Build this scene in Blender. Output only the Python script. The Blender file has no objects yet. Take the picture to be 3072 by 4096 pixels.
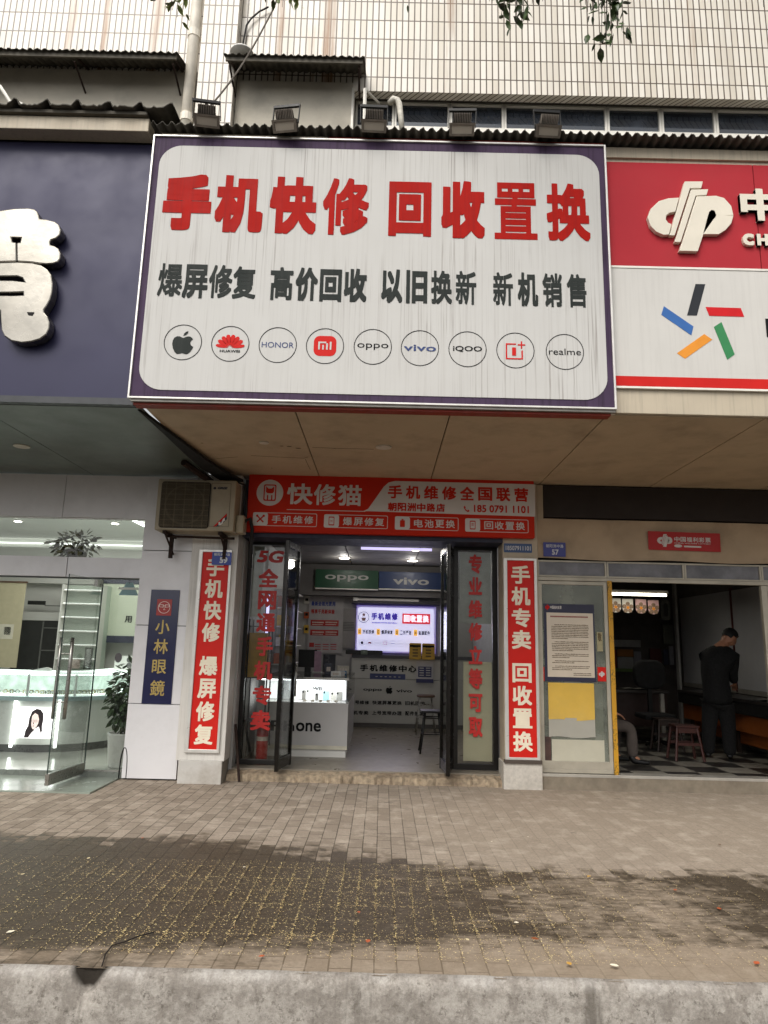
import bpy, bmesh, math, random
from mathutils import Vector, Matrix
random.seed(7)
sc = bpy.context.scene
PI = math.pi
# ------------------------------------------------------------------ camera, sky, sun, exposure
FPX, PITCH, ROLL, YAW, EYE = 2739.0, math.radians(11.0), math.radians(1.39), math.radians(-.08), Vector((0, 0, 1.6))
def _rot():
    cy, sy, cp, sp, cr, sr = math.cos(YAW), math.sin(YAW), math.cos(PITCH), math.sin(PITCH), math.cos(ROLL), math.sin(ROLL)
    yaw = Matrix(((cy, -sy, 0), (sy, cy, 0), (0, 0, 1)))
    base = Matrix(((1, 0, 0), (0, 0, -1), (0, 1, 0)))
    pit = Matrix(((1, 0, 0), (0, cp, sp), (0, -sp, cp)))
    rol = Matrix(((cr, -sr, 0), (sr, cr, 0), (0, 0, 1)))
    return rol @ pit @ base @ yaw
RM = _rot()
cd = bpy.data.cameras.new('camera'); cam = bpy.data.objects.new('camera', cd); sc.collection.objects.link(cam)
cd.sensor_fit = 'HORIZONTAL'; cd.sensor_width = 36; cd.lens = 36 * FPX / 3072; cd.clip_start = .05; cd.clip_end = 500
cam.matrix_world = Matrix.Translation(EYE) @ Matrix((RM[0], -RM[1], -RM[2])).transposed().to_4x4()
sc.camera = cam
SUN_EL, SUN_AZ = math.radians(47), math.radians(205)      # azimuth clockwise from +Y: behind the camera, a little to its left
w = bpy.data.worlds.new('World'); sc.world = w; w.use_nodes = True
wn = w.node_tree; bg = wn.nodes['Background']
sky = wn.nodes.new('ShaderNodeTexSky'); sky.sky_type = 'NISHITA'; sky.sun_disc = False
sky.sun_elevation = SUN_EL; sky.sun_rotation = SUN_AZ; sky.air_density = 1.0; sky.dust_density = 4.0; sky.ozone_density = 1.0
hs = wn.nodes.new('ShaderNodeHueSaturation'); hs.inputs['Saturation'].default_value = .06
wn.links.new(sky.outputs[0], hs.inputs['Color']); wn.links.new(hs.outputs[0], bg.inputs[0]); bg.inputs[1].default_value = .15
sd = bpy.data.lights.new('sun', 'SUN'); sd.energy = 1.4; sd.angle = math.radians(35); sd.color = (1, .93, .83)
sun = bpy.data.objects.new('sun', sd); sc.collection.objects.link(sun)
_d = Vector((math.sin(SUN_AZ) * math.cos(SUN_EL), math.cos(SUN_AZ) * math.cos(SUN_EL), math.sin(SUN_EL)))
sun.rotation_euler = _d.to_track_quat('Z', 'Y').to_euler(); sun.location = (0, -5, 12)
vs = sc.view_settings; vs.view_transform = 'Standard'; vs.look = 'None'; vs.gamma = 1; vs.use_curve_mapping = False; vs.exposure = .22
sc.render.engine = 'CYCLES'
sc.cycles.use_denoising = True; sc.cycles.max_bounces = 8; sc.cycles.transparent_max_bounces = 16; sc.cycles.sample_clamp_indirect = 4
sc.cycles.caustics_reflective = False; sc.cycles.caustics_refractive = False

# ------------------------------------------------------------------ measuring helpers: a photo pixel onto a real plane
def crop(ox, oy, s): return lambda x, y: (ox + x / s, oy + y / s)
A1 = crop(0, 0, 1.0801); A2 = crop(1536, 0, 1.0801); A3 = crop(0, 180, 2.0738); A4 = crop(750, 180, 1.8433)
SL = crop(500, 500, 1.659); SR = crop(1450, 500, 1.58); LN = crop(0, 500, 1.5806); RD = crop(2400, 500, 1.5804)
LF = crop(0, 1850, 1.6387); P2 = crop(550, 1850, 1.638); B3 = crop(950, 1850, 1.3487); C4 = crop(940, 2120, 2.106)
C5 = crop(1400, 2120, 2.107); P6 = crop(1950, 2120, 2.047); R7 = crop(2400, 1900, 1.701); KL = crop(0, 2550, 2.9625)
CA = crop(620, 1900, 4.3658); XP = crop(1380, 2380, 4.1475); CH = crop(0, 700, 2.95); R8 = crop(2400, 2380, 2.4688)
G1 = crop(0, 3000, 1.0801); G2 = crop(1536, 3000, 1.0801); FP = crop(0, 0, 1)
def ray(p): return RM.transposed() @ Vector(((p[0] - 1536) / FPX, (p[1] - 2048) / FPX, 1))
def onY(p, Y):
    d = ray(p); q = EYE + d * (Y / d.y); return q.x, q.z
def onZ(p, Z):
    d = ray(p); q = EYE + d * ((Z - EYE.z) / d.z); return q.x, q.y
def rc(c, x0, y0, x1, y1, Y):               # rectangle from its upper-left and lower-right corners on the wall plane Y
    a, b = onY(c(x0, y0), Y), onY(c(x1, y1), Y); return a[0], b[1], b[0], a[1]

# ------------------------------------------------------------------ materials
def lin(h):
    if not isinstance(h, str): return tuple(h)
    h = h.lstrip('#'); o = []
    for i in (0, 2, 4):
        c = int(h[i:i + 2], 16) / 255; o.append(c / 12.92 if c <= .04045 else ((c + .055) / 1.055) ** 2.4)
    return tuple(o)
class NT:
    def __init__(s, name):
        s.m = bpy.data.materials.new(name); s.m.use_nodes = True; s.t = s.m.node_tree
        s.p = s.t.nodes['Principled BSDF']; s.tc = s.n('ShaderNodeTexCoord')
    def n(s, k, **kw):
        x = s.t.nodes.new(k)
        for a, b in kw.items():
            if hasattr(x, a): setattr(x, a, b)
        return x
    def l(s, a, b): s.t.links.new(a, b)
    def mapping(s, scale, loc=(0, 0, 0), rot=(0, 0, 0)):
        m = s.n('ShaderNodeMapping'); s.l(s.tc.outputs['Object'], m.inputs[0])
        m.inputs['Scale'].default_value = scale; m.inputs['Location'].default_value = loc; m.inputs['Rotation'].default_value = rot
        return m.outputs[0]
    def noise(s, scale=5, vec=None, detail=4, rough=.55):
        x = s.n('ShaderNodeTexNoise'); x.inputs['Scale'].default_value = scale; x.inputs['Detail'].default_value = detail; x.inputs['Roughness'].default_value = rough
        s.l(vec if vec is not None else s.tc.outputs['Object'], x.inputs['Vector']); return x.outputs['Fac']
    def ramp(s, fac, a, b, lo=0., hi=1.):
        x = s.n('ShaderNodeMapRange'); x.clamp = True
        s.l(fac, x.inputs[0]); x.inputs[1].default_value = a; x.inputs[2].default_value = b; x.inputs[3].default_value = lo; x.inputs[4].default_value = hi
        return x.outputs[0]
    def mix(s, f, a, b):
        x = s.n('ShaderNodeMix'); x.data_type = 'RGBA'
        for sock, v in ((x.inputs[0], f), (x.inputs[6], a), (x.inputs[7], b)):
            if isinstance(v, (int, float)): sock.default_value = v
            elif isinstance(v, tuple): sock.default_value = (*v[:3], 1)
            else: s.l(v, sock)
        return x.outputs[2]
    def math(s, op, a, b=0.):
        x = s.n('ShaderNodeMath'); x.operation = op
        for i, v in ((0, a), (1, b)):
            if isinstance(v, (int, float)): x.inputs[i].default_value = v
            else: s.l(v, x.inputs[i])
        return x.outputs[0]
    def bump(s, h, strength=.3, dist=.01):
        b = s.n('ShaderNodeBump'); b.inputs['Strength'].default_value = strength; b.inputs['Distance'].default_value = dist
        s.l(h, b.inputs['Height']); s.l(b.outputs[0], s.p.inputs['Normal']); return b
    def base(s, c):
        if isinstance(c, tuple): s.p.inputs['Base Color'].default_value = (*c[:3], 1)
        else: s.l(c, s.p.inputs['Base Color'])
    def set(s, **k):
        for a, b in k.items():
            i = s.p.inputs[{'rough': 'Roughness', 'metal': 'Metallic', 'spec': 'Specular IOR Level', 'coat': 'Coat Weight'}[a]]
            if isinstance(b, (int, float)): i.default_value = b
            else: s.l(b, i)
def sc3(c, k): return tuple(min(1, max(0, x * k)) for x in c)
_mc = {}
def mat(name, col, rough=.6, metal=0., var=.12, scale=6., bump=0., spec=.5, dirt=0., dirtcol=(.06, .05, .04), streak=False):
    if name in _mc: return _mc[name]
    n = NT(name); c = lin(col)
    f = n.ramp(n.noise(scale), .3, .7)
    x = n.mix(f, sc3(c, 1 - var), sc3(c, 1 + var))
    if dirt:
        v = n.mapping((14, 14, .6)) if streak else None
        d = n.ramp(n.noise(1.6 if not streak else 2.2, v, 6, .65), .48, .75, 0, dirt)
        x = n.mix(d, x, dirtcol)
    n.base(x); n.set(rough=n.ramp(n.noise(scale * 2.3), .3, .7, max(.02, rough - .08), min(1, rough + .08)), metal=metal, spec=spec)
    if bump: n.bump(n.noise(scale * 9, None, 5), bump, .004)
    _mc[name] = n.m; return n.m
def emit(name, col, strength, base='#ffffff'):
    if name in _mc: return _mc[name]
    n = NT(name); n.base(lin(base)); n.p.inputs['Emission Color'].default_value = (*lin(col), 1); n.p.inputs['Emission Strength'].default_value = strength
    v = n.ramp(n.noise(3), .3, .7, strength * .94, strength * 1.06); n.l(v, n.p.inputs['Emission Strength'])
    _mc[name] = n.m; return n.m
def glass(name, tint=(.92, .96, .94), refl=1.0, haze=0.0, hazecol=(.5, .5, .48)):
    if name in _mc: return _mc[name]
    n = NT(name); t = n.t
    tr = n.n('ShaderNodeBsdfTransparent'); tr.inputs[0].default_value = (*tint, 1)
    gl = n.n('ShaderNodeBsdfGlossy'); gl.inputs['Roughness'].default_value = .02
    b = n.n('ShaderNodeBump'); b.inputs['Strength'].default_value = .04; b.inputs['Distance'].default_value = .02; n.l(n.noise(1.7), b.inputs['Height']); n.l(b.outputs[0], gl.inputs['Normal'])
    fr = n.n('ShaderNodeFresnel'); fr.inputs[0].default_value = 1.5
    m = n.n('ShaderNodeMixShader'); n.l(n.math('MULTIPLY', fr.outputs[0], refl), m.inputs[0]); n.l(tr.outputs[0], m.inputs[1]); n.l(gl.outputs[0], m.inputs[2])
    out = m.outputs[0]
    if haze:
        df = n.n('ShaderNodeBsdfDiffuse'); df.inputs[0].default_value = (*hazecol, 1)
        m2 = n.n('ShaderNodeMixShader'); n.l(n.ramp(n.noise(3, None, 5), .35, .8, haze * .3, haze), m2.inputs[0]); n.l(out, m2.inputs[1]); n.l(df.outputs[0], m2.inputs[2]); out = m2.outputs[0]
    n.l(out, t.nodes['Material Output'].inputs[0]); _mc[name] = n.m; return n.m

# ------------------------------------------------------------------ mesh building
_tc = {}
def glyph(body, bold=0., xs=1.):
    """the outline of a character or word as a flat mesh, normalised to its own box"""
    k = (body, bold, xs)
    if k in _tc: return _tc[k]
    c = bpy.data.curves.new('letter', 'FONT'); c.body = body; c.resolution_u = 3
    o = bpy.data.objects.new('letter', c); sc.collection.objects.link(o); bpy.context.view_layer.update()
    m = bpy.data.meshes.new_from_object(o.evaluated_get(bpy.context.evaluated_depsgraph_get()))
    V = [(v.co.x, v.co.y) for v in m.vertices]; F = [tuple(p.vertices) for p in m.polygons]
    bpy.data.objects.remove(o); bpy.data.meshes.remove(m); bpy.data.curves.remove(c)
    vs_, fs_ = [], []
    offs = [(0, 0)]
    if bold:
        K = 2 if bold < .031 else 8
        for q in range(-K, K):
            e = q / K; offs += [(bold * xs * a, bold * b) for a, b in ((e, -1), (1, e), (-e, 1), (-1, -e))]
        if bold > .05: offs += [(bold * xs * a * .5, bold * b * .5) for a in (-1, 1) for b in (-1, 1)]
    for i, (dx, dy) in enumerate(offs):
        b = len(vs_); vs_ += [(x + dx, y + dy, i) for x, y in V]; fs_ += [tuple(b + j for j in f) for f in F]
    x0, x1 = min(v[0] for v in vs_), max(v[0] for v in vs_); y0, y1 = min(v[1] for v in vs_), max(v[1] for v in vs_)
    r = ([((x - x0) / max(x1 - x0, 1e-6), (y - y0) / max(y1 - y0, 1e-6), i) for x, y, i in vs_], fs_, (x1 - x0) / max(y1 - y0, 1e-6))
    _tc[k] = r; return r
def rr(x0, z0, x1, z1, r, n=6):
    p = []
    for cx, cz, a in ((x1 - r, z1 - r, 0), (x0 + r, z1 - r, 90), (x0 + r, z0 + r, 180), (x1 - r, z0 + r, 270)):
        p += [(cx + r * math.cos(math.radians(a + 90 * i / n)), cz + r * math.sin(math.radians(a + 90 * i / n))) for i in range(n + 1)]
    return p
def circ(cx, cz, r, n=32, rz=None): return [(cx + r * math.cos(2 * PI * i / n), cz + (rz or r) * math.sin(2 * PI * i / n)) for i in range(n)]
class MB:
    def __init__(s): s.v = []; s.f = []
    def add(s, vs_, fs_):
        b = len(s.v); s.v += [tuple(v) for v in vs_]; s.f += [tuple(b + i for i in f) for f in fs_]; return s
    def box(s, x0, x1, y0, y1, z0, z1, M=None):
        V = [(x, y, z) for x in (x0, x1) for y in (y0, y1) for z in (z0, z1)]
        if M is not None: V = [M @ Vector(v) for v in V]
        return s.add(V, [(0, 1, 3, 2), (4, 6, 7, 5), (0, 4, 5, 1), (2, 3, 7, 6), (0, 2, 6, 4), (1, 5, 7, 3)])
    def rect(s, r, y0, y1): return s.box(r[0], r[2], y0, y1, r[1], r[3])
    def prism(s, poly, y0, y1, M=None):       # outline in (x, z), front at y0, back at y1
        n = len(poly)
        a = sum(poly[i][0] * poly[(i + 1) % n][1] - poly[(i + 1) % n][0] * poly[i][1] for i in range(n))
        if a < 0: poly = poly[::-1]
        V = [(x, y0, z) for x, z in poly] + [(x, y1, z) for x, z in poly]
        if M is not None: V = [M @ Vector(v) for v in V]
        return s.add(V, [tuple(range(n)), tuple(range(2 * n - 1, n - 1, -1))] + [(i, i + n, (i + 1) % n + n, (i + 1) % n) for i in range(n)])
    def frame(s, outer, inner, y0, y1):       # ring between two outlines with the same number of points
        n = len(outer); b = [(x, y, z) for y in (y0, y1) for L in (outer, inner) for x, z in L]
        F = []
        for i in range(n):
            j = (i + 1) % n
            F += [(i, j, n + j, n + i), (2 * n + i, 3 * n + i, 3 * n + j, 2 * n + j), (i, 2 * n + i, 2 * n + j, j), (n + i, n + j, 3 * n + j, 3 * n + i)]
        return s.add(b, F)
    def rframe(s, r, w_, y0, y1):
        x0, z0, x1, z1 = r
        return s.frame([(x0, z0), (x1, z0), (x1, z1), (x0, z1)], [(x0 + w_, z0 + w_), (x1 - w_, z0 + w_), (x1 - w_, z1 - w_), (x0 + w_, z1 - w_)], y0, y1)
    def ring(s, cx, cz, r, w_, y0, y1, n=40): return s.frame(circ(cx, cz, r, n), circ(cx, cz, r - w_, n), y0, y1)
    def tube(s, pts, r, n=8, cap=True):
        pts = [Vector(p) for p in pts]; b = len(s.v); m = len(pts)
        rs = r if isinstance(r, (list, tuple)) else [r] * m
        t0 = (pts[1] - pts[0]).normalized(); up = Vector((0, 0, 1)) if abs(t0.z) < .9 else Vector((1, 0, 0))
        u = t0.cross(up).normalized()
        for i, p in enumerate(pts):
            t = (pts[min(i + 1, m - 1)] - pts[max(i - 1, 0)]).normalized()
            u = (u - t * u.dot(t)).normalized(); w_ = t.cross(u)
            s.v += [tuple(p + (u * math.cos(2 * PI * k / n) + w_ * math.sin(2 * PI * k / n)) * rs[i]) for k in range(n)]
        for i in range(m - 1):
            for k in range(n):
                s.f.append((b + i * n + k, b + i * n + (k + 1) % n, b + (i + 1) * n + (k + 1) % n, b + (i + 1) * n + k))
        if cap: s.f += [tuple(b + k for k in range(n - 1, -1, -1)), tuple(b + (m - 1) * n + k for k in range(n))]
        return s
    def lathe(s, prof, c=(0, 0, 0), n=24):     # profile (radius, z) round a vertical axis
        b = len(s.v); m = len(prof)
        for r, z in prof: s.v += [(c[0] + r * math.cos(2 * PI * k / n), c[1] + r * math.sin(2 * PI * k / n), c[2] + z) for k in range(n)]
        for i in range(m - 1):
            for k in range(n): s.f.append((b + i * n + k, b + i * n + (k + 1) % n, b + (i + 1) * n + (k + 1) % n, b + (i + 1) * n + k))
        s.f += [tuple(b + k for k in range(n - 1, -1, -1)), tuple(b + (m - 1) * n + k for k in range(n))]
        return s
    def text(s, body, r, Y, bold=0., xs=1., deep=0., M=None, shear=0.):   # a character or word stretched to the rectangle r on the wall plane Y
        V, F, _a = glyph(body, bold, xs); x0, z0, x1, z1 = r
        P = [(x0 + (x1 - x0) * x + shear * y * (z1 - z0), Y - i * .00004, z0 + (z1 - z0) * y) for x, y, i in V]
        if M is not None: P = [M @ Vector(p) for p in P]
        s.add(P, F)
        if deep:
            ed = {}
            for f in F:
                for i in range(len(f)):
                    a, b = f[i], f[(i + 1) % len(f)]; k = (min(a, b), max(a, b)); ed[k] = None if k in ed else (a, b)
            q = {}; b0 = len(s.v)
            Q = [(p[0], p[1] + deep, p[2]) for p in P]
            s.v += Q; off = b0 - len(P)
            for k, e in ed.items():
                if e: s.f.append((off + e[1], off + e[0], b0 + e[0], b0 + e[1]))
        return s
    def line(s, body, r, Y, bold=0., xs=1., fill=.9, deep=0.):            # characters in equal cells along the rectangle r
        x0, z0, x1, z1 = r; n = len(body); w_ = (x1 - x0) / (n - (1 - fill))
        for i, ch in enumerate(body):
            if ch != ' ': s.text(ch, (x0 + i * w_, z0, x0 + (i + fill) * w_, z1), Y, bold, xs, deep)
        return s
    def column(s, body, r, Y, bold=0., fill=.84):                          # characters in equal cells down the rectangle r
        x0, z0, x1, z1 = r; wt = [.5 if ch == ' ' else 1. for ch in body]; h = (z1 - z0) / (sum(wt) - (1 - fill)); z = z1
        for ch, k in zip(body, wt):
            if ch != ' ': s.text(ch, (x0, z - fill * h, x1, z), Y, bold)
            z -= h * k
        return s
    def make(s, name, m, parent=None, bevel=0., smooth=False, sub=0):
        o_ = ORG.get(parent.name, Vector()) if parent is not None else Vector()
        me = bpy.data.meshes.new(name); me.from_pydata([(x - o_.x, y - o_.y, z - o_.z) for x, y, z in s.v], [], s.f); me.update()
        bm = bmesh.new(); bm.from_mesh(me); 
        if smooth: bmesh.ops.recalc_face_normals(bm, faces=bm.faces)
        bm.to_mesh(me); bm.free()
        if m is not None: me.materials.append(m)
        if smooth:
            for p in me.polygons: p.use_smooth = True
        o = bpy.data.objects.new(name, me); sc.collection.objects.link(o)
        if parent is not None: o.parent = parent
        ORG[o.name] = o_.copy()
        if bevel:
            b = o.modifiers.new('edge', 'BEVEL'); b.width = bevel; b.segments = 2; b.limit_method = 'ANGLE'; b.angle_limit = .7
        if sub:
            b = o.modifiers.new('smooth', 'SUBSURF'); b.levels = b.render_levels = sub
        return o
ORG = {}
def thing(name, label, cat, loc=(0, 0, 0), group=None, rz=0.):
    o = bpy.data.objects.new(name, None); sc.collection.objects.link(o); o.location = loc; o.empty_display_size = .1
    o['label'] = label; o['category'] = cat
    if group: o['group'] = group
    ORG[o.name] = Vector(loc); return o
def tag(o, label, cat, group=None):
    o['label'] = label; o['category'] = cat
    if group: o['group'] = group
    return o
def structure(o): o['kind'] = 'structure'; return o
def dup(root, loc, label, rot=None):
    r = root.copy(); sc.collection.objects.link(r); r.location = loc; r['label'] = label
    if rot is not None: r.rotation_euler = rot
    for ch in list(root.children):
        c = ch.copy(); sc.collection.objects.link(c); c.parent = r
        for g in list(ch.children):
            d = g.copy(); sc.collection.objects.link(d); d.parent = c
    return r
def lamp(name, kind, loc, energy, col, parent=None, size=.2, rot=(0, 0, 0), sizey=None, spread=None):
    l = bpy.data.lights.new(name, kind); l.energy = energy; l.color = col
    if kind == 'AREA':
        l.size = size
        if sizey: l.shape = 'RECTANGLE'; l.size_y = sizey
        if spread: l.spread = spread
    elif kind == 'POINT': l.shadow_soft_size = size
    o = bpy.data.objects.new(name, l); sc.collection.objects.link(o)
    if parent is not None: o.parent = parent; o.location = Vector(loc) - ORG[parent.name]
    else: o.location = loc
    o.rotation_euler = rot; return o
# ------------------------------------------------------------------ setting materials
def tile_mat():
    n = NT('cream wall tile'); v = n.n('ShaderNodeCombineXYZ'); s = n.n('ShaderNodeSeparateXYZ'); n.l(n.tc.outputs['Object'], s.inputs[0])
    n.l(n.math('ADD', s.outputs[0], s.outputs[1]), v.inputs[0]); n.l(s.outputs[2], v.inputs[1])
    b = n.n('ShaderNodeTexBrick'); b.offset = 0; b.squash = 1; n.l(v.outputs[0], b.inputs['Vector'])
    b.inputs['Scale'].default_value = 1; b.inputs['Brick Width'].default_value = .067; b.inputs['Row Height'].default_value = .247
    b.inputs['Mortar Size'].default_value = .0078; b.inputs['Mortar Smooth'].default_value = .25; b.inputs['Bias'].default_value = 0
    b.inputs['Color1'].default_value = (.80, .755, .675, 1); b.inputs['Color2'].default_value = (.66, .60, .505, 1); b.inputs['Mortar'].default_value = (.085, .058, .036, 1)
    stain = n.ramp(n.noise(1.0, n.mapping((2.6, 2.6, .18)), 5, .6), .62, .74)
    for k, (p, wd) in enumerate(((A1(455, 110), .05), (A1(678, 110), .085), (A1(1212, 100), .05), (A1(1440, 120), .04), (A1(1420, 20), .06))):
        x0 = onY(p, 6.5)[0]; dx = n.math('ABSOLUTE', n.math('SUBTRACT', s.outputs[0], n.math('ADD', n.math('MULTIPLY', n.math('SUBTRACT', n.noise(2.5), .5), .06), x0)))
        stain = n.math('MAXIMUM', stain, n.math('MULTIPLY', n.ramp(dx, wd, wd * .2), n.ramp(n.noise(1.0, n.mapping((3, 3, .7), (k, 0, 0)), 3), .3, .6)))
    fine = n.ramp(n.noise(1.0, n.mapping((16, 16, 1.1)), 4), .15, .5)
    c = n.mix(n.math('MULTIPLY', n.math('MULTIPLY', stain, fine), .97), b.outputs[0], (.27, .125, .035))
    g = n.ramp(n.noise(1.0, n.mapping((5, 5, .5)), 5), .5, .8, 0, .3)
    n.base(n.mix(g, c, (.40, .36, .30))); n.set(rough=.35); n.bump(n.math('SUBTRACT', 1., b.outputs['Fac']), .5, .004); return n.m
def paver_mat():
    n = NT('grey pavers partly wet'); s = n.n('ShaderNodeSeparateXYZ'); n.l(n.tc.outputs['Object'], s.inputs[0])
    wob = n.math('MULTIPLY', n.math('SUBTRACT', n.noise(2.3), .5), .012)
    v = n.n('ShaderNodeCombineXYZ'); n.l(n.math('ADD', s.outputs[1], wob), v.inputs[0]); n.l(n.math('ADD', s.outputs[0], wob), v.inputs[1])
    b = n.n('ShaderNodeTexBrick'); b.offset = .5; b.squash = 1; n.l(v.outputs[0], b.inputs['Vector'])
    b.inputs['Scale'].default_value = 1; b.inputs['Brick Width'].default_value = .232; b.inputs['Row Height'].default_value = .116
    b.inputs['Mortar Size'].default_value = .0042; b.inputs['Mortar Smooth'].default_value = .3
    b.inputs['Color1'].default_value = (.42, .352, .283, 1); b.inputs['Color2'].default_value = (.27, .222, .174, 1); b.inputs['Mortar'].default_value = (.072, .06, .048, 1)
    big = n.noise(.9, None, 5, .6); mid = n.noise(4.5, None, 6, .68); grit = n.noise(55, None, 5, .75)
    cell = n.n('ShaderNodeTexWhiteNoise'); cell.noise_dimensions = '2D'
    u, vv = n.math('FLOOR', n.math('DIVIDE', s.outputs[0], .116)), n.math('FLOOR', n.math('DIVIDE', s.outputs[1], .116))
    cv = n.n('ShaderNodeCombineXYZ'); n.l(u, cv.inputs[0]); n.l(vv, cv.inputs[1]); n.l(cv.outputs[0], cell.inputs['Vector']); rnd = n.math('SUBTRACT', cell.outputs['Value'], .5)
    # silted-up dry area to the right: the joints are filled with pale dust
    silt = n.ramp(n.math('ADD', s.outputs[0], n.math('MULTIPLY', n.math('SUBTRACT', big, .5), 3.0)), -.2, 1.2)
    c = n.mix(n.math('MULTIPLY', silt, .72), b.outputs[0], (.40, .332, .26))
    c = n.mix(n.ramp(grit, .3, .7, 0, .6), c, (.185, .152, .118))
    c = n.mix(n.ramp(mid, .50, .70, 0, .6), c, (.54, .465, .38))           # pale lime bloom
    c = n.mix(n.ramp(n.noise(3.1, n.mapping((1, 1.6, 1), (2, 9, 0)), 8, .75), .62, .70, 0, .7), c, (.075, .060, .046))   # old dark spots
    # rain-wet front strip: sharp edge under the drip line of the canopy, stepping paver by paver to the left, patchy drying to the right
    edge = n.math('ADD', n.math('ADD', n.math('MULTIPLY', n.math('SUBTRACT', mid, .5), 1.0), n.math('MULTIPLY', rnd, .22)), n.ramp(n.math('ADD', s.outputs[0], n.math('MULTIPLY', n.math('SUBTRACT', big, .5), 1.6)), .8, -1.3, 5.47, 6.05))
    front = n.ramp(n.math('SUBTRACT', edge, s.outputs[1]), -.09, .12)
    blot = n.math('ADD', n.math('MULTIPLY', n.noise(2.6, n.mapping((1, 2.0, 1), (3, 1, 0)), 6, .7), .5), n.math('MULTIPLY', n.noise(10, n.mapping((1, 2.2, 1)), 8, .75), .5))
    right = n.ramp(s.outputs[0], 1.9, 2.6, 0, .16)
    dry = n.math('ADD', n.ramp(n.math('ADD', s.outputs[0], n.math('MULTIPLY', n.math('SUBTRACT', big, .5), 2.2)), -1.2, 1.6, .27, -.025), right)
    kerbside = n.ramp(n.math('ADD', s.outputs[1], n.math('MULTIPLY', n.math('SUBTRACT', big, .5), .5)), 4.28, 3.95, 0, -.30)
    patch = n.ramp(n.math('ADD', n.math('ADD', n.math('ADD', blot, dry), kerbside), n.math('MULTIPLY', rnd, .07)), .41, .60)
    strip = n.ramp(n.math('ADD', s.outputs[1], n.math('MULTIPLY', n.math('SUBTRACT', blot, .5), 1.0)), 5.22, 5.30)  # just under the drips it is always wet
    wet = n.math('MULTIPLY', front, n.math('MAXIMUM', patch, strip))
    wetc = n.mix(n.ramp(grit, .3, .7), (.02, .015, .010), (.095, .072, .047))
    wetc = n.mix(n.math('MULTIPLY', b.outputs['Fac'], .8), wetc, (.014, .011, .008))
    wetc = n.mix(n.math('ADD', n.math('MULTIPLY', rnd, .5), .15), wetc, (.075, .058, .042))
    damp = n.math('MULTIPLY', front, .35)
    n.base(n.mix(n.math('MULTIPLY', wet, .94), n.mix(damp, c, (.27, .20, .125)), wetc))
    n.set(rough=n.ramp(wet, 0, 1, .92, .5), spec=n.ramp(wet, 0, 1, .15, .16))
    h = n.math('ADD', n.math('MULTIPLY', n.math('SUBTRACT', 1., b.outputs['Fac']), n.ramp(silt, 0, 1, 1., .25)), n.math('MULTIPLY', grit, .8))
    n.bump(h, .6, .007); return n.m
def kerb_mat():
    n = NT('stained kerb concrete'); s = n.n('ShaderNodeSeparateXYZ'); n.l(n.tc.outputs['Object'], s.inputs[0])
    mid = n.noise(9, None, 9, .75); big = n.noise(1.6, None, 4); g = n.noise(60, None, 5, .75)
    c = n.mix(n.ramp(mid, .44, .56), (.285, .255, .222), (.43, .395, .35))
    c = n.mix(n.ramp(n.noise(26, None, 6, .75), .55, .62, 0, .75), c, (.175, .152, .128))
    drip = n.ramp(n.noise(1., n.mapping((5, 2, .5), (4, 0, 0)), 5, .65), .60, .68, 0, .75)
    c = n.mix(drip, c, (.115, .098, .08)); c = n.mix(n.ramp(n.noise(3.6, n.mapping((1, 1, 1), (7, 0, 2)), 8, .75), .63, .67, 0, .8), c, (.085, .072, .058))
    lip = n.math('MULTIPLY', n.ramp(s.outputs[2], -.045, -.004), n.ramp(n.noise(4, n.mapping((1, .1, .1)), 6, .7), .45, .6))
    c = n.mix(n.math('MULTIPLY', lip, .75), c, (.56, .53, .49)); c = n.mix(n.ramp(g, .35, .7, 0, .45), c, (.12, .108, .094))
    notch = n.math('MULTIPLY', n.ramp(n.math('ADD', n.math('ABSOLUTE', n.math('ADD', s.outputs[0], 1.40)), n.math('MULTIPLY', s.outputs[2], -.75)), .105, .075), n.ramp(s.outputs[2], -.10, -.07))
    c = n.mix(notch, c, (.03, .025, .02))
    n.base(c); n.set(rough=.95, spec=.15); n.bump(n.math('ADD', n.math('MULTIPLY', mid, .7), n.math('MULTIPLY', g, .6)), .8, .012); return n.m
def sign_white():
    n = NT('rain streaked white vinyl'); c = (.56, .55, .525)
    st = n.ramp(n.noise(1., n.mapping((30, 30, .55)), 5, .7), .50, .74, 0, .24)
    top = n.ramp(n.noise(1., n.mapping((80, 80, .9)), 3), .56, .64, 0, .7)
    x = n.mix(st, c, (.36, .335, .30)); x = n.mix(n.math('MULTIPLY', top, n.ramp(n.noise(.9), .4, .65)), x, (.24, .21, .19)); 
    x = n.mix(n.ramp(n.noise(2.2, None, 3), .35, .7, 0, .25), x, (.47, .455, .43))
    n.base(x); n.set(rough=.55, spec=.15); return n.m
M_TILE, M_PAVE, M_KERB, M_SIGNW = tile_mat(), paver_mat(), kerb_mat(), sign_white()
M_DARKROOF = mat('weathered dark roof sheet', '#57534a', .85, var=.4, scale=9, dirt=.6, dirtcol=(.02, .018, .015))
M_ALU = mat('dull aluminium', '#bdb8ae', .42, .55, .12, 4, dirt=.35, dirtcol=(.16, .14, .12))
M_WHITEALU = mat('white aluminium', '#e6e2d8', .45, .1, .08, 4, dirt=.3, dirtcol=(.3, .27, .23))
M_SOFFIT = mat('beige soffit panel', '#bba68a', .62, 0, .06, 1.4, dirt=.5, dirtcol=(.17, .125, .08))
M_SOFFITG = mat('grey green soffit panel', '#646c66', .4, .1, .08, 1.2, dirt=.4, dirtcol=(.045, .045, .04))
M_VOID = mat('black void', '#0b0a09', .9, var=.2)
M_BEAM = mat('cream fascia board', '#b9ad98', .6, 0, .08, 2, dirt=.45, dirtcol=(.22, .19, .15), streak=True)
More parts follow.
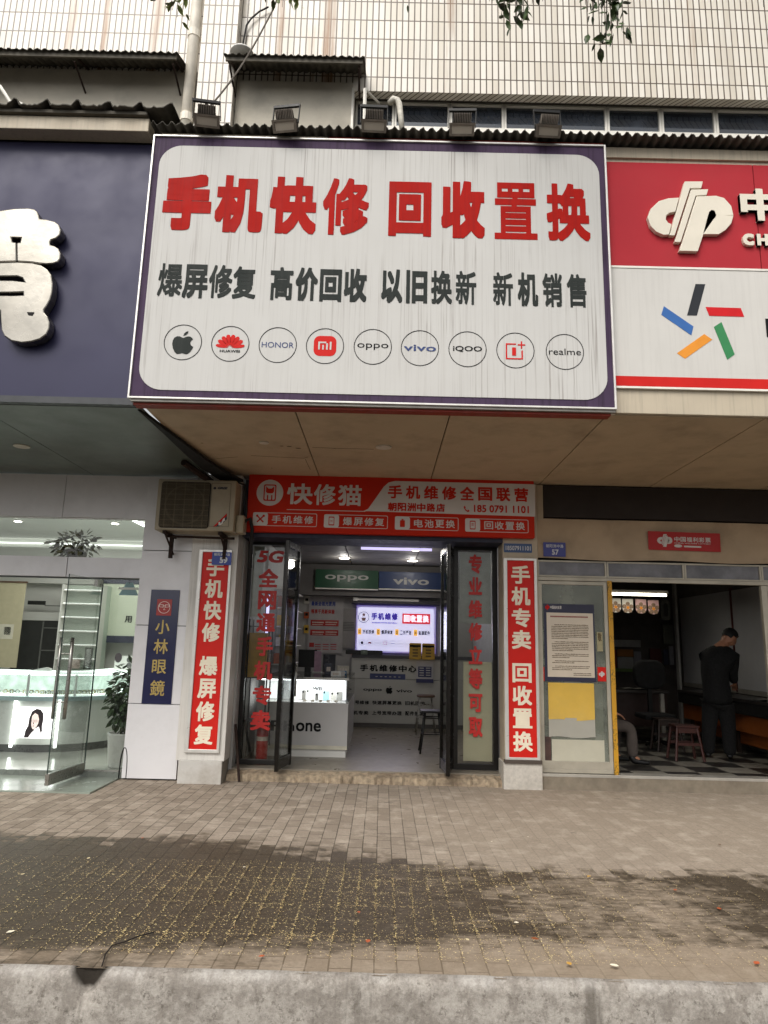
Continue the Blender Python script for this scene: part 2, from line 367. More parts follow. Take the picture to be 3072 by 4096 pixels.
M_CONC = mat('grey concrete', '#8f887c', .88, 0, .15, 5, .4, dirt=.5, dirtcol=(.10, .085, .07))
M_GREYW = mat('grey rendered board', '#c2bbac', .85, 0, .1, 2, dirt=.4, dirtcol=(.09, .085, .075))
M_GLASSUP = glass('upper window glass', (.20, .24, .28), 2.5, .55, (.15, .175, .22))  # blue-grey haze colour stands in for the sky reflected in the panes
M_BLACK = mat('black painted metal', '#1b1a19', .42, .4, .2, 8)
M_STEEL = mat('brushed steel', '#9c9a94', .32, .9, .08, 14)
M_WHITE = mat('white paint', '#dedcd6', .5, 0, .05, 3)
M_WPANEL = mat('pale composite panel', '#e0dedf', .42, .05, .05, 1.5, dirt=.25, dirtcol=(.36, .35, .34))
M_CREAM = mat('cream paint', '#b3a68e', .7, 0, .1, 3, dirt=.4, dirtcol=(.16, .13, .10))
M_RUST = mat('rusty iron', '#2c1c14', .8, .3, .35, 12, .3)

# ------------------------------------------------------------------ the ground
structure(MB().box(-40, 40, -40, 3.60, -.9, -.42).make('road', mat('road asphalt', (.075, .072, .068), .9, 0, .2, 20, .5)))
ks = []
random.seed(3)
N = 160
prof = [(-.45, 3.655), (-.20, 3.665), (-.06, 3.675), (-.018, 3.682), (-.002, 3.697), (.002, 3.74), (-.02, 3.80)]
kb = MB(); N = 420; xs_ = [-7 + 14 * i / N for i in range(N + 1)]
chips = [(-1.40, .05, .085), (.02, .05, .03), (-.35, .04, .02), (1.2, .05, .02), (.62, .03, .025), (-1.9, .05, .02), (1.75, .04, .02)]
for i, x in enumerate(xs_):
    ch = sum(d_ * math.exp(-((x - c_) / w_) ** 2) for c_, w_, d_ in chips) + .007 * (math.sin(x * 7.3) * math.sin(x * 17.1 + 1)) ** 2 + random.uniform(0, .005)
    for j, (z, y) in enumerate(prof):
        k = (0, 0, .2, .6, .5, 0, 0)[j]
        kb.v.append((x, y + .035 + ch * k * .8 + (random.uniform(-.003, .003) if 0 < j < 5 else 0), z - ch * (0, 0, .4, 1, .8, .15, 0)[j]))
m_ = len(prof)
for i in range(N):
    for j in range(m_ - 1): kb.f.append((i * m_ + j, (i + 1) * m_ + j, (i + 1) * m_ + j + 1, i * m_ + j + 1))
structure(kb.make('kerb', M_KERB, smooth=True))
pv = MB(); nx, ny = 70, 26
for j in range(ny + 1):
    for i in range(nx + 1):
        x, y = -9 + 18 * i / nx, 3.762 + (8.9 - 3.762) * j / ny
        pv.v.append((x, y, -.012 * math.exp(-((y - 5.4) / .35) ** 2) + .012 * math.sin(x * 1.1 + y) * math.sin(y * 1.7) * min(1, (8.2 - y) if y < 8.2 else 0) - .004))
for j in range(ny):
    for i in range(nx): pv.f.append((j * (nx + 1) + i, j * (nx + 1) + i + 1, (j + 1) * (nx + 1) + i + 1, (j + 1) * (nx + 1) + i))
structure(pv.make('pavement', M_PAVE, smooth=True))
structure(MB().box(-30, 30, 3.9, 30, -1, -.06).make('ground', mat('packed earth', (.12, .10, .08), .95)))

# petals and grit: nobody could count them
random.seed(11)
pb = MB()
clump = [(random.gauss(-.4, 1.3), random.uniform(3.92, 5.3), random.uniform(.05, .22)) for _ in range(150)]
for k in range(26000):
    t = random.random()
    if t < .45: cx, cy, cr = random.choice(clump); x, y = random.gauss(cx, cr), random.gauss(cy, cr * .7)
    else: x, y = (random.gauss(-.2, 1.2) if random.random() < .7 else random.uniform(-3.2, 3.4)), 3.9 + 1.58 * random.random() ** .9
    if not 3.88 < y < 5.55: continue
    j = random.random()
    if j < .38: x = round(x / .116) * .116 + random.gauss(0, .005)
    elif j < .50: y = round(y / .232) * .232 + random.gauss(0, .006)
    L, W_, a = random.uniform(.0018, .0058) * (1.5 if random.random() < .06 else 1), random.uniform(.0008, .0019), random.uniform(0, PI)
    c, s_ = math.cos(a), math.sin(a); z = .009
    P = [(x + c * L, y + s_ * L, z), (x - s_ * W_, y + c * W_, z + .002), (x - c * L, y - s_ * L, z + random.uniform(0, .003)), (x + s_ * W_, y - c * W_, z + .001)]
    pb.add(P, [(0, 1, 2, 3)])
o = pb.make('fallen_petals', mat('dry yellow petals', '#ffd69a', .5, 0, .3, 60)); o['kind'] = 'stuff'
LEAFC = ['#8a4a22', '#c79a4a', '#b55a32', '#d9c9a0', '#6d4a2c', '#e6dcc4', '#a8552f']
def leaf_outline(L, n=7):
    return [(L * (t - .5), .32 * L * math.sin(PI * t) ** .8) for t in [i / n for i in range(n + 1)]]
leaf_spots = [(G1(45, 785), .05, 5, 'cream curled leaf at the left end of the wet pavers'), (G1(98, 536), .035, 3, 'pale leaf on the wet pavers in front of the optician'),
    (G1(382, 467), .035, 3, 'pale leaf lying nearest the optician step on wet pavers'), (G1(615, 380), .03, 2, 'reddish leaf at the edge of the dry pavers'),
    (G1(1055, 505), .03, 5, 'small cream leaf in the middle of the wet pavers'), (G1(1590, 825), .045, 6, 'orange brown leaf near the kerb below the shop door'),
    (G1(1550, 700), .03, 2, 'small pinkish leaf above the orange brown one near the kerb'), (G2(885, 545), .04, 1, 'bright yellow leaf on the drip line of the canopy'),
    (G2(652, 815), .05, 0, 'large rust red leaf halfway to the kerb'), (G2(800, 922), .045, 1, 'yellow leaf standing on the dark patch by the kerb'),
    (G2(995, 930), .05, 5, 'white scrap of a leaf close to the kerb edge'), (G2(1258, 604), .035, 6, 'salmon leaf on the wet strip at the lottery shop side'),
    (G2(1448, 685), .045, 6, 'salmon coloured wide leaf below the wet strip at far right'), (G2(1610, 920), .05, 2, 'orange leaf by the kerb at the far right'),
    (G2(572, 745), .035, 5, 'cream leaf left of the large rust red leaf'), (G2(360, 818), .03, 3, 'tan leaf on drying pavers before the kerb'),
    (G2(1450, 408), .035, 4, 'thin brown leaf on the dry pavers outside the lottery shop'), (G2(622, 375), .02, 5, 'white petal scrap on the dry pavers'),
    (G2(465, 395), .022, 5, 'white cigarette sized scrap on dry pavers below the pillar'), (G1(1130, 890), .035, 2, 'small red brown leaf on the dark kerb side patch')]
for i, (p, L, ci, lab) in enumerate(leaf_spots):
    x, y = onZ(p, .012); a = random.uniform(0, PI); mb = MB(); O = leaf_outline(L * .95)
    top = [(u, v) for u, v in O] + [(u, -v) for u, v in O[-2:0:-1]]
    P = [(x + u * math.cos(a) - v * math.sin(a), y + u * math.sin(a) + v * math.cos(a), .011 + .10 * abs(v) + .04 * abs(u) + random.uniform(0, .002)) for u, v in top]
    c0 = (x, y, .011); mb.add(P + [c0], [(k, (k + 1) % len(P), len(P)) for k in range(len(P))])
    tag(mb.make('fallen_leaf', mat('leaf ' + LEAFC[ci], LEAFC[ci], .7, 0, .2, 40)), lab, 'leaf', 'leaves and scraps lying on the pavement')
# a thin black cable end lying over the kerb
pts = [onZ(G1(665, 788), .01), onZ(G1(600, 805), .01), onZ(G1(540, 830), .01), onZ(G1(485, 845), .01), onZ(G1(455, 885), .01), onZ(G1(440, 935), .01)]
tag(MB().tube([(x, y, .012) for x, y in pts], .0035, 6).make('twig', mat('dark twig', '#1d1612', .8)), 'thin dark bent twig lying across pavers to the notch in the kerb', 'twig')

# ------------------------------------------------------------------ upper storeys
ub = thing('tiled_building', 'cream tiled upper storeys above the shop signs with a dark window band', 'building', (0, 6.5, 7.5))
MB().box(-9, -2.13, 6.5, 6.61, 7.57, 11).make('wall', M_TILE, ub)
MB().box(-1.74, 9, 6.5, 6.61, 7.57, 11).make('wall', M_TILE, ub)
MB().box(-2.13, -1.74, 6.36, 6.9, 6.2, 11).make('pilaster', M_TILE, ub)
MB().box(-9, 9, 6.612, 7.2, 7.62, 7.8).make('band_soffit', mat('dark stained concrete', '#4a453e', .9, dirt=.5), ub)
MB().box(-9, -2.16, 6.46, 6.5, 6.0, 7.72).make('board', M_GREYW, ub)
x_g = onY(A1(1525, 400), 6.46)[0]
MB().box(-1.73, x_g, 6.46, 6.5, 6.0, 7.63).make('board', M_GREYW, ub)
MB().box(x_g - .012, x_g + .012, 6.45, 6.86, 6.0, 7.56).make('edge_strip', M_WHITEALU, ub)
posts = [x_g + .02] + [onY(A2(u, 520), 6.72)[0] for u in (45, 285, 518, 962, 1195, 1430)] + [4.25, 4.9, 5.6]
MB().box(x_g + .02, 7, 6.66, 6.84, 7.10, 7.275).make('sill', M_WHITEALU, ub, .004)
for a, b in zip(posts, posts[1:]):
    f = MB().rframe((a, 7.28, b - .004, 7.615), .024, 6.69, 6.76).make('window', M_WHITEALU, ub, .003)
    MB().box(a + .02, b - .024, 6.722, 6.728, 7.295, 7.60).make('pane', M_GLASSUP, f)
MB().box(x_g + .03, 7, 7.4, 7.45, 6.0, 8.0).make('back_wall', mat('dim room', '#3b3a3c', .9, var=.5, scale=1.5), ub)
MB().box(-9, 9, 6.62, 7.2, 6.0, 7.09).make('back_wall', M_CONC, ub)

pipe = thing('drain_pipe', 'cream plastic drain pipe running down beside the tiled pilaster', 'pipe', (-2.21, 6.36, 6.3))
MB().tube([(-2.21, 6.36, 6.2), (-2.21, 6.36, 11)], .06, 14).make('pipe', mat('cream plastic', '#ece4d4', .5, dirt=.3, dirtcol=(.35, .29, .22)), pipe, 0, True)
for z in (7.0, 8.05): MB().tube([(-2.21, 6.36, z), (-2.21, 6.36, z + .09)], .068, 14).make('collar', mat('cream plastic', '#ece4d4'), pipe)
def wave_sheet(x0, x1, y0, z0, y1, z1, pitch, amp, th=.006, shape='sin', jag=0.):
    mb = MB(); n = int((x1 - x0) / pitch * (8 if shape == 'sin' else 12)); P = []
    for i in range(n + 1):
        x = x0 + (x1 - x0) * i / n; ph = ((x - x0) / pitch) % 1
        h = amp * math.sin(2 * PI * ph) if shape == 'sin' else amp * max(0, min(1, (.14 - abs(ph - .5)) / .07))
        P.append((x, h, random.uniform(-jag, jag)))
    for x, h, jg in P:
        for y, z in ((y0 + jg, z0), ((y0 + y1) / 2, (z0 + z1) / 2), (y1, z1)):
            mb.v.append((x, y, z + h)); mb.v.append((x, y, z + h - th))
    for i in range(n):
        for k in range(2):
            a, b = i * 6 + 2 * k, (i + 1) * 6 + 2 * k
            mb.f += [(a, b, b + 2, a + 2), (a + 1, a + 3, b + 3, b + 1)]
        a, b = i * 6, (i + 1) * 6; mb.f += [(a, a + 1, b + 1, b)]
    return mb
for nm, x0, x1, yf, lab in (('awning', -9, -2.275, 6.10, 'long dark awning sheet over the grey board left of the pipe'), ('awning', -1.80, onY(A1(1575, 270), 6.10)[0], 6.10, 'short dark awning sheet over the grey board beside the pilaster')):
    aw = thing(nm, lab, 'awning', ((x0 + x1) / 2, 6.5, 7.8), 'awnings under the tiled wall')
    random.seed(5)
    wave_sheet(x0, x1, yf, 7.615, 6.52, 7.80, .076, .010, .006, jag=.008).make('roof_sheet', M_DARKROOF, aw, 0, True)
    MB().box(x0 + .02, x1 - .02, yf + .03, yf + .05, 7.56, 7.61).make('valance', mat('dark awning edge', '#5a554b', .85, var=.3, dirt=.5), aw)
    for k in range(4 if x0 < -5 else 2):
        xx = x1 - .06 - k * ((x1 - max(x0, -5.5)) - .12) / (3 if x0 < -5 else 1)
        MB().tube([(xx, yf + .06, 7.60), (xx, 6.5, 7.74)], .014, 6).make('strut', M_RUST, aw)
        MB().tube([(xx, yf + .06, 7.53), (xx, 6.47, 7.42)], .011, 6).make('strut', M_RUST, aw)
# small white lamp cap on the pilaster foot
lx, lz = onY(A1(1045, 218), 6.2)
sl = thing('wall_lamp', 'small white hooded lamp fixed above the short awning', 'lamp', (lx, 6.25, lz))
MB().lathe([(.01, .07), (.07, .06), (.12, .02), (.125, 0)], (lx, 6.22, lz - .03), 18).make('hood', mat('white enamel', '#e4e2dc', .3), sl, 0, True)
MB().tube([(lx, 6.24, lz - .01), (lx - .02, 6.42, lz - .02)], .018, 8).make('bracket', M_ALU, sl)
# hanging cable from the top to the first floodlight
pa, pb_ = onY(A1(1180, 40), 6.2), onY(A1(912, 455), 5.75)
tag(MB().tube([(pa[0] + .05, 6.32, pa[1] + .4)] + [(pa[0] + (pb_[0] - pa[0]) * t, 6.2 - .45 * t, pa[1] + (pb_[1] - pa[1]) * t - .10 * math.sin(PI * t)) for t in [i / 10 for i in range(11)]], .009, 6).make('cable', mat('grey cable', '#5d564d', .7)), 'grey cable slanting from the tiled wall down to the first floodlight', 'cable')
q = [onY(A1(*p), 6.46) for p in ((1160, 30), (1120, 50), (1085, 80), (1065, 110), (1050, 190))]
tag(MB().tube([(x, 6.46, z) for x, z in q], .010, 6).make('cable', mat('black cable', '#1a1817', .6)), 'short dark cable curving off the tiled wall beside the pilaster', 'cable')
# white pipes poking out by the windows
q = [onY(A2(*p), 6.2) for p in ((78, 560), (72, 500), (66, 450), (58, 434), (40, 428), (24, 445))]
tag(MB().tube([(x, 6.2, z) for x, z in q], [.028, .03, .032, .034, .034, .03], 10).make('bent_pipe', mat('taped white pipe', '#cfcabd', .6, 0, .2, 20), None, 0, True), 'wrapped white air conditioner pipe bending over the roof edge', 'pipe')
q0, q1, q2 = onY(A1(1577, 385), 6.25), onY(A1(1575, 520), 6.25), onY(A1(1635, 448), 6.5)
lb = MB(); lb.tube([(q1[0], 6.25, q1[1] - .1), (q0[0], 6.25, q0[1])], .02, 6); 
brk = thing('angle_bracket', 'white metal angle bracket standing on the roof beside the windows', 'bracket', (q1[0], 6.25, q1[1]))
lb.make('post', M_WHITEALU, brk); MB().tube([(q0[0], 6.25, q0[1]), (q2[0], 6.6, q2[1] + .1)], .014, 6).make('brace', M_WHITEALU, brk)
q = [onY(A1(*p), 6.0) for p in ((0, 372), (25, 410), (50, 450))]; r_ = [onY(A1(*p), 5.95) for p in ((55, 452), (80, 456), (100, 468), (117, 488))]
ht = thing('downpipe_spout', 'white bent spout on a thin pipe at the left end of the roof', 'pipe', (q[0][0], 6, q[0][1]))
MB().tube([(x, 6.0, z) for x, z in q], .018, 8).make('pipe', M_WHITEALU, ht); MB().tube([(x, 5.95, z) for x, z in r_], [.03, .042, .045, .035], 10).make('spout', M_WHITEALU, ht, 0, True)

# ------------------------------------------------------------------ the canopy that carries the signs
cp = thing('shop_canopy', 'beige panelled canopy soffit over the phone shop and lottery shop', 'canopy', (1, 6.5, 3.65))
JX = [-2.19, -.832, .565, 1.952, 3.348, 4.75, 6.2, 7.6, 9.0]
for a, b in zip(JX, JX[1:]): MB().box(a + .005, b - .005, 5.80, 8.75, 3.65, 3.67).make('soffit_panel', M_SOFFIT, cp, .003)
MB().box(-2.18, 9, 5.80, 8.75, 3.70, 3.74).make('backing', M_VOID, cp)
MB().box(2.02, 9, 5.76, 5.85, 3.66, 6.31).make('fascia', M_BEAM, cp, .006)
MB().box(2.02, 9, 5.735, 5.76, 6.20, 6.31).make('top_trim', M_BEAM, cp, .004)
MB().box(-9, 9, 5.90, 6.6, 3.9, 6.28).make('core', M_VOID, cp)
DL = emit('dim downlight lens', '#fff4e0', .10, '#cfc8bb')
for p, r in ((C4(0, 0), 0),): pass
for (u, v), r in ((crop(500, 1550, 1.508)(1560, 360), .082), (crop(500, 1550, 1.508)(838, 333), .05)):
    x, y = onZ((u, v), 3.645)
    MB().lathe([(r, 0), (r, .012)], (x, y, 3.640), 24).make('downlight', mat('downlight lens', '#c9c2b4', .35), cp)
cl = thing('optician_canopy', 'dark grey green canopy soffit in front of the optician', 'canopy', (-4, 6.5, 3.63))
gx = [(-9, -6.5), (-6.5, -5.1), (-5.1, -3.72), (-3.72, -2.215)]
for a, b in gx: MB().box(a + .004, b - .004, 5.86, 8.75, 3.635, 3.66).make('soffit_panel', M_SOFFITG, cl, .003)
for pts in (((1130, 360), (1260, 366), (1500, 372)), ((500, 436), (590, 425), (680, 418)), ((760, 410), (900, 418), (1080, 426), (1105, 418)), ((1088, 432), (1105, 470), (1118, 495))):
    MB().tube([(*onZ(crop(500, 1550, 1.508)(*p), 3.65), 3.6495) for p in pts], .0022, 5).make('crack', M_VOID, cp)
for u, v, r in ((945, 353, .02), (990, 355, .028), (1045, 366, .03), (1265, 367, .014), (465, 335, .014), (885, 486, .012)):
    x, y = onZ(crop(500, 1550, 1.508)(u, v), 3.65); MB().prism(circ(0, 0, r, 9, r * .5), -.0012, 0, Matrix.Translation((x, y, 3.650)) @ Matrix.Rotation(PI / 2, 4, 'X')).make('stain', mat('brown stain', '#4a3a28', .9, 0, .3, 30), cp)
MB().box(-9, -2.3, 5.86, 8.75, 3.69, 3.72).make('backing', M_VOID, cl)
MB().box(-9, -2.26, 5.79, 5.86, 3.64, 3.70).make('edge_trim', mat('charcoal trim', '#2e3034', .5), cl)
x, y = onZ(LN(137, 2032), 3.63); MB().lathe([(.085, 0), (.085, .01)], (x, y, 3.626), 24).make('downlight', mat('downlight lens', '#c9c2b4', .35), cl)
# broken cover strip and pipe stub in the joint of the two canopies
jb = thing('joint_strip', 'dark buckled strip hanging in the gap between the two canopies', 'strip')
q = [(-2.25, 5.9, 3.63), (-2.21, 6.6, 3.62), (-2.17, 7.2, 3.60), (-2.12, 7.8, 3.585), (-1.98, 8.25, 3.55)]
mb = MB()
for i, (x, y, z) in enumerate(q):
    w_ = .02 + .05 * i; mb.v += [(x - w_ * .3, y, z), (x + w_, y, z - .012), (x + w_, y, z + .02), (x - w_ * .3, y, z + .02)]
for i in range(len(q) - 1):
    for k in range(4): mb.f.append((i * 4 + k, i * 4 + (k + 1) % 4, i * 4 + 4 + (k + 1) % 4, i * 4 + 4 + k))
mb.f += [(0, 1, 2, 3)]
mb.make('strip', M_VOID, jb)
MB().tube([(-2.32, 7.6, 3.60), (-2.12, 8.1, 3.50)], .04, 8).make('pipe_stub', M_RUST, jb)

# roofs over the sign boxes
random.seed(2)
rf = thing('corrugated_roof', 'dark corrugated roof edge above the phone repair billboard', 'roof', (1, 6, 6.4))
wave_sheet(-2.28, 9, 5.60, 6.345, 6.62, 6.46, .087, .019, .007, jag=.01).make('roof_sheet', M_DARKROOF, rf, 0, True)
MB().box(-2.2, 7, 5.86, 5.90, 6.24, 6.33).make('batten', mat('brown timber', '#3a2c22', .85), rf)
rl = thing('ribbed_roof', 'dark ribbed roof edge above the navy optician sign', 'roof', (-5, 6, 6.5))
wave_sheet(-9.2, -2.05, 5.55, 6.475, 6.75, 6.56, .29, .055, .01, 'rib', .012).make('roof_sheet', M_DARKROOF, rl)
MB().box(-9, -2.32, 5.6, 5.66, 6.43, 6.462).make('edge_angle', mat('dark awning edge', '#2e2c28'), rl)
# ------------------------------------------------------------------ billboard of the phone shop
YS = 5.66
M_RED = mat('weathered red vinyl', '#a51a12', .6, 0, .10, 2.5, spec=.08, dirt=.55, dirtcol=(.20, .012, .012), streak=True)
M_DKGR = mat('dark grey vinyl', '#303432', .6, 0, .12, 3, spec=.08, dirt=.3, dirtcol=(.07, .07, .065), streak=True)
M_PURP = mat('purple sign border', '#493a50', .6, 0, .10, 3, spec=.1, dirt=.75, dirtcol=(.022, .014, .022), streak=True)
M_INK = mat('black ink', '#1a1b1c', .6, 0, .1, spec=.08); M_REDF = mat('flat red ink', '#c62824', .6, 0, .06, spec=.1); M_BLUEI = mat('grey blue ink', '#46527c', .6, 0, .08, spec=.08)
bb = thing('billboard', 'large white billboard with red and dark grey Chinese lettering and nine round phone logos', 'billboard', (-.13, YS, 3.66))
BX0, BX1, BZ0, BZ1 = -2.255, 1.985, 3.665, 6.262
MB().box(BX0, BX1, YS + .012, 5.80, BZ0, BZ1).make('panel', M_PURP, bb)
MB().rframe((BX0 - .008, BZ0 - .008, BX1 + .008, BZ1 + .008), .016, YS - .004, 5.80).make('frame', mat('pale edge trim', '#d8d5cf', .35, .3), bb, .002)
MB().prism(rr(BX0 + .068, BZ0 + .075, BX1 - .062, BZ1 - .10, .21, 10), YS + .006, YS + .012).make('face', M_SIGNW, bb)
MB().box(BX0 + .03, BX1 - .03, YS + .05, 5.81, BZ0 - .05, BZ0 - .008).make('under_strip', mat('red brown strip', '#8a2a16', .6, dirt=.4), bb)
MB().box(BX0 + .02, BX1, YS + .015, YS + .05, BZ0 - .030, BZ0 - .008).make('drip_edge', mat('dull grey metal', '#8f8b84', .5, .3), bb)
MB().box(-.62, BX1, 5.70, 5.84, BZ1 + .012, 6.32).make('top_strip', mat('red brown strip', '#8a2a16', .6), bb)
MB().box(-2.2, -.63, 5.70, 5.84, BZ1 + .012, 6.32).make('top_strip', M_BEAM, bb)
L = MB()
for c, a, ch, bd in ((SL, (270, 322, 558, 700), '手', .075), (SL, (615, 330, 905, 716), '机', .062), (SL, (972, 340, 1262, 725), '快', .058), (SL, (1322, 348, 1612, 732), '修', .036),
                     (SR, (170, 355, 433, 705), '回', .062), (SR, (500, 350, 773, 718), '收', .066), (SR, (833, 360, 1108, 725), '置', .022), (SR, (1160, 366, 1443, 735), '换', .040)):
    L.text(ch, rc(c, *a, YS), YS + .004, bd, .75)
L.make('lettering', M_RED, bb)
L = MB()
for c, a, ch, bd in ((SL, (230, 915, 372, 1138), '爆', .024), (SL, (393, 922, 540, 1150), '屏', .034), (SL, (565, 925, 703, 1150), '修', .030), (SL, (722, 935, 862, 1155), '复', .030),
                     (SL, (970, 940, 1108, 1162), '高', .034), (SL, (1138, 943, 1273, 1168), '价', .047), (SL, (1297, 955, 1433, 1172), '回', .048), (SL, (1458, 950, 1600, 1175), '收', .050),
                     (SR, (122, 910, 250, 1125), '以', .050), (SR, (278, 915, 408, 1128), '旧', .048), (SR, (435, 918, 565, 1132), '换', .033), (SR, (590, 920, 720, 1136), '新', .028),
                     (SR, (825, 928, 953, 1142), '新', .028), (SR, (980, 930, 1112, 1146), '机', .042), (SR, (1137, 935, 1265, 1150), '销', .032), (SR, (1290, 940, 1420, 1153), '售', .030)):
    L.text(ch, rc(c, *a, YS), YS + .004, bd, .75)
L.make('lettering', M_DKGR, bb)
APPLE = [(.0, .21), (.08, .245), (.18, .285), (.28, .28), (.36, .225), (.41, .16), (.34, .10), (.305, .0), (.335, -.10), (.44, -.17), (.39, -.30), (.30, -.43), (.21, -.50), (.12, -.49), (0, -.455),
         (-.12, -.49), (-.21, -.50), (-.31, -.41), (-.39, -.25), (-.43, -.06), (-.42, .10), (-.36, .215), (-.26, .28), (-.15, .28), (-.06, .235)]
LEAF = [(.0, .30), (.015, .39), (.09, .48), (.19, .52), (.18, .43), (.10, .335)]
def apple(mb, cx, cz, s, Y):
    mb.prism([(cx + s * x, cz + s * z) for x, z in APPLE], Y, Y + .002); mb.prism([(cx + s * x, cz + s * z) for x, z in LEAF], Y, Y + .002); return mb
def petals(mb, cx, cz, s, Y):
    for k in range(8):
        a = math.radians(12 + 22.3 * k); ca, sa = math.cos(a), math.sin(a); wd = .088 if 0 < k < 7 else .065
        mb.prism([(cx + s * (r * ca - t * sa), cz + s * (r * sa + t * ca)) for r, t in ((.07, 0), (.25, -wd * .7), (.42, -wd), (.52, -wd * .75), (.56, 0), (.52, wd * .75), (.42, wd), (.25, wd * .7))], Y, Y + .002)
    return mb
YL = YS + .003; R_ = .168
logos = [(SL, 383, 1440), (SL, 698, 1450), (SL, 1013, 1458), (SL, 1327, 1465), (SR, 65, 1400), (SR, 363, 1408), (SR, 664, 1415), (SR, 967, 1423), (SR, 1280, 1432)]
for k, (c, u, v) in enumerate(logos):
    cx, cz = onY(c(u, v), YS); rg = MB().ring(cx, cz, R_, .006, YL, YS + .007).make('logo_circle', M_INK, bb)
    m = MB(); mm = M_INK
    T = lambda s_, hw, hh, dz=0., bd=0., dx=0.: m.text(s_, (cx + dx - hw, cz + dz - hh, cx + dx + hw, cz + dz + hh), YL, bd)
    if k == 0: apple(m, cx, cz - .005, .215, YL); mm = M_DKGR
    if k == 1:
        petals(m, cx, cz - .042, .235, YL); mm = M_REDF; t_ = MB(); t_.text('HUAWEI', (cx - .088, cz - .082, cx + .088, cz - .058), YL, .02); t_.make('lettering', M_INK, rg)
    if k == 2: T('HONOR', .142, .026); mm = M_BLUEI
    if k == 3:
        m.prism(rr(cx - .10, cz - .095, cx + .10, cz + .095, .055), YL + .001, YL + .003); mm = M_REDF
        w_ = MB(); yy = YL - .001
        for b in ((-.06, -.035, -.045, .04), (-.045, .025, .01, .04), (.01, -.035, .025, .025), (-.024, -.035, -.010, .008), (.042, -.035, .057, .04)): w_.rect((cx + b[0], cz + b[1], cx + b[2], cz + b[3]), yy, yy + .001)
        w_.make('lettering', M_SIGNW, rg)
    if k == 4: T('oppo', .138, .030)
    if k == 5: T('vivo', .142, .030, bd=.012); mm = M_BLUEI
    if k == 6: T('iQOO', .128, .028, bd=.012)
    if k == 7:
        s_ = .075; t = .012; x0, z0 = cx - .085, cz - .085; mm = M_REDF
        m.rect((x0, z0, x0 + .15, z0 + t), YL, YL + .002).rect((x0, z0 + t, x0 + t, z0 + .138), YL, YL + .002).rect((x0, z0 + .138, x0 + .09, z0 + .15), YL, YL + .002).rect((x0 + .138, z0 + t, x0 + .15, z0 + .085), YL, YL + .002)
        m.rect((x0 + .106, z0 + .132, x0 + .172, z0 + .144), YL, YL + .002).rect((x0 + .133, z0 + .144, x0 + .145, z0 + .172), YL, YL + .002).rect((x0 + .133, z0 + .104, x0 + .145, z0 + .132), YL, YL + .002)
        m.text('1', (x0 + .055, z0 + .035, x0 + .09, z0 + .112), YL, .03)
    if k == 8: T('realme', .142, .030)
    m.make('logo', mm, rg)

# floodlights along the roof edge
fl = thing('floodlight', 'first floodlight from the left, tilted outward under the slanting cable', 'floodlight', (0, 0, 0), 'floodlights on the roof edge above the billboard')
T = Matrix.Rotation(math.radians(38), 4, 'X')
M_LAMP = mat('grimy lamp housing', '#4a433b', .7, .3, .3, 14, .2, dirt=.5)
hb = MB()
hb.prism([(-.112, -.085), (.112, -.085), (.118, .02), (-.118, .02)], -.035, .03, T); hb.prism([(-.085, .021), (.085, .021), (.075, .10), (-.075, .10)], -.005, .03, T)
hb.make('housing', M_LAMP, fl, .006)
fb = MB()
for i in range(11): fb.box(-.079 + i * .0155, -.074 + i * .0155, -.030, -.0055, .026, .105, T)
fb.make('cooling_fin', mat('pale lamp fins', '#8b8278', .6, .3, .25, 20), fl)
MB().frame([(-.114, -.087), (.114, -.087), (.120, .022), (-.120, .022)], [(-.092, -.068), (.092, -.068), (.096, .004), (-.096, .004)], -.047, -.036).make('bezel', mat('lamp rim', '#6b6257', .6, .2, .25, 14), fl)
for o in sc.objects:
    if o.name == 'bezel': o.data.transform(T)
MB().prism([(-.0915, -.0675), (.0915, -.0675), (.0955, .0035), (-.0955, .0035)], -.040, -.0355, T).make('lens', mat('dusty lamp glass', '#a39a8c', .35, 0, .15, 6, dirt=.4, dirtcol=(.2, .17, .13)), fl)
bk = MB(); bk.box(-.130, -.122, -.01, .01, -.02, .15); bk.box(.122, .130, -.01, .01, -.02, .15); bk.box(-.130, .130, -.012, .012, .15, .158 + .02); bk.make('bracket', M_BLACK, fl, .002)
MB().tube([(0, .0, .165), (0, .20, .12), (0, .22, -.22)], .014, 6).make('foot', M_RUST, fl)
fpos = [(A4(142, 535), -9, 0, None), (A4(722, 572), 6, 0, 'second floodlight, in front of the grey board under the short awning'), (A4(1375, 572), -1, 0, 'third floodlight, standing beside the white angle bracket'),
        (A2(337, 545), 2, 0, 'fourth floodlight, in front of the window band right of the bent pipe'), (A2(708, 552), 4, 0, 'last floodlight, nearest the lottery sign')]
for i, (p, rz, ry, lab) in enumerate(fpos):
    x, z = onY(p, 5.56); f = fl if i == 0 else dup(fl, (x, 5.56, z), lab)
    f.location = (x, 5.56, z + .005); f.rotation_euler = (0, math.radians((-5, 3, -1, 2, -3)[i]), math.radians((14, -12, 3, -4, 6)[i]))

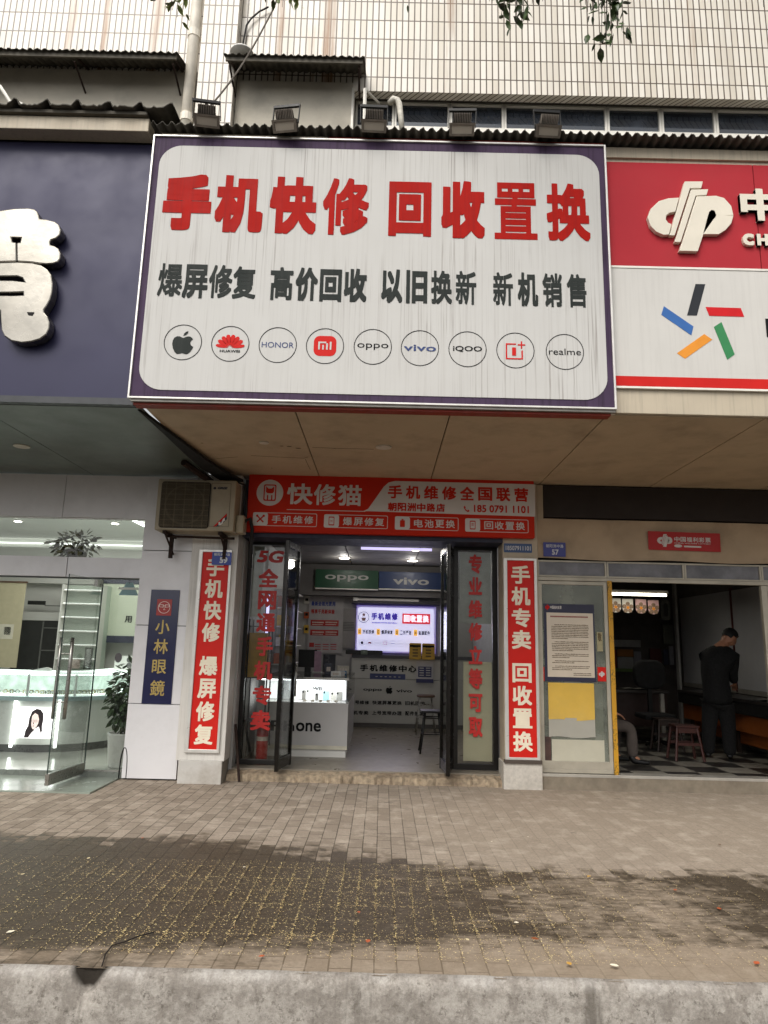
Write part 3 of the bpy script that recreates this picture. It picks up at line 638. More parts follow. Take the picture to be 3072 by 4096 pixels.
# ------------------------------------------------------------------ optician's navy sign
ns = thing('navy_sign', 'navy blue optician signboard with a chunky polished metal character', 'signboard', (-5, 5.8, 3.7))
MB().box(-9, -2.275, 5.80, 5.88, 3.70, 6.27).make('panel', mat('navy sign board', '#2c2b45', .42, .1, .07, 1.3, spec=.3), ns, .003)
MB().box(-9, -2.31, 5.64, 5.80, 6.285, 6.425).make('top_beam', M_BEAM, ns, .006)
M_CHROME = mat('polished letter steel', '#8a867e', .27, .9, .25, 1.8, .25)
def poly(c, pts, Y): return [onY(c(u, v), Y) for u, v in pts]
up = [(-250, 420), (0, 418), (80, 405), (180, 392), (330, 390), (400, 402), (440, 435), (458, 480), (465, 515), (540, 522), (640, 548), (695, 590), (718, 650), (705, 705), (660, 745), (600, 765), (588, 790), (592, 825), (640, 838), (690, 870), (715, 925), (710, 985), (680, 1025), (620, 1045), (540, 1050), (440, 1040), (380, 1030),
      (200, 1018), (196, 795), (235, 795), (248, 740), (130, 735), (145, 790), (190, 795), (194, 1018), (0, 1024), (-250, 1028)]
dn = [(-250, 1036), (0, 1034), (200, 1028), (372, 1038), (480, 1062), (560, 1115), (605, 1180), (622, 1280), (615, 1380), (590, 1470), (545, 1550), (515, 1590), (520, 1620), (560, 1670), (585, 1740), (580, 1810), (545, 1880), (470, 1935), (370, 1965), (250, 1978), (130, 1955), (50, 1900), (15, 1830), (5, 1700), (0, 1600), (-250, 1600),
      (-250, 1420), (150, 1424), (275, 1418), (272, 1380), (150, 1385), (-250, 1390), (-250, 1240), (150, 1245), (290, 1262), (265, 1215), (200, 1192), (-250, 1198)]
for pl in (up, dn):
    q = poly(CH, pl, 5.69); MB().prism(q, 5.69, 5.79).make('letter', M_CHROME, ns, .010)
    ax_ = min(x for x, z in q); MB().prism([(2 * ax_ - x - .004, z) for x, z in q], 5.69, 5.79).make('letter', M_CHROME, ns, .010)
hx = [(320, 1620), (405, 1622), (380, 1660), (335, 1655)]
MB().prism(poly(CH, hx, 5.69), 5.684, 5.695).make('letter_hole', M_VOID, ns)

# ------------------------------------------------------------------ lottery sign
YD = 5.735
M_REDB = mat('faded red sign board', '#ab3038', .6, 0, .06, 1.5, spec=.12, dirt=.25, dirtcol=(.30, .05, .05)); M_IV = mat('ivory raised letter', '#ddd5c4', .5, 0, .04, 5, dirt=.15, dirtcol=(.5, .45, .38))
lsn = thing('lottery_sign', 'red and white lottery signboard with raised ivory emblem and five coloured bars', 'signboard', (3, YD, 3.9))
z1, z2, z3 = onY(RD(68, 888), YD)[1], onY(RD(103, 1585), YD)[1], onY(RD(103, 1662), YD)[1]
zt = onY(RD(45, 232), YD)[1]; xs1 = onY(RD(985, 500), YD)[0]
MB().box(2.02, xs1 - .004, YD, 5.76, z1, zt).make('red_panel', M_REDB, lsn); MB().box(xs1 + .004, 9, YD, 5.76, z1, zt).make('red_panel', M_REDB, lsn)
MB().box(2.02, 9, YD - .006, 5.76, z1 - .022, z1 - .002).make('trim', M_WHITEALU, lsn)
MB().box(2.02, 9, YD, 5.76, z2, z1 - .024).make('white_panel', mat('rain marked white board', '#c9c6c0', .55, 0, .04, 2, dirt=.3, dirtcol=(.42, .40, .37), streak=True), lsn)
MB().box(2.02, 9, YD - .004, 5.76, z3 + .02, z2 - .002).make('red_stripe', M_REDF, lsn); MB().box(2.02, 9, YD - .006, 5.76, z3, z3 + .018).make('trim', M_WHITEALU, lsn)
EMB = [[(488, 478), (420, 482), (360, 500), (310, 548), (291, 602), (308, 655), (345, 692), (390, 712), (424, 710), (440, 645), (418, 635), (404, 615), (407, 590), (425, 574), (464, 566)],
       [(523, 376), (637, 376), (627, 418), (556, 420), (460, 715), (428, 715)], [(564, 427), (671, 425), (660, 462), (592, 466), (497, 757), (460, 757)],
       [(598, 470), (720, 466), (770, 480), (815, 530), (829, 590), (722, 592), (715, 606), (695, 622), (660, 627), (665, 595), (675, 565), (692, 553), (712, 560), (722, 588), (829, 592), (815, 640), (780, 680), (735, 708), (640, 708), (605, 815), (490, 812)]]
m = MB()
for p in EMB: m.prism(poly(RD, p, YD), YD - .045, YD - .001)
m.make('emblem', M_IV, lsn, .003)
def emblem(mb, x0, z0, x1, z1, Y):       # the same emblem small
    for p in EMB: mb.prism([(x0 + (x1 - x0) * (u - 290) / 540, z1 - (z1 - z0) * (v - 376) / 440) for u, v in p], Y, Y + .001)
    return mb
for pts, col in ((((603, 1006), (665, 1007), (612, 1205), (550, 1204)), '#34363a'), (((667, 1151), (889, 1158), (911, 1213), (690, 1207)), '#c8262b'), (((767, 1246), (719, 1277), (804, 1484), (851, 1450)), '#3f8355'),
                 (((658, 1322), (709, 1357), (537, 1478), (486, 1443)), '#e0923a'), (((403, 1146), (590, 1274), (577, 1330), (387, 1200)), '#3f69a6')):
    MB().prism(poly(RD, pts, YD), YD - .003, YD - .001).make('emblem_bar', mat('ink ' + col, col, .6, 0, .08, spec=.1), lsn)
m = MB(); m.text('中', rc(RD, 865, 418, 1132, 625, YD), YD - .04, .05, .8, .038); m.make('letter', M_IV, lsn); m = MB(); m.text('国', (rc(RD, 1165, 428, 1420, 625, YD)), YD - .04, .05, .8, .038); m.make('letter', M_IV, lsn)
for i, ch in enumerate('CHINA'):
    m = MB(); u = (890, 978, 1072, 1112, 1200)[i]; m.text(ch, rc(RD, u, 698 + i * 2, u + (76, 80, 24, 76, 84)[i], 773 + i * 2, YD), YD - .03, .07, 1, .028); m.make('letter', M_IV, lsn)
m = MB(); m.text('中', rc(RD, 1040, 1190, 1290, 1400, YD), YD - .003, .055); m.make('lettering', M_INK, lsn)
# ------------------------------------------------------------------ pillars between the shops
M_STONE = mat('pale granite', '#c0bab0', .8, 0, .14, 30, .15, dirt=.45, dirtcol=(.2, .17, .14)); M_PILW = mat('white pillar facing', '#d3cfc8', .55, 0, .06, 2, dirt=.5, dirtcol=(.25, .22, .18), streak=True)
M_VRED = mat('bright red sign film', '#d0241b', .4, 0, .06, 2.5, spec=.2); M_VWH = mat('cream letter film', '#f0e4cc', .5, 0, .05, 8)
pl = thing('pillar', 'pale clad pillar between optician and phone shop with a scuffed white foot', 'pillar', (-2.05, 8.45, 0))
MB().box(-2.345, -1.785, 8.30, 8.62, .24, 3.635).make('shaft', M_PILW, pl, .004)
MB().box(-2.30, -1.80, 8.262, 8.30, -.02, .25).make('foot_plate', mat('scuffed foot plate', '#c4c1bb', .6, 0, .08, 3, dirt=.75, dirtcol=(.2, .15, .10)), pl, .003)
MB().box(-2.30, -1.80, 8.32, 8.6, -.05, .24).make('core', M_CONC, pl)
pr = thing('pillar', 'cream pillar between phone shop and lottery shop on a rough granite block', 'pillar', (1.68, 8.5, 0))
MB().box(1.47, 1.905, 8.42, 8.75, .28, 3.64).make('shaft', mat('cream pillar facing', '#bfb29c', .7, 0, .08, 3, dirt=.4, dirtcol=(.2, .16, .12)), pr, .004)
MB().box(1.452, 1.905, 8.385, 8.74, -.05, .29).make('plinth', M_STONE, pr, .008)

def upright_sign(nm, lab, fr, inn, Y, body, tx, bd, grp):
    s = thing(nm, lab, 'sign', ((fr[0] + fr[2]) / 2, Y, fr[1]), grp)
    o, i = [(fr[0], fr[1]), (fr[2], fr[1]), (fr[2], fr[3]), (fr[0], fr[3])], [(inn[0], inn[1]), (inn[2], inn[1]), (inn[2], inn[3]), (inn[0], inn[3])]
    MB().frame(o, i, Y - .03, Y).make('frame', mat('worn aluminium frame', '#d6d3cd', .35, .4, .05, 8, dirt=.1), s, .004)
    MB().box(inn[0], inn[2], Y - .012, Y, inn[1], inn[3]).make('panel', M_VRED, s)
    MB().column(body, tx, Y - .015, bd, .86).make('lettering', M_VWH, s)
    return s
fr = rc(P2, 412, 570, 556, 1905, 8.29); fr = (-2.245, fr[1], -1.845, fr[3])
upright_sign('upright_sign', 'red upright sign with eight cream characters on the pillar below the air conditioner', fr, (fr[0] + .045, fr[1] + .04, fr[2] - .03, fr[3] - .03), 8.298, '手机快修 爆屏修复', (fr[0] + .10, fr[1] + .09, fr[2] - .085, fr[3] - .10), .030, 'red upright signs on the pillars')
fr = rc(P6, 112, 228, 426, 1890, 8.41); fr = (1.475, fr[1], 1.885, fr[3])
upright_sign('upright_sign', 'red upright sign with eight cream characters on the granite footed pillar', fr, (fr[0] + .045, fr[1] + .035, fr[2] - .035, fr[3] - .03), 8.418, '手机专卖 回收置换', (fr[0] + .095, fr[1] + .10, fr[2] - .085, fr[3] - .09), .030, 'red upright signs on the pillars')
MB().box(1.46, 1.90, 8.36, 8.42, .285, .325).make('sill_strip', mat('dark brown strip', '#4a4038', .6), pr, .003)

def plate(lab, r, Y, lines, col='#2b3f8e', ry=0.):
    p = thing('number_plate', lab, 'plate', ((r[0] + r[2]) / 2, Y, r[1]))
    MB().prism(rr(*r, .006, 2), Y - .004, Y).make('panel', mat('plate ' + col, col, .4, .1, .1, 8), p)
    for body, q, bd in lines:
        m = MB()
        w_, h = r[2] - r[0], r[3] - r[1]
        R = (r[0] + q[0] * w_, r[1] + q[1] * h, r[0] + q[2] * w_, r[1] + q[3] * h)
        m.line(body, R, Y - .006, bd, 1, .82) if len(body) > 3 and ord(body[0]) > 255 else m.text(body, R, Y - .006, bd)
        m.make('lettering', mat('plate letter white', '#cfd0d2', .5), p)
    return p
plate('blue house number plate 59 overlapping the top of the red upright sign', rc(P2, 490, 585, 612, 672, 8.25), 8.262, (('朝阳洲中路', (.1, .70, .92, .92), .02), ('59', (.40, .14, .80, .60), .04)))
plate('faded blue house number plate 57 on the cloth covered lintel of the lottery shop', rc(P6, 455, 100, 640, 220, 8.42), 8.418, (('朝阳洲中路', (.12, .62, .90, .86), .015), ('57', (.38, .12, .68, .50), .03)), '#3a3f86')
plate('narrow blue plate with a phone number above the granite footed pillar sign', rc(P6, 136, 108, 366, 186, 8.40), 8.416, (('18507911101', (.06, .24, .95, .74), .02),), '#33507c')

# ------------------------------------------------------------------ air conditioner
ac = thing('air_conditioner', 'grubby cream outdoor air conditioner unit hung above the pillar', 'air conditioner', (-2.2, 8.05, 2.9))
M_ACB = mat('yellowed air conditioner case', '#a3977f', .5, 0, .08, 2.5, dirt=.5, dirtcol=(.17, .13, .08))
ar = rc(CA, 58, 62, 1362, 985, 7.98); ax0, az0, ax1, az1 = ar
MB().box(ax0, ax1, 7.99, 8.29, az0, az1).make('case', M_ACB, ac, .012)
MB().box(ax1 + .002, ax1 + .10, 8.08, 8.27, az0 - .0, az0 + .22).make('valve_cover', M_ACB, ac, .02)
g = rc(CA, 125, 108, 925, 935, 7.98); ccx, ccz = (g[0] + g[2]) / 2, (g[1] + g[3]) / 2
MB().prism(rr(*g, .035), 7.984, 7.99).make('grille_recess', mat('dark grille recess', '#1c1712', .8), ac)
MB().frame(circ(ccx, ccz, .242, 40), circ(ccx, ccz, .222, 40), 7.978, 7.984).make('fan_ring', mat('dim fan ring', '#4a4031', .7), ac)
m = MB()
for k in range(46):
    x = g[0] + .014 + (g[2] - g[0] - .028) * k / 45; t = .0032 if k % 9 == 4 else .0017
    m.box(x - t, x + t, 7.968, 7.974, g[1] + .008, g[3] - .008)
for k in range(9): z = g[1] + .03 + (g[3] - g[1] - .06) * k / 8; m.box(g[0] + .01, g[2] - .01, 7.9745, 7.9765, z - .0016, z + .0016)
m.make('grille', mat('brown grey grille wire', '#7d715a', .6, .2), ac)
p_ = rc(CA, 992, 138, 1280, 905, 7.98); MB().rframe(p_, .004, 7.985, 7.99).make('side_panel', mat('panel groove', '#6d6351', .7), ac)
c0 = onY(CA(1043, 228), 7.98); m = MB(); m.prism(circ(c0[0], c0[1], .018, 20, .015), 7.986, 7.9885); m.text('GREE', rc(CA, 1088, 205, 1256, 250, 7.98), 7.987, .05, 1, 0, None, .25); m.make('lettering', mat('navy print', '#20222e', .5), ac)
q = poly(CA, [(1010, 903), (1253, 668), (1253, 770), (1115, 895)], 7.98); MB().prism(q, 7.9872, 7.9885).make('sticker', mat('navy print', '#20222e', .5), ac)
q = poly(CA, [(1010, 903), (1253, 668), (1253, 712), (1060, 893)], 7.98); MB().prism(q, 7.985, 7.987).make('sticker', M_REDF, ac)
q = poly(CA, [(1105, 830), (1130, 815), (1150, 850), (1185, 770), (1215, 745), (1220, 790), (1190, 815), (1175, 850), (1140, 875), (1110, 880)], 7.98); MB().prism(q, 7.983, 7.985).make('sticker', M_WHITE, ac)
m = MB()
for x in (ax0 + .13, ax1 - .15): m.box(x - .02, x + .02, 7.96, 8.42, az0 - .045, az0 - .01); m.tube([(x, 8.0, az0 - .04), (x, 8.38, az0 - .24)], .013, 6); m.box(x - .02, x + .02, 8.25, 8.298, az0 - .30, az0 - .03)
m.make('bracket', M_RUST, ac)
MB().tube([(ax0 + .10, 8.12, az0 - .055), (-1.8, 8.15, az0 - .06)], .016, 6).make('rail', M_RUST, ac)
pz = [(ax1 + .09, 8.15, az0 + .15), (ax1 + .15, 8.2, az0 + .20), (ax1 + .17, 8.26, az0 + .08), (ax1 + .17, 8.27, az0 - .4)]
MB().tube(pz, .022, 8).make('hose', mat('black foam hose', '#141312', .8), ac, 0, True)
tag(MB().tube([(-2.05, 8.1, 3.58), (-1.9, 8.18, 3.55), (-1.74, 8.25, 3.50), (-1.70, 8.27, 3.2), (-1.71, 8.28, 2.9)], .012, 6).make('cable', mat('black cable', '#1a1817')), 'black cable looping from the soffit down beside the red shop board', 'cable')

# ------------------------------------------------------------------ small navy optician sign on the white column
sg = thing('name_plaque', 'narrow navy plaque with a red spectacled face emblem and four gold characters', 'plaque', (-2.6, 8.38, .9))
r = rc(P2, 88, 832, 222, 1585, 8.385); xm = (r[0] + r[2]) / 2; r = (xm - .175, r[1], xm + .175, r[3])
MB().rect(r, 8.384, 8.396).make('panel', mat('gloss navy acrylic', '#242648', .12, 0, .06, 2), sg, .002)
h_ = r[3] - r[1]; e0 = (xm - .09, r[3] - .31, xm + .09, r[3] - .115)
MB().rect(e0, 8.381, 8.383).make('emblem', mat('dull red film', '#a52a26', .4), sg)
m = MB(); ec = (xm, (e0[1] + e0[3]) / 2); m.ring(ec[0], ec[1], .073, .006, 8.379, 8.3805)
for sx in (-1, 1): m.frame([(ec[0] + sx * (.036 + .027 * a), ec[1] + .016 + .018 * b) for a, b in ((-1, -1), (1, -.6), (1, 1), (-1, 1))][::sx], [(ec[0] + sx * (.036 + .020 * a), ec[1] + .016 + .012 * b) for a, b in ((-1, -1), (1, -.6), (1, 1), (-1, 1))][::sx], 8.379, 8.3805)
m.box(ec[0] - .012, ec[0] + .012, 8.379, 8.3805, ec[1] + .015, ec[1] + .021); m.box(ec[0] - .008, ec[0] + .016, 8.379, 8.3805, ec[1] - .030, ec[1] - .025); m.prism([(ec[0] - .008, ec[1] - .030), (ec[0] - .002, ec[1] - .030), (ec[0] + .008, ec[1] - .002), (ec[0] + .004, ec[1] - .002)], 8.379, 8.3805)
m.make('emblem_line', mat('cream line', '#e6d9cf', .5), sg)
m = MB()
for ch, (u0, v0, u1, v1) in (('小', (118, 1030, 210, 1125)), ('林', (105, 1155, 195, 1255)), ('眼', (90, 1290, 183, 1385)), ('鏡', (80, 1425, 177, 1530))):
    q = rc(P2, u0, v0, u1, v1, 8.385); cx = xm + (q[0] + q[2]) / 2 - (onY(P2((u0 + u1) / 2, (v0 + v1) / 2), 8.385)[0]); m.text(ch, (xm - .085, q[1], xm + .085, q[3]), 8.3825, .012)
m.make('lettering', mat('dull gold leaf', '#b29a5a', .4, .5, .2, 30), sg)
for sx in (-1, 1):
    for z in (r[1] + .03, r[3] - .03): MB().lathe([(.013, 0), (.013, .006), (.004, .010)], (0, 0, 0), 12).make('screw', M_STEEL, sg).matrix_local = Matrix.Translation(Vector((xm + sx * .15, 8.384, z)) - ORG[sg.name]) @ Matrix.Rotation(PI / 2, 4, 'X')

# ------------------------------------------------------------------ red shop board
YB = 8.30; M_BRED = mat('red board film', '#c62c18', .6, 0, .06, 2, spec=.12, dirt=.2, dirtcol=(.28, .05, .03)); M_BGREY = mat('greyish white film', '#d4cfcb', .55, 0, .05, 3)
sb = thing('shop_board', 'wide red shop board with cat and phone emblem over the phone shop door', 'signboard', (.07, YB, 2.9))
br = rc(B3, 58, 52, 1606, 408, YB); br = (-1.70, br[1], 1.845, br[3])
MB().rect(br, YB, YB + .09).make('panel', M_BRED, sb, .003)
def bx(u0, v0, u1, v1): return rc(B3, u0, v0, u1, v1, YB)
q = poly(B3, [(680, 262), (705, 250), (790, 130), (815, 108), (850, 100), (1604, 118), (1606, 292)], YB)
MB().prism(q, YB - .002, YB - .0005).make('white_field', M_BGREY, sb)
q = bx(266, 252, 690, 262); MB().box(q[0], q[2], YB - .002, YB - .0005, q[3] - .008, q[3]).make('line', M_BGREY, sb)
cx, cz = onY(B3(175, 163), YB); MB().prism(circ(cx, cz, .165, 40), YB - .002, YB - .0005).make('emblem', M_BGREY, sb)
m = MB(); m.frame(rr(cx - .078, cz - .105, cx + .078, cz + .105, .022), rr(cx - .063, cz - .088, cx + .063, cz + .090, .014), YB - .004, YB - .0025)
m.prism([(cx - .05, cz + .082), (cx - .05, cz + .01), (cx - .03, cz - .008), (cx + .03, cz - .008), (cx + .05, cz + .01), (cx + .05, cz + .082), (cx + .02, cz + .052), (cx - .02, cz + .052)], YB - .004, YB - .0025)
for s_ in (-1, 1): m.box(cx + s_ * .026 - .008, cx + s_ * .026 + .008, YB - .004, YB - .0025, cz - .088, cz - .03)
m.make('emblem_figure', M_BRED, sb)
m = MB()
for ch, u0, u1 in (('快', 270, 403), ('修', 415, 527), ('猫', 545, 668)): m.text(ch, bx(u0, 112 + (u0 - 270) * .028, u1, 228 + (u0 - 270) * .028, ), YB - .003, .022)
m.make('lettering', M_BGREY, sb)
m = MB()
for i, ch in enumerate('手机维修全国联营'): u = 812 + 97.2 * i; m.text(ch, bx(u, 122 + i * 2.2, u + 76, 195 + i * 2.6, ), YB - .004, .030)
m.make('lettering', M_BRED, sb); m = MB()
for i, ch in enumerate('朝阳洲中路店'): u = 812 + 52 * i; m.text(ch, bx(u, 216 + i * 1.1, u + 46, 262 + i * 1.1), YB - .004, .034)
m.make('lettering', M_BRED, sb); m = MB(); m.text('185 0791 1101', bx(1275, 228, 1572, 275), YB - .004, .026)
a = onY(B3(1236, 250), YB)
m.prism([(a[0] + dx * .05, a[1] + dz * .05) for dx, dz in ((-.75, .5), (-.45, .75), (-.2, .35), (-.38, .15), (-.1, -.25), (.2, -.42), (.45, -.2), (.75, -.5), (.5, -.78), (.2, -.8), (-.3, -.45), (-.65, .1))], YB - .004, YB - .003)
m.make('lettering', M_BRED, sb)
for i, (tx, u) in enumerate((('手机维修', 85), ('爆屏修复', 468), ('电池更换', 850), ('回收置换', 1228))):
    dv = i * 11; rr0 = bx(u, 268 + dv, u + 342, 348 + dv); bdg = MB().frame(rr(*rr0, .02), rr(rr0[0] + .007, rr0[1] + .007, rr0[2] - .007, rr0[3] - .007, .014), YB - .0025, YB - .0005).make('badge', M_BGREY, sb)
    rr1 = (rr0[0], rr0[1], rr0[0] + .185, rr0[3]); MB().prism(rr(*rr1, .035), YB - .003, YB - .0005).make('badge_icon', M_BGREY, bdg)
    c = ((rr1[0] + rr1[2]) / 2, (rr1[1] + rr1[3]) / 2); m = MB()
    if i == 0:
        for s_ in (-1, 1): m.prism([(c[0] + s_ * (x * .7071 - z * .7071), c[1] + x * .7071 + z * .7071) for x, z in ((-.055, -.009), (.055, -.009), (.055, .009), (-.055, .009))], YB - .005 - .0005 * s_, YB - .0035); m.prism(circ(c[0] + s_ * .04, c[1] + .04, .016, 10), YB - .005, YB - .0035)
    elif i == 2: m.prism(rr(c[0] - .03, c[1] - .05, c[0] + .03, c[1] + .035, .01), YB - .005, YB - .0035); m.prism(rr(c[0] - .012, c[1] + .036, c[0] + .012, c[1] + .05, .003), YB - .005, YB - .0035)
    else:
        m.frame(rr(c[0] - .035, c[1] - .055, c[0] + .035, c[1] + .055, .01), rr(c[0] - .027, c[1] - .042, c[0] + .027, c[1] + .042, .005), YB - .005, YB - .0035); m.box(c[0] - .014, c[0] + .014, YB - .005, YB - .0035, c[1] - .004, c[1] + .004)
        if i == 3: m.box(c[0] - .014, c[0] + .014, YB - .005, YB - .0035, c[1] + .014, c[1] + .021)
    m.make('icon', M_BRED, bdg)
    MB().line(tx, (rr0[0] + .235, rr0[1] + .035, rr0[2] - .045, rr0[3] - .032), YB - .003, .016, 1, .84).make('lettering', M_BGREY, bdg)
# ------------------------------------------------------------------ phone shop: front
Y1 = 8.86; FZ = .12
M_FRAME = mat('black door frame', '#201e1c', .35, .5, .2, 6); M_DOORM = mat('dark bronze door stile', '#1f1c19', .22, .6, .3, 9)
M_CLEAR = glass('clear shop glass', (.90, .91, .89), .8); M_DULLG = glass('smeared shop glass', (.66, .69, .67), .9, .22, (.16, .16, .155))
M_FLOORT = mat('pale floor tile', '#857d70', .34, 0, .06, 2.5, spec=.4); M_INW = mat('dim white interior wall', '#a5a3a0', .7, 0, .06, 2); M_DGL = glass('door glass', (.86, .88, .87), .8); M_CEIL = mat('grey ceiling panel', '#5d5a56', .7, 0, .05, 1.5)
ps = thing('phone_shop', 'phone repair shop interior behind the open folding doors', 'shop', (0, 9, 0))
MB().box(-1.76, 1.47, 8.62, 13.3, -.04, FZ).make('floor', M_FLOORT, ps)
m = MB(); random.seed(4); n = 90
for i in range(n + 1):
    x = -1.79 + 3.26 * i / n; j = random.uniform(-.02, .02); k = random.uniform(-.012, .012)
    m.v += [(x, 8.48 + j, -.02), (x, 8.50 + j * .8, .075 + k), (x, 8.62, .105 + k * .5), (x, 8.62, -.02)]
for i in range(n):
    for k in range(3): m.f.append((i * 4 + k, i * 4 + 4 + k, i * 4 + 5 + k, i * 4 + k + 1))
m.make('threshold', mat('broken stone threshold', '#9a8a74', .9, 0, .4, 18, .6, dirt=.7, dirtcol=(.10, .06, .035)), ps)
MB().box(-1.80, -1.76, 8.62, 13.3, 0, 3.3).make('side_wall', M_INW, ps); MB().box(1.72, 1.78, 8.76, 13.3, 0, 3.3).make('side_wall', M_INW, ps)
MB().box(-1.76, 1.72, 13.3, 13.4, 0, 3.3).make('back_wall', M_INW, ps)
for i in range(3):
    for j in range(6): MB().box(-1.75 + i * 1.16, -.608 + i * 1.16, 9.0 + j * .72, 9.70 + j * .72, 3.08, 3.10).make('ceiling_panel', M_CEIL, ps)
MB().box(-1.76, 1.72, 8.95, 13.3, 3.12, 3.14).make('ceiling_backing', M_VOID, ps)
MB().box(-1.76, 1.47, 8.40, 9.0, 2.88, 3.6).make('lintel', mat('navy lintel paint', '#23283a', .6), ps)
pu = onY(C5(95, 78), 8.95), onY(C5(690, 92), 8.95); MB().box(pu[0][0], pu[1][0], 8.93, 8.96, 2.83, 2.862).make('led_strip', emit('violet white led', '#c9c0f0', 1.1, '#aaaaaa'), ps)
# lights on the ceiling
for k, p in enumerate((C4(922, 235), C5(553, 165), C5(527, 257))):
    x, y = onZ(p, 3.07); nm = ('ceiling lamp nearest the green logo box', 'larger ceiling lamp near the shop door', 'ceiling lamp behind the larger one')[k]
    dl = thing('ceiling_lamp', 'round white lit ' + nm + ' in the phone shop', 'lamp', (x, y, 3.07), 'round ceiling lamps of the phone shop')
    R0 = .085 if k != 1 else .10
    MB().lathe([(R0 + .015, 0), (R0 + .015, .012)], (x, y, 3.066), 24).make('rim', M_WHITE, dl); MB().lathe([(R0, 0), (R0, .006)], (x, y, 3.060), 24).make('lens', emit('lit lamp lens', '#fff6e6', 9), dl)
    lamp('light', 'POINT', (x, y, 2.98), 6, (1, .96, .9), dl, .07)
# fixed glass panels with the red vertical words
gl_ = thing('shop_window', 'black framed glass panel with red words starting 5G beside the left folding door', 'window', (-1.5, Y1, FZ), 'black framed side windows of the phone shop')
MB().rframe((-1.765, .13, -1.235, 2.90), .055, Y1 - .03, Y1 + .03).make('frame', M_FRAME, gl_, .004)
MB().box(-1.712, -1.288, Y1 - .003, Y1 + .003, .185, 2.845).make('pane', M_CLEAR, gl_)
M_RL = mat('red glass lettering', '#c8231c', .5, 0, .08)
m = MB()
ch = [('5G', (205, 172, 395, 278)), ('全', (215, 325, 370, 485)), ('网', (208, 510, 352, 672)), ('通', (200, 700, 350, 860)), ('手', (205, 895, 335, 1065)), ('机', (165, 1100, 312, 1265)), ('专', (160, 1310, 308, 1475)), ('卖', (135, 1515, 290, 1690))]
for t, q in ch:
    r = rc(C4, *q, Y1); cx = -1.485; hw = (r[2] - r[0]) / 2 if t != '5G' else .165
    m.text(t, (cx - hw, r[1], cx + hw, r[3]), Y1 - .006, .035, 1, 0, None, .2 if t == '5G' else 0)
m.make('lettering', M_RL, gl_)
MB().box(-1.70, -1.56, Y1 + .02, Y1 + .024, 1.92, 2.83).make('backing_film', mat('torn grey film', '#a3a59d', .6, 0, .2, 5, dirt=.4), gl_)
g2 = thing('shop_window', 'black framed glass panel with red words over cream backing beside the right folding door', 'window', (1.2, Y1, FZ), 'black framed side windows of the phone shop')
MB().rframe((.90, .13, 1.47, 2.90), .065, Y1 - .03, Y1 + .03).make('frame', M_FRAME, g2, .004)
MB().box(.963, 1.407, Y1 - .003, Y1 + .003, .195, 2.84).make('pane', M_CLEAR, g2)
m = MB()
for t, q in (('专', (948, 205, 1103, 368)), ('业', (960, 395, 1118, 548)), ('维', (945, 590, 1115, 745)), ('修', (945, 780, 1115, 935)), ('立', (955, 975, 1118, 1132)), ('等', (945, 1165, 1112, 1340)), ('可', (945, 1378, 1105, 1535)), ('取', (950, 1575, 1118, 1745))):
    r = rc(C5, *q, Y1); m.text(t, (1.19 - .085 - .0, r[1], 1.19 + .085, r[3]), Y1 - .006, .038)
m.make('lettering', M_RL, g2)
MB().box(1.04, 1.40, Y1 + .03, Y1 + .036, .22, 1.42).make('backing_board', mat('cream backing board', '#dcd4b6', .6, 0, .06, 3), g2)
MB().box(.99, 1.395, Y1 + .03, Y1 + .034, 1.9, 2.82).make('backing_film', mat('torn grey film', '#a3a59d', .6, 0, .2, 5, dirt=.4), g2)
# folding door leaves
def leaf(parent, a, b, first):
    d = Vector((b[0] - a[0], b[1] - a[1], 0)); L = d.length; d.normalize(); M = Matrix.Translation((a[0], a[1], 0)) @ Matrix.Rotation(math.atan2(d.y, d.x), 4, 'Z')
    for u in (0, L - .04): MB().box(u, u + .04, -.022, .022, .135, 2.84, M).make('stile', M_DOORM, parent, .004)
    for z0, z1_ in ((.15, .27), (2.76, 2.835)): MB().box(.05, L - .05, -.018, .018, z0, z1_, M).make('rail', M_DOORM, parent, .003)
    MB().box(.045, L - .045, -.003, .003, .27, 2.76, M).make('pane', M_DGL, parent)
    if first: MB().tube([M @ Vector((L - .07, -.05, .95)), M @ Vector((L - .07, -.05, 1.35))], .012, 8).make('handle', M_STEEL, parent, 0, True)
for nm, pts in (('at the glass counter side', ((-1.235, 8.84), (-1.185, 8.32), (-1.10, 8.86))), ('at the stool side', ((.895, 8.84), (.795, 8.30), (.765, 8.86)))):
    fd = thing('folding_door', 'dark glass folding door folded open outward ' + nm, 'door', (pts[1][0], 8.6, .13), 'folding doors of the phone shop')
    leaf(fd, pts[0], pts[1], False); leaf(fd, pts[1], pts[2], True)
tag(MB().tube([(-1.62, 8.42, .0), (-1.74, 8.60, .62)], .016, 8).make('rod', M_RUST), 'rusty rod leaning in the corner beside the folding door', 'rod')
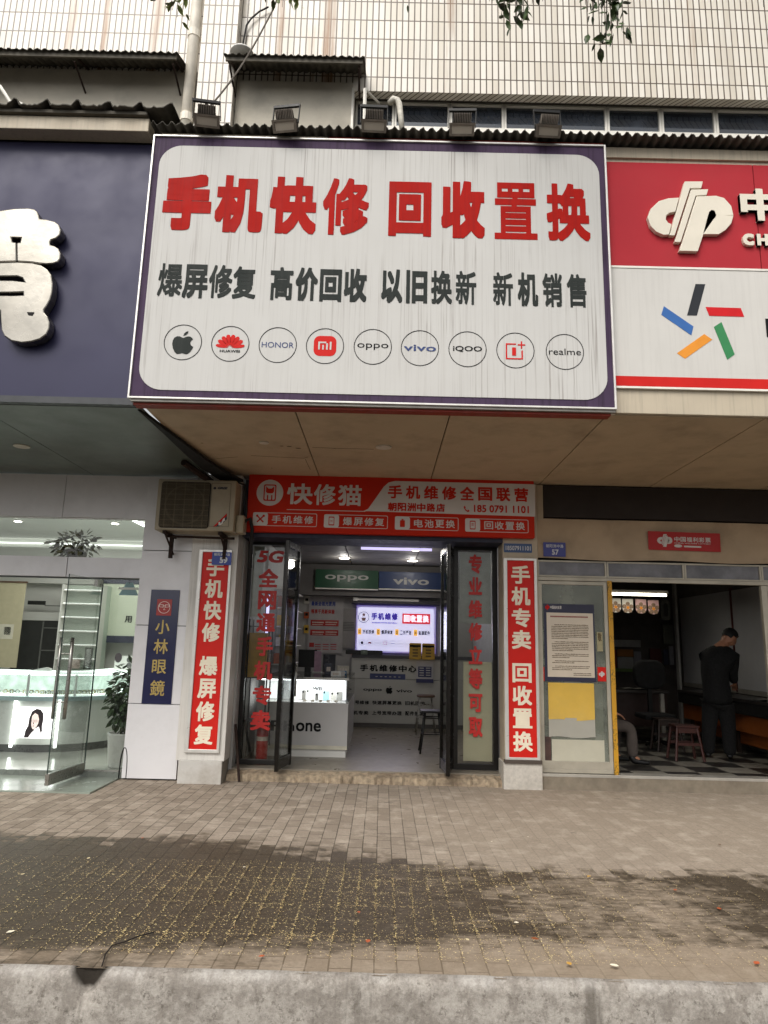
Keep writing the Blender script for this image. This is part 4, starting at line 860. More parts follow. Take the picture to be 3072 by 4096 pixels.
# red extinguisher behind the panel
ex = thing('fire_extinguisher', 'red fire extinguisher standing behind the glass with the 5G words', 'extinguisher', (-1.62, 9.08, FZ))
ex_x = onY(C4(228, 1800), 9.08)[0]
MB().lathe([(.07, 0), (.075, .02), (.075, .40), (.06, .46), (.025, .49), (.025, .53)], (ex_x, 9.08, FZ), 20).make('cylinder', mat('red enamel', '#a81a16', .3, 0, .05), ex, 0, True)
MB().box(ex_x - .02, ex_x + .05, 9.06, 9.10, FZ + .53, FZ + .56).make('valve', M_BLACK, ex, .004); MB().tube([(ex_x + .04, 9.08, FZ + .54), (ex_x + .085, 9.08, FZ + .48), (ex_x + .088, 9.08, FZ + .2)], .01, 6).make('hose', M_BLACK, ex)
MB().lathe([(.0765, 0), (.0765, .05)], (ex_x, 9.08, FZ + .26), 20).make('sticker', mat('pale label', '#c9bdb0', .5, 0, .3, 40), ex)
m = MB(); m.box(-1.74, -1.50, 9.15, 9.35, 1.15, 1.72); tag(m.make('yellow_carton', mat('yellow carton', '#c99a1e', .7, 0, .2, 6)), 'yellow carton on a rack behind the glass with the 5G words', 'carton')
rk = thing('wire_rack', 'thin dark rack holding a yellow carton behind the glass panel', 'rack', (-1.6, 9.3, FZ))
for x in (-1.745, -1.48):
    for y in (9.13, 9.42): MB().tube([(x, y, FZ), (x, y, 1.9)], .01, 6).make('post', M_BLACK, rk)
for z in (.6, 1.14, 1.8): MB().box(-1.75, -1.475, 9.125, 9.425, z, z + .009).make('shelf', M_BLACK, rk)

# ------------------------------------------------------------------ phone shop: counter and goods
YC = 9.53
ct = thing('display_counter', 'white display counter with a lit glass top case of phones', 'counter', (-1, 10, FZ))
M_CNT = mat('white counter laminate', '#b9b7b5', .4, 0, .05, 2); cx0, cx1 = -1.66, -.43
MB().box(cx0, cx1 - .02, YC + .03, 11.55, FZ, FZ + .10).make('plinth', M_WHITE, ct)
MB().box(cx0, cx1, YC, 11.6, FZ + .10, .82).make('body', M_CNT, ct, .006)
MB().box(cx0, cx1, YC - .004, YC - .001, FZ + .10, FZ + .15).make('edge_band', mat('cream edge band', '#c9c4b2', .4), ct)
MB().box(cx1 - .035, cx1, YC, 11.6, .82, 1.13).make('end_glass', M_CLEAR, ct); MB().box(cx0, cx1 - .035, YC, YC + .006, .82, 1.13).make('front_glass', M_CLEAR, ct)
MB().box(cx0, cx1, YC - .005, 11.6, 1.13, 1.145).make('top_glass', M_DULLG, ct, .003)
MB().box(cx0, cx1, YC - .008, YC + .004, 1.118, 1.15).make('edge_trim', M_STEEL, ct)
MB().box(cx0 + .02, cx1 - .05, YC + .45, YC + .47, .825, 1.11).make('case_back', emit('lit case back', '#f4f6ff', .9, '#d0d0d0'), ct)
MB().box(cx0 + .02, cx1 - .06, YC + .02, YC + .035, 1.10, 1.112).make('led_strip', emit('white led', '#f2f6ff', 9), ct)
MB().text('one', rc(C4, 515, 1620, 722, 1700, YC), YC - .003, .02).make('lettering', M_INK, ct)
MB().text('iPh', (lambda r: (r[0] - .42, r[1], r[0] - .02, r[3] + .02))(rc(C4, 515, 1620, 722, 1700, YC)), YC - .003, .02).make('lettering', M_INK, ct)
MB().text('WEI', rc(C4, 655, 1322, 735, 1352, YC + .44), YC + .445, .03).make('lettering', M_INK, ct)
lamp('case_light', 'AREA', (-1.05, YC + .2, 1.10), 5, (.95, .98, 1), ct, 1.0, (0, 0, 0), .2)
for k, (u, v, w_, h, col, lab) in enumerate(((505, 1335, 60, 90, '#e8e6e2', 'white phone box in the display case beside the door stile'), (580, 1320, 30, 85, '#8a8783', 'grey phone stood up in the middle of the display case'), (640, 1312, 70, 95, '#f2f1ee', 'white price card standing in the display case'), (690, 1345, 24, 60, '#6c6a68', 'dark thin phone beside the white price card'),
                                             (768, 1360, 52, 85, '#a8d3de', 'light blue phone in the display case'), (830, 1355, 42, 75, '#d9d6d0', 'pale phone between the light blue and the grey phone'), (880, 1352, 48, 78, '#b5b4b0', 'light grey phone at the right end of the display case'))):
    r = rc(C4, u - w_ / 2, v, u + w_ / 2, v + h, YC + .25)
    ph = thing('phone', lab, 'phone', ((r[0] + r[2]) / 2, YC + .25, .83), 'phones and cards in the lit display case')
    M = Matrix.Translation((0, YC + .25, .83)) @ Matrix.Rotation(math.radians(-12), 4, 'X')
    MB().prism(rr(r[0], 0, r[2], r[3] - r[1], .012, 4), 0, .01, M).make('body', mat('phone ' + col, col, .3, 0, .05), ph)
    MB().box(r[0] + .004, r[0] + .026, -.003, 0, (r[3] - r[1]) * .72, (r[3] - r[1]) * .92, M).make('camera', M_INK, ph)
# things on the counter
tb = thing('tablet_stand', 'black tablet on a tilted stand on the display counter', 'tablet', (-1.1, 11.2, 1.145))
q = onY(C4(790, 1140), 11.0)[0]; M = Matrix.Translation((q, 11.0, 1.145)) @ Matrix.Rotation(math.radians(-15), 4, 'X')
MB().box(-.10, .10, 0, .012, .02, .30, M).make('screen', mat('dark tablet', '#23242c', .25), tb, .004); MB().box(-.05, .05, -.05, .08, 0, .014, M).make('base', M_BLACK, tb)
q = onY(C4(700, 1100), 11.2)[0]
hd = thing('acrylic_stand', 'pink card in an upright stand on the display counter', 'card stand', (q, 11.2, 1.145))
MB().box(q - .06, q + .05, 11.2, 11.21, 1.16, 1.48).make('card', mat('pink card', '#b391a3', .6, 0, .2, 14), hd); MB().box(q - .08, q + .07, 11.15, 11.26, 1.145, 1.16).make('base', M_WHITE, hd)
q = onY(C4(620, 1130), 11.3)[0]
mo = thing('monitor', 'small black monitor at the back of the display counter', 'monitor', (q, 11.3, 1.145))
MB().box(q - .17, q + .13, 11.3, 11.34, 1.22, 1.50).make('screen', M_BLACK, mo, .006); MB().box(q - .06, q + .04, 11.28, 11.40, 1.145, 1.22).make('base', M_BLACK, mo)

# ------------------------------------------------------------------ phone shop: back wall
YW = 13.28
for nm, c, u0, v0, u1, v1, col, word, wr, bd, lab in (('green_logo_box', C4, 680, 330, 1205, 498, '#0b4227', 'oppo', (760, 375, 1125, 440), .015, 'dark green light box with rounded white brand letters on the bulkhead'), ('blue_logo_box', C5, 246, 348, 800, 505, '#162f5c', 'vivo', (365, 398, 665, 465), .02, 'blue light box with white brand letters beside the green one')):
    bxk = thing('logo_box', lab, 'light box', (0, 12.9, 2.6), 'logo boxes on the bulkhead')
    r = rc(c, u0, v0, u1, v1, 12.88); MB().rect(r, 12.88, 12.98).make('box', mat('box ' + col, col, .4, 0, .08), bxk, .004)
    MB().text(word, rc(c, *wr, 12.88), 12.876, bd).make('lettering', mat('grey white letter', '#b5b3ae', .5), bxk)
    MB().box(r[0], r[2], 12.87, 12.98, r[1] - .02, r[1] - .002).make('trim', M_WHITEALU, bxk)
MB().box(-1.76, 1.72, 12.98, 13.28, 2.50, 3.08).make('bulkhead', mat('grey bulkhead', '#5f5c5a', .7), ps)
sc_ = thing('light_box', 'lit white screen like light box advertising phone repair with purple border', 'light box', (.25, 13.2, 1.46))
r = rc(C5, 55, 632, 715, 1045, 13.2); r = (r[0], r[1], 1.02, r[3])
MB().rect(r, 13.2, 13.27).make('panel', emit('lit purple border', '#4a35a8', .5), sc_, .004); MB().prism(rr(r[0] + .03, r[1] + .03, r[2] - .035, r[3] - .04, .05), 13.196, 13.199).make('face', emit('lit white face', '#d0d0fc', .62), sc_)
EP, EO, EK = emit('lit purple ink', '#3a2aa0', .45, '#3a2aa0'), emit('lit orange ink', '#e0a848', .9, '#e0a848'), mat('light box ink', '#2c2b40', .5)
X = lambda u0, v0, u1, v1: rc(XP, u0, v0, u1, v1, 13.19)
a = onY(XP(310, 366), 13.19); MB().ring(a[0], a[1], .105, .010, 13.191, 13.194).make('emblem', EK, sc_)
m = MB(); m.prism(circ(a[0], a[1] + .045, .028, 14), 13.191, 13.194); m.prism([(a[0] - .045, a[1] - .01), (a[0] + .045, a[1] - .01), (a[0] + .03, a[1] - .07), (a[0] - .03, a[1] - .07)], 13.191, 13.194); m.make('emblem_blob', mat('faint pink ink', '#c29a9a', .5), sc_)
m = MB().line('手机维修', X(440, 292, 872, 420), 13.19, .05, 1, .88); m.make('lettering', EP, sc_); m = MB(); m.text('ooooioonio', X(445, 438, 860, 478), 13.19, .02); m.make('lettering', EP, sc_)
q = X(952, 305, 1412, 487); MB().rect(q, 13.192, 13.195).make('red_field', emit('lit red ink', '#c02838', .7, '#c02838'), sc_)
MB().line('回收置换', (q[0] + .03, q[1] + .035, q[2] - .03, q[3] - .03), 13.188, .05, 1, .9).make('lettering', emit('lit letter white', '#eeeeff', .8), sc_)
m = MB(); m2 = MB()
for i, t in enumerate(('手机快修', '爆屏修复', '二手严选', '贴膜配件')):
    u = 215 + i * 309; m.rect(X(u, 550 + i * 8, u + 55, 655 + i * 8), 13.193, 13.195); m.make('orange_tag', EO, sc_); m = MB(); m2.line(t, X(u + 80, 572 + i * 8, u + 268, 645 + i * 8), 13.19, .03, 1, .9); m2.make('lettering', EK, sc_); m2 = MB(); m2.text('0' + str(i + 1), X(u + 10, 575 + i * 8, u + 45, 635 + i * 8), 13.188, .02); m2.make('lettering', EK, sc_); m2 = MB()
m = MB(); m3 = MB()
for i in range(7):
    u = 283 + 128 * i; a = onY(XP(u, 785 + 5 * i), 13.19); m.ring(a[0], a[1], .06, .004, 13.192, 13.194, 24)
    if i == 0: apple(m, a[0], a[1], .065, 13.190)
    if i == 1: petals(m3, a[0], a[1] - .02, .07, 13.190)
    if i == 3: m3.frame(rr(a[0] - .034, a[1] - .03, a[0] + .034, a[1] + .03, .015), rr(a[0] - .026, a[1] - .022, a[0] + .026, a[1] + .022, .01), 13.190, 13.192)
    if i in (2, 4, 5, 6): m.box(a[0] - .04, a[0] + .04, 13.19, 13.192, a[1] - .004, a[1] + .004)
m.make('logo', EK, sc_); m3.make('logo', mat('faint red ink', '#b0404a', .5), sc_)
lamp('box_light', 'AREA', (.25, 13.1, 1.9), 7, (.80, .78, 1), sc_, 1.3, (-PI / 2, 0, 0), .7)
MB().box(r[0] - .08, 1.1, 13.10, 13.28, r[3] + .03, r[3] + .10).make('shelf_rail', mat('dark rail', '#34303a', .5), ps)
tf = thing('tube_fitting', 'unlit white tube fitting above the lit light box', 'tube light', (.2, 13.1, 2.4)); q = rc(C5, 30, 570, 580, 606, 13.1)
MB().rect(q, 13.08, 13.16).make('body', M_WHITE, tf, .01); MB().box(q[0], q[0] + .08, 13.06, 13.17, q[1] - .01, q[3] + .01).make('end_cap', M_WHITE, tf)
# low counter in front of the back wall
YK = 13.0
kc = thing('service_counter', 'pale service counter lettered in black at the back of the phone shop', 'counter', (.3, 13, FZ))
M_KC = mat('grey white counter board', '#a9a7a0', .4, 0, .05, 2)
MB().box(-.55, 1.72, YK, 13.25, .20, .98).make('lower_board', M_KC, kc); MB().box(-.55, 1.72, YK + .012, 13.25, .99, 1.36).make('upper_board', M_KC, kc); MB().box(-.55, 1.72, YK - .02, 13.25, 1.36, 1.42).make('top', mat('dark counter top', '#2c2a30', .4), kc, .004)
MB().box(-.55, 1.72, YK + .02, 13.25, FZ, .195).make('plinth', mat('dark plinth', '#55514b', .5), kc)
m = MB().line('手机维修中心', rc(C5, 85, 1132, 560, 1200, YK), YK + .008, .035, 1, .84)
m.make('lettering', M_INK, kc); m = MB(); m.text('oppo', rc(C5, 112, 1336, 268, 1364, YK), YK - .004, .02); m.make('lettering', M_INK, kc); m = MB(); m.text('vivo', rc(C5, 390, 1342, 522, 1370, YK), YK - .004, .02); m.make('lettering', M_INK, kc); m = MB(); a = onY(C5(330, 1348), YK); apple(m, a[0], a[1], .14, YK - .003)
m.make('lettering', M_INK, kc); m = MB(); m.line('各型号维修', rc(C5, -40, 1434, 160, 1470, YK), YK - .004, .03, 1, .9); m.make('lettering', M_INK, kc); m = MB(); m.line('快速屏幕更换', rc(C5, 188, 1437, 435, 1475, YK), YK - .004, .03, 1, .9); m.make('lettering', M_INK, kc); m = MB(); m.line('旧机回收', rc(C5, 465, 1442, 632, 1480, YK), YK - .004, .03, 1, .9)
m.make('lettering', M_INK, kc); m = MB(); m.line('各机专卖', rc(C5, -20, 1520, 155, 1558, YK), YK - .004, .03, 1, .9); m.make('lettering', M_INK, kc); m = MB(); m.line('上号宽带办理', rc(C5, 185, 1523, 435, 1562, YK), YK - .004, .03, 1, .9); m.make('lettering', M_INK, kc); m = MB(); m.line('配件批发', rc(C5, 465, 1527, 620, 1566, YK), YK - .004, .03, 1, .9)
m.make('lettering', M_INK, kc)
MB().rect(rc(C5, 168, 1208, 466, 1264, YK), YK + .006, YK + .010).make('blue_label', mat('blue label', '#2c3560', .5), kc)
MB().text('- - - - - -', rc(C5, 215, 1232, 425, 1242, YK), YK + .004, .02).make('lettering', mat('grey white letter', '#b5b3ae'), kc)
for i, (u0, v0, u1, v1) in enumerate(((500, 952, 600, 1092), (608, 955, 714, 1095))):
    q = rc(C5, u0, v0, u1, v1, 12.9); yc = thing('yellow_card', ('yellow notice card nearer the screen centre', 'yellow notice card nearer the door')[i] + ', hanging over the light box corner', 'card', (q[0], 12.9, q[1]), 'yellow cards at the light box')
    MB().prism(rr(*q, .02), 12.9, 12.905).make('panel', mat('yellow card', '#b08a28', .5, 0, .15, 12), yc); MB().box(q[0] + .01, q[2] - .01, 12.896, 12.899, q[3] - .07, q[3] - .035).make('bar', M_INK, yc)
    m = MB(); 
    for k in range(4): m.box((q[0] + q[2]) / 2 - .05, (q[0] + q[2]) / 2 + .05, 12.897, 12.899, q[1] + .05 + k * .055, q[1] + .075 + k * .055)
    m.make('lettering', mat('brown ink', '#5a4520'), yc)
q = rc(C5, 560, 1100, 700, 1290, 12.95); qs = thing('payment_poster', 'white poster with a dark blue square on the service counter front', 'poster', (q[0], 12.95, q[1]))
MB().rect(q, 12.95, 12.955).make('sheet', mat('poster paper', '#a8a5a5', .6), qs); MB().rect(rc(C5, 575, 1150, 686, 1242, 12.95), 12.946, 12.949).make('blue_square', mat('deep blue ink', '#232650', .5), qs); MB().rect(rc(C5, 557, 1254, 702, 1290, 12.95), 12.946, 12.949).make('dark_band', mat('deep blue ink', '#232650'), qs)
m = MB()
for i in range(4):
    for j in range(2): m.rect(rc(C5, 585 + j * 55, 1160 + i * 20, 622 + j * 55, 1168 + i * 20, 12.95), 12.943, 12.945)
m.make('lettering', mat('grey white letter', '#b5b3ae'), qs)
# posters on the back wall and left
q = rc(C4, 628, 540, 905, 1040, 13.28); wp = thing('price_poster', 'tall white poster with red and blue lines beside the lit light box', 'poster', (q[0], 13.27, q[1]))
MB().rect(q, 13.26, 13.27).make('sheet', mat('poster paper', '#a8a5a5'), wp)
m = MB().line('最新全视光更用', rc(C4, 645, 600, 845, 642, 13.25), 13.256, .04, 1, .9); m.make('lettering', mat('blue print', '#2c3e86', .5), wp)
m = MB().line('畅享千兆新体验', rc(C4, 643, 665, 838, 708, 13.25), 13.256, .04, 1, .9); m.rect(rc(C4, 638, 756, 872, 812, 13.25), 13.256, 13.259); m.rect(rc(C4, 634, 838, 868, 892, 13.25), 13.256, 13.259); m.rect(rc(C4, 626, 948, 664, 986, 13.25), 13.256, 13.259)
for i in range(3):
    for j in range(3): m.rect(rc(C4, 672 + i * 66, 960 + j * 20, 722 + i * 66, 968 + j * 20, 13.25), 13.256, 13.259)
m.make('lettering', mat('red print', '#a8241f', .5), wp)
m = MB()
for j, v in enumerate((772, 854)):
    for i in range(2): m.rect(rc(C4, 650 + i * 112, v, 748 + i * 112, v + 12, 13.25), 13.252, 13.254); m.rect(rc(C4, 650 + i * 112, v + 20, 740 + i * 112, v + 28, 13.25), 13.252, 13.254)
m.make('lettering', mat('pale label', '#c9bdb0'), wp)
MB().rect(rc(C4, 915, 660, 1015, 1000, 13.28), 13.25, 13.28).make('column_board', mat('dim board', '#8d8a86', .7), ps)
q = rc(C4, 915, 750, 1000, 850, 13.24); m = MB()
for i in range(6): m.box(q[0], q[2], 13.244, 13.248, q[1] + i * .03, q[1] + .012 + i * .03)
tag(m.make('notice_sheet', mat('grey print', '#5d5b5a', .6)), 'sheet of thin grey lines on the board beside the light box', 'notice')
rt = thing('router', 'small grey box on a dark shelf below the lit light box', 'router', (0, 12.95, 1.42)); q = rc(C5, 92, 1008, 146, 1072, 12.95)
MB().box(q[0], q[2], 12.93, 12.99, 1.42, q[3]).make('case', mat('grey green plastic', '#5f6a60', .6), rt, .006); MB().box(q[0] - .28, q[2] + .28, 12.94, 13.0, 1.421, 1.50).make('tray', M_BLACK, rt)
# left wall shelf with small goods and a lit panel seen through the folding door
shl = thing('wall_shelf', 'left wall rack of white shelves with small boxed goods', 'shelf', (-1.6, 12, 1.2))
for k in range(5): MB().box(-1.755, -1.50, 11.2, 13.0, 1.25 + k * .30, 1.265 + k * .30).make('shelf', M_WHITE, shl)
random.seed(9)
for k in range(4):
    for j in range(4):
        y = 11.3 + j * .42; m = MB().box(-1.74, -1.56, y, y + .16, 1.266 + k * .30, 1.266 + k * .30 + random.uniform(.12, .22))
        tag(m.make('accessory_box', mat('carton %d' % ((k + j) % 4), ('#b5562a', '#c9c4b8', '#c7a03a', '#8f3a2e')[(k + j) % 4], .6, 0, .2, 20)), 'small accessory carton on the white left wall rack', 'box', 'accessory boxes on the wall rack')
lp = thing('lit_panel', 'tall narrow lit violet panel on the left wall behind the folding door', 'light box', (-1.7, 10.8, 1.4)); MB().box(-1.75, -1.70, 10.4, 11.1, 1.45, 2.30).make('panel', emit('lit violet panel', '#cfc8ff', 1.3), lp); MB().rframe((-1.76, 1.43, -1.69, 2.32), .012, 10.38, 11.12).make('frame', M_BLACK, lp)
# stools
M_WOOD = mat('dark stool wood', '#5a4434', .5, 0, .2, 12)
def stool(x, y, sz, lab, round_, legm):
    t = thing('bar_stool', lab, 'stool', (x, y, FZ), 'bar stools by the service counter')
    if round_: MB().lathe([(.15, 0), (.16, .012), (.16, .03), (.15, .04)], (x, y, sz - .04), 28).make('seat', M_WOOD, t)
    else: MB().prism(rr(x - .16, -.0, x + .16, .03, .012, 3), y - .16, y + .16, Matrix.Translation((0, 0, sz - .03))).make('seat', M_BLACK, t, .006)
    for sx in (-1, 1):
        for sy in (-1, 1): MB().tube([(x + sx * .10, y + sy * .10, sz - .035), (x + sx * .13, y + sy * .13, (sz + FZ) * .5), (x + sx * .17, y + sy * .17, FZ)], .013, 8).make('leg', legm, t, 0, True)
    for z, k in ((.38, .137), (.6, .118)): MB().tube([(x - k, y - k, z), (x + k, y - k, z), (x + k, y + k, z), (x - k, y + k, z), (x - k, y - k, z)], .009, 6).make('rung', legm, t)
stool(onY(C5(640, 1365), 12.3)[0], 12.3, .77, 'round wooden bar stool with pale metal legs at the counter', True, M_STEEL)
stool(onY(C5(690, 1500), 10.2)[0], 10.2, .70, 'black bar stool close to the right folding door', False, M_BLACK)

# more goods on and around the counter
random.seed(14)
for k, (x, y, w_, h, col, lab) in enumerate(((-.62, 10.1, .16, .07, '#d8d5cf', 'white flat phone carton at the door corner of the counter top'), (-.80, 10.6, .10, .16, '#3a3c48', 'dark card terminal standing on the counter top'), (-.60, 11.0, .18, .12, '#b9b2a2', 'cardboard coloured carton further back on the counter top'), (-.58, 10.75, .09, .05, '#2f6f9a', 'small blue packet on the counter top'))):
    c_ = thing('counter_item', lab, 'item', (x, y, 1.146)); M = Matrix.Translation((x, y, 1.146)) @ Matrix.Rotation(random.uniform(-.5, .5), 4, 'Z')
    MB().box(-w_ / 2, w_ / 2, -w_ * .4, w_ * .4, 0, h, M).make('body', mat('goods ' + col, col, .5, 0, .12, 20), c_, .004); MB().box(-w_ * .3, w_ * .3, -w_ * .4 - .002, -w_ * .4 - .0005, h * .3, h * .7, M).make('label', mat('pale label', '#c9bdb0'), c_)
for k in range(5):
    r = rc(C4, 575 + k * 66, 1432, 600 + k * 66, 1447, YC + .1); tag(MB().rect((r[0], .822, r[2], .85), YC + .10, YC + .103).make('price_tag', mat('pale label', '#c9bdb0')), 'small pale price tag on the floor of the display case', 'price tag', 'price tags in the display case')
for (u0, v0, u1, v1), col, lab in (((585, 555, 625, 620), '#c9c4b8', 'white leaflet high on the left of the tall price poster'), ((583, 690, 622, 745), '#b5562a', 'orange leaflet left of the tall price poster'), ((583, 800, 620, 868), '#c7a03a', 'yellow leaflet low on the left of the tall price poster')):
    r = rc(C4, u0, v0, u1, v1, 13.26); lf_ = thing('leaflet', lab, 'leaflet', (r[0], 13.26, r[1]), 'leaflets beside the price poster'); MB().rect(r, 13.25, 13.262).make('sheet', mat('leaflet ' + col, col, .6, 0, .2, 18), lf_); MB().rect((r[0] + .02, r[1] + .05, r[2] - .02, r[1] + .10), 13.246, 13.249).make('print', M_INK, lf_)
# ------------------------------------------------------------------ lottery shop
YF = 8.50; LZ = .17
M_CLOTH = mat('beige cloth cover', '#b5a086', .9, 0, .12, 2.2, .25, dirt=.45, dirtcol=(.12, .09, .06)); M_ALG = mat('grey aluminium window frame', '#b4ad9d', .45, .3, .1, 5, dirt=.3)
M_LG = glass('lottery window glass', (.74, .78, .72), 1.2, .6, (.42, .44, .37)); M_FROST = glass('frosted transom', (.35, .35, .36), 1.2, .9, (.33, .33, .36))  # greenish haze in the lottery glass paints in the bright street it reflects
lt = thing('lottery_shop', 'dim lottery shop interior behind the aluminium window front', 'shop', (4, 9, 0))
zl0, zl1 = onY(P6(700, 240), 8.45)[1], onY(R7(571, 320), 8.45)[1]
m = MB(); nx, nz = 60, 10
for j in range(nz + 1):
    for i in range(nx + 1):
        x, t = 1.91 + 7.1 * i / nx, j / nz
        m.v.append((x, 8.45 - .012 * math.sin(t * 9 + x * 1.3) * math.sin(x * 2.1) - .006 * math.sin(x * 13 + t * 6) - (.02 if j == 0 else 0), zl0 + (zl1 - zl0) * t + (.010 * math.sin(x * 4) if j == 0 else 0)))
for j in range(nz):
    for i in range(nx): m.f.append((j * (nx + 1) + i, j * (nx + 1) + i + 1, (j + 1) * (nx + 1) + i + 1, (j + 1) * (nx + 1) + i))
m.make('lintel_cover', M_CLOTH, lt, 0, True)
MB().box(1.91, 9, 8.49, 8.8, zl0 + .01, 3.60).make('lintel', M_VOID, lt)
MB().box(1.99, 9, 8.44, 8.48, zl1 + .02, 3.635).make('shutter_box', mat('dark brown shutter box', '#2a211b', .6, .2, .1, 3), lt, .004)
MB().box(1.91, 1.985, 8.43, 8.48, zl1 - .02, 3.635).make('jamb', M_CREAM, lt)
MB().box(1.91, 9, 8.43, 8.49, -.05, LZ - .03).make('step_face', mat('worn step concrete', '#7f7566', .9, 0, .2, 8, .5, dirt=.7, dirtcol=(.13, .10, .075)), lt)
MB().box(1.91, 9, 8.44, 8.62, LZ - .06, LZ).make('sill', M_ALU, lt, .004)
def checker():
    n = NT('black and cream floor tile'); c = n.n('ShaderNodeTexChecker'); c.inputs['Scale'].default_value = 2.4; n.l(n.mapping((1, 1, .001), (.1, .15, .3)), c.inputs[0])
    c.inputs[1].default_value = (.26, .24, .20, 1); c.inputs[2].default_value = (.018, .017, .017, 1); n.base(n.mix(n.ramp(n.noise(6), .4, .7, 0, .4), c.outputs[0], (.09, .08, .065))); n.set(rough=.35); return n.m
MB().box(1.80, 6.2, 8.62, 13.9, -.04, LZ - .01).make('floor', checker(), lt)
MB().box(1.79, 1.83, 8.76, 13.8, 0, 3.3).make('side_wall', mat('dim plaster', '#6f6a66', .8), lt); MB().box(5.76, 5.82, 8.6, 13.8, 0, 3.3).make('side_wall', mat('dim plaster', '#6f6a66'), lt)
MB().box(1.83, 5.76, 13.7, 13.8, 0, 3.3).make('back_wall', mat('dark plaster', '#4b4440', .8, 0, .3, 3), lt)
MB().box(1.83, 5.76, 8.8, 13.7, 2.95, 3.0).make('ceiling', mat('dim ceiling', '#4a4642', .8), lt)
MB().box(6.21, 9, 8.46, 8.6, 0, 3.64).make('end_wall', M_CREAM, lt)
# window front
wf = thing('window_front', 'worn aluminium shop front with a row of frosted transom panes and an open doorway', 'shop front', (3.5, YF, LZ))
xp = [1.91, onY(P6(975, 420), YF)[0], onY(R7(570, 650), YF)[0], onY(R7(1092, 660), YF)[0], 6.2]
zt0, zt1 = onY(R7(571, 722), YF)[1], zl0 - .012
zt0 = onY(P6(700, 388), YF)[1]
for a, b in zip(xp, xp[1:]):
    f = MB().rframe((a + .002, zt0, b - .002, zt1), .022, YF - .02, YF + .03).make('transom_frame', M_ALG, wf, .003); MB().box(a + .02, b - .02, YF, YF + .005, zt0 + .02, zt1 - .02).make('pane', M_FROST, f)
MB().box(1.91, 6.2, YF - .025, YF + .035, zt0 - .045, zt0 - .002).make('transom_bar', M_ALG, wf, .003)
x1 = xp[1]
f = MB().rframe((1.915, LZ + .005, x1 - .005, zt0 - .05), .045, YF - .02, YF + .025).make('side_window', M_ALG, wf, .004); MB().box(1.955, x1 - .045, YF, YF + .005, LZ + .045, zt0 - .09).make('pane', M_LG, f)
MB().box(1.915, x1 - .005, YF - .022, YF + .027, LZ + .05, LZ + .14).make('bottom_rail', M_ALG, wf, .003)
MB().box(x1, x1 + .045, YF - .024, YF + .03, LZ, zt0 - .05).make('post', M_ALG, wf, .003)
MB().box(xp[3] - .02, xp[3] + .05, YF - .024, YF + .03, LZ, zt0 - .05).make('post', M_ALG, wf, .003)
f = MB().rframe((xp[3] + .055, LZ + .005, 6.2, zt0 - .05), .05, YF - .02, YF + .025).make('side_window', M_ALG, wf, .004); MB().box(xp[3] + .1, 6.16, YF, YF + .005, LZ + .05, zt0 - .1).make('pane', M_LG, f)
def ystrip():
    n = NT('yellow patterned strip'); g = n.ramp(n.noise(60, n.mapping((1, 1, .7)), 3), .5, .62); b = n.ramp(n.noise(5, n.mapping((.1, .1, 1.)), 2), .45, .6)
    n.base(n.mix(n.math('MULTIPLY', g, b), (.56, .28, .012), (.13, .085, .012))); n.set(rough=.5); return n.m
q = rc(P6, 957, 410, 1062, 2000, YF - .03)
tag(MB().box(x1 - .002, x1 + .052, YF - .030, YF - .0255, LZ - .01, zt0 - .035).make('yellow_strip', ystrip()), 'narrow yellow patterned strip stuck down the door post of the lottery shop', 'strip')
YG = YF - .004
ps_ = thing('notice_poster', 'dark navy poster with a white printed sheet on the lottery shop window', 'poster', (2.3, YG, 1.5))
q = rc(P6, 458, 602, 892, 1246, YG); MB().rect(q, YG - .003, YG).make('backing', mat('navy poster board', '#26263e', .45, 0, .08), ps_)
q2 = rc(P6, 482, 675, 878, 1210, YG); MB().rect(q2, YG - .006, YG - .004).make('sheet', mat('printed paper', '#d6c9b6', .6, 0, .04, 6), ps_)
m = MB(); random.seed(21); H_ = q2[3] - q2[1]; W_ = q2[2] - q2[0]; z = q2[3] - .13
for k in range(30):
    z -= H_ * .0268
    if k in (9, 16, 20, 23, 27): m.make('printing', mat('brown ink', '#5a4520'), ps_); m = MB(); continue
    x = q2[0] + W_ * (.10 if k not in (0, 10, 17, 21, 24) else .16); xe = q2[0] + W_ * (.88 if k not in (8, 15, 19, 22, 26) else random.uniform(.3, .6))
    if k > 26: x, xe = q2[0] + W_ * .55, q2[0] + W_ * .92
    while x < xe:
        w_ = random.uniform(.006, .012); m.box(x, x + w_, YG - .008, YG - .0065, z + random.uniform(-.001, .001), z + random.uniform(.006, .011)); x += w_ + .0035
m.make('printing', mat('brown ink', '#5a4520'), ps_)
m = MB(); x = q2[0] + W_ * .08
while x < q2[2] - W_ * .12: m.box(x, x + .011, YG - .008, YG - .0065, q2[3] - .055, q2[3] - .038); x += .0145
m.make('heading', mat('red brown ink', '#8d3a30', .5), ps_)
m = MB(); m.line('中国福利彩票', rc(P6, 512, 620, 605, 648, YG), YG - .0045, .02, 1, .9); m.make('lettering', M_BGREY, ps_); m = MB(); emblem(m, *rc(P6, 470, 610, 508, 655, YG), YG - .006); m.make('emblem', M_REDF, ps_)
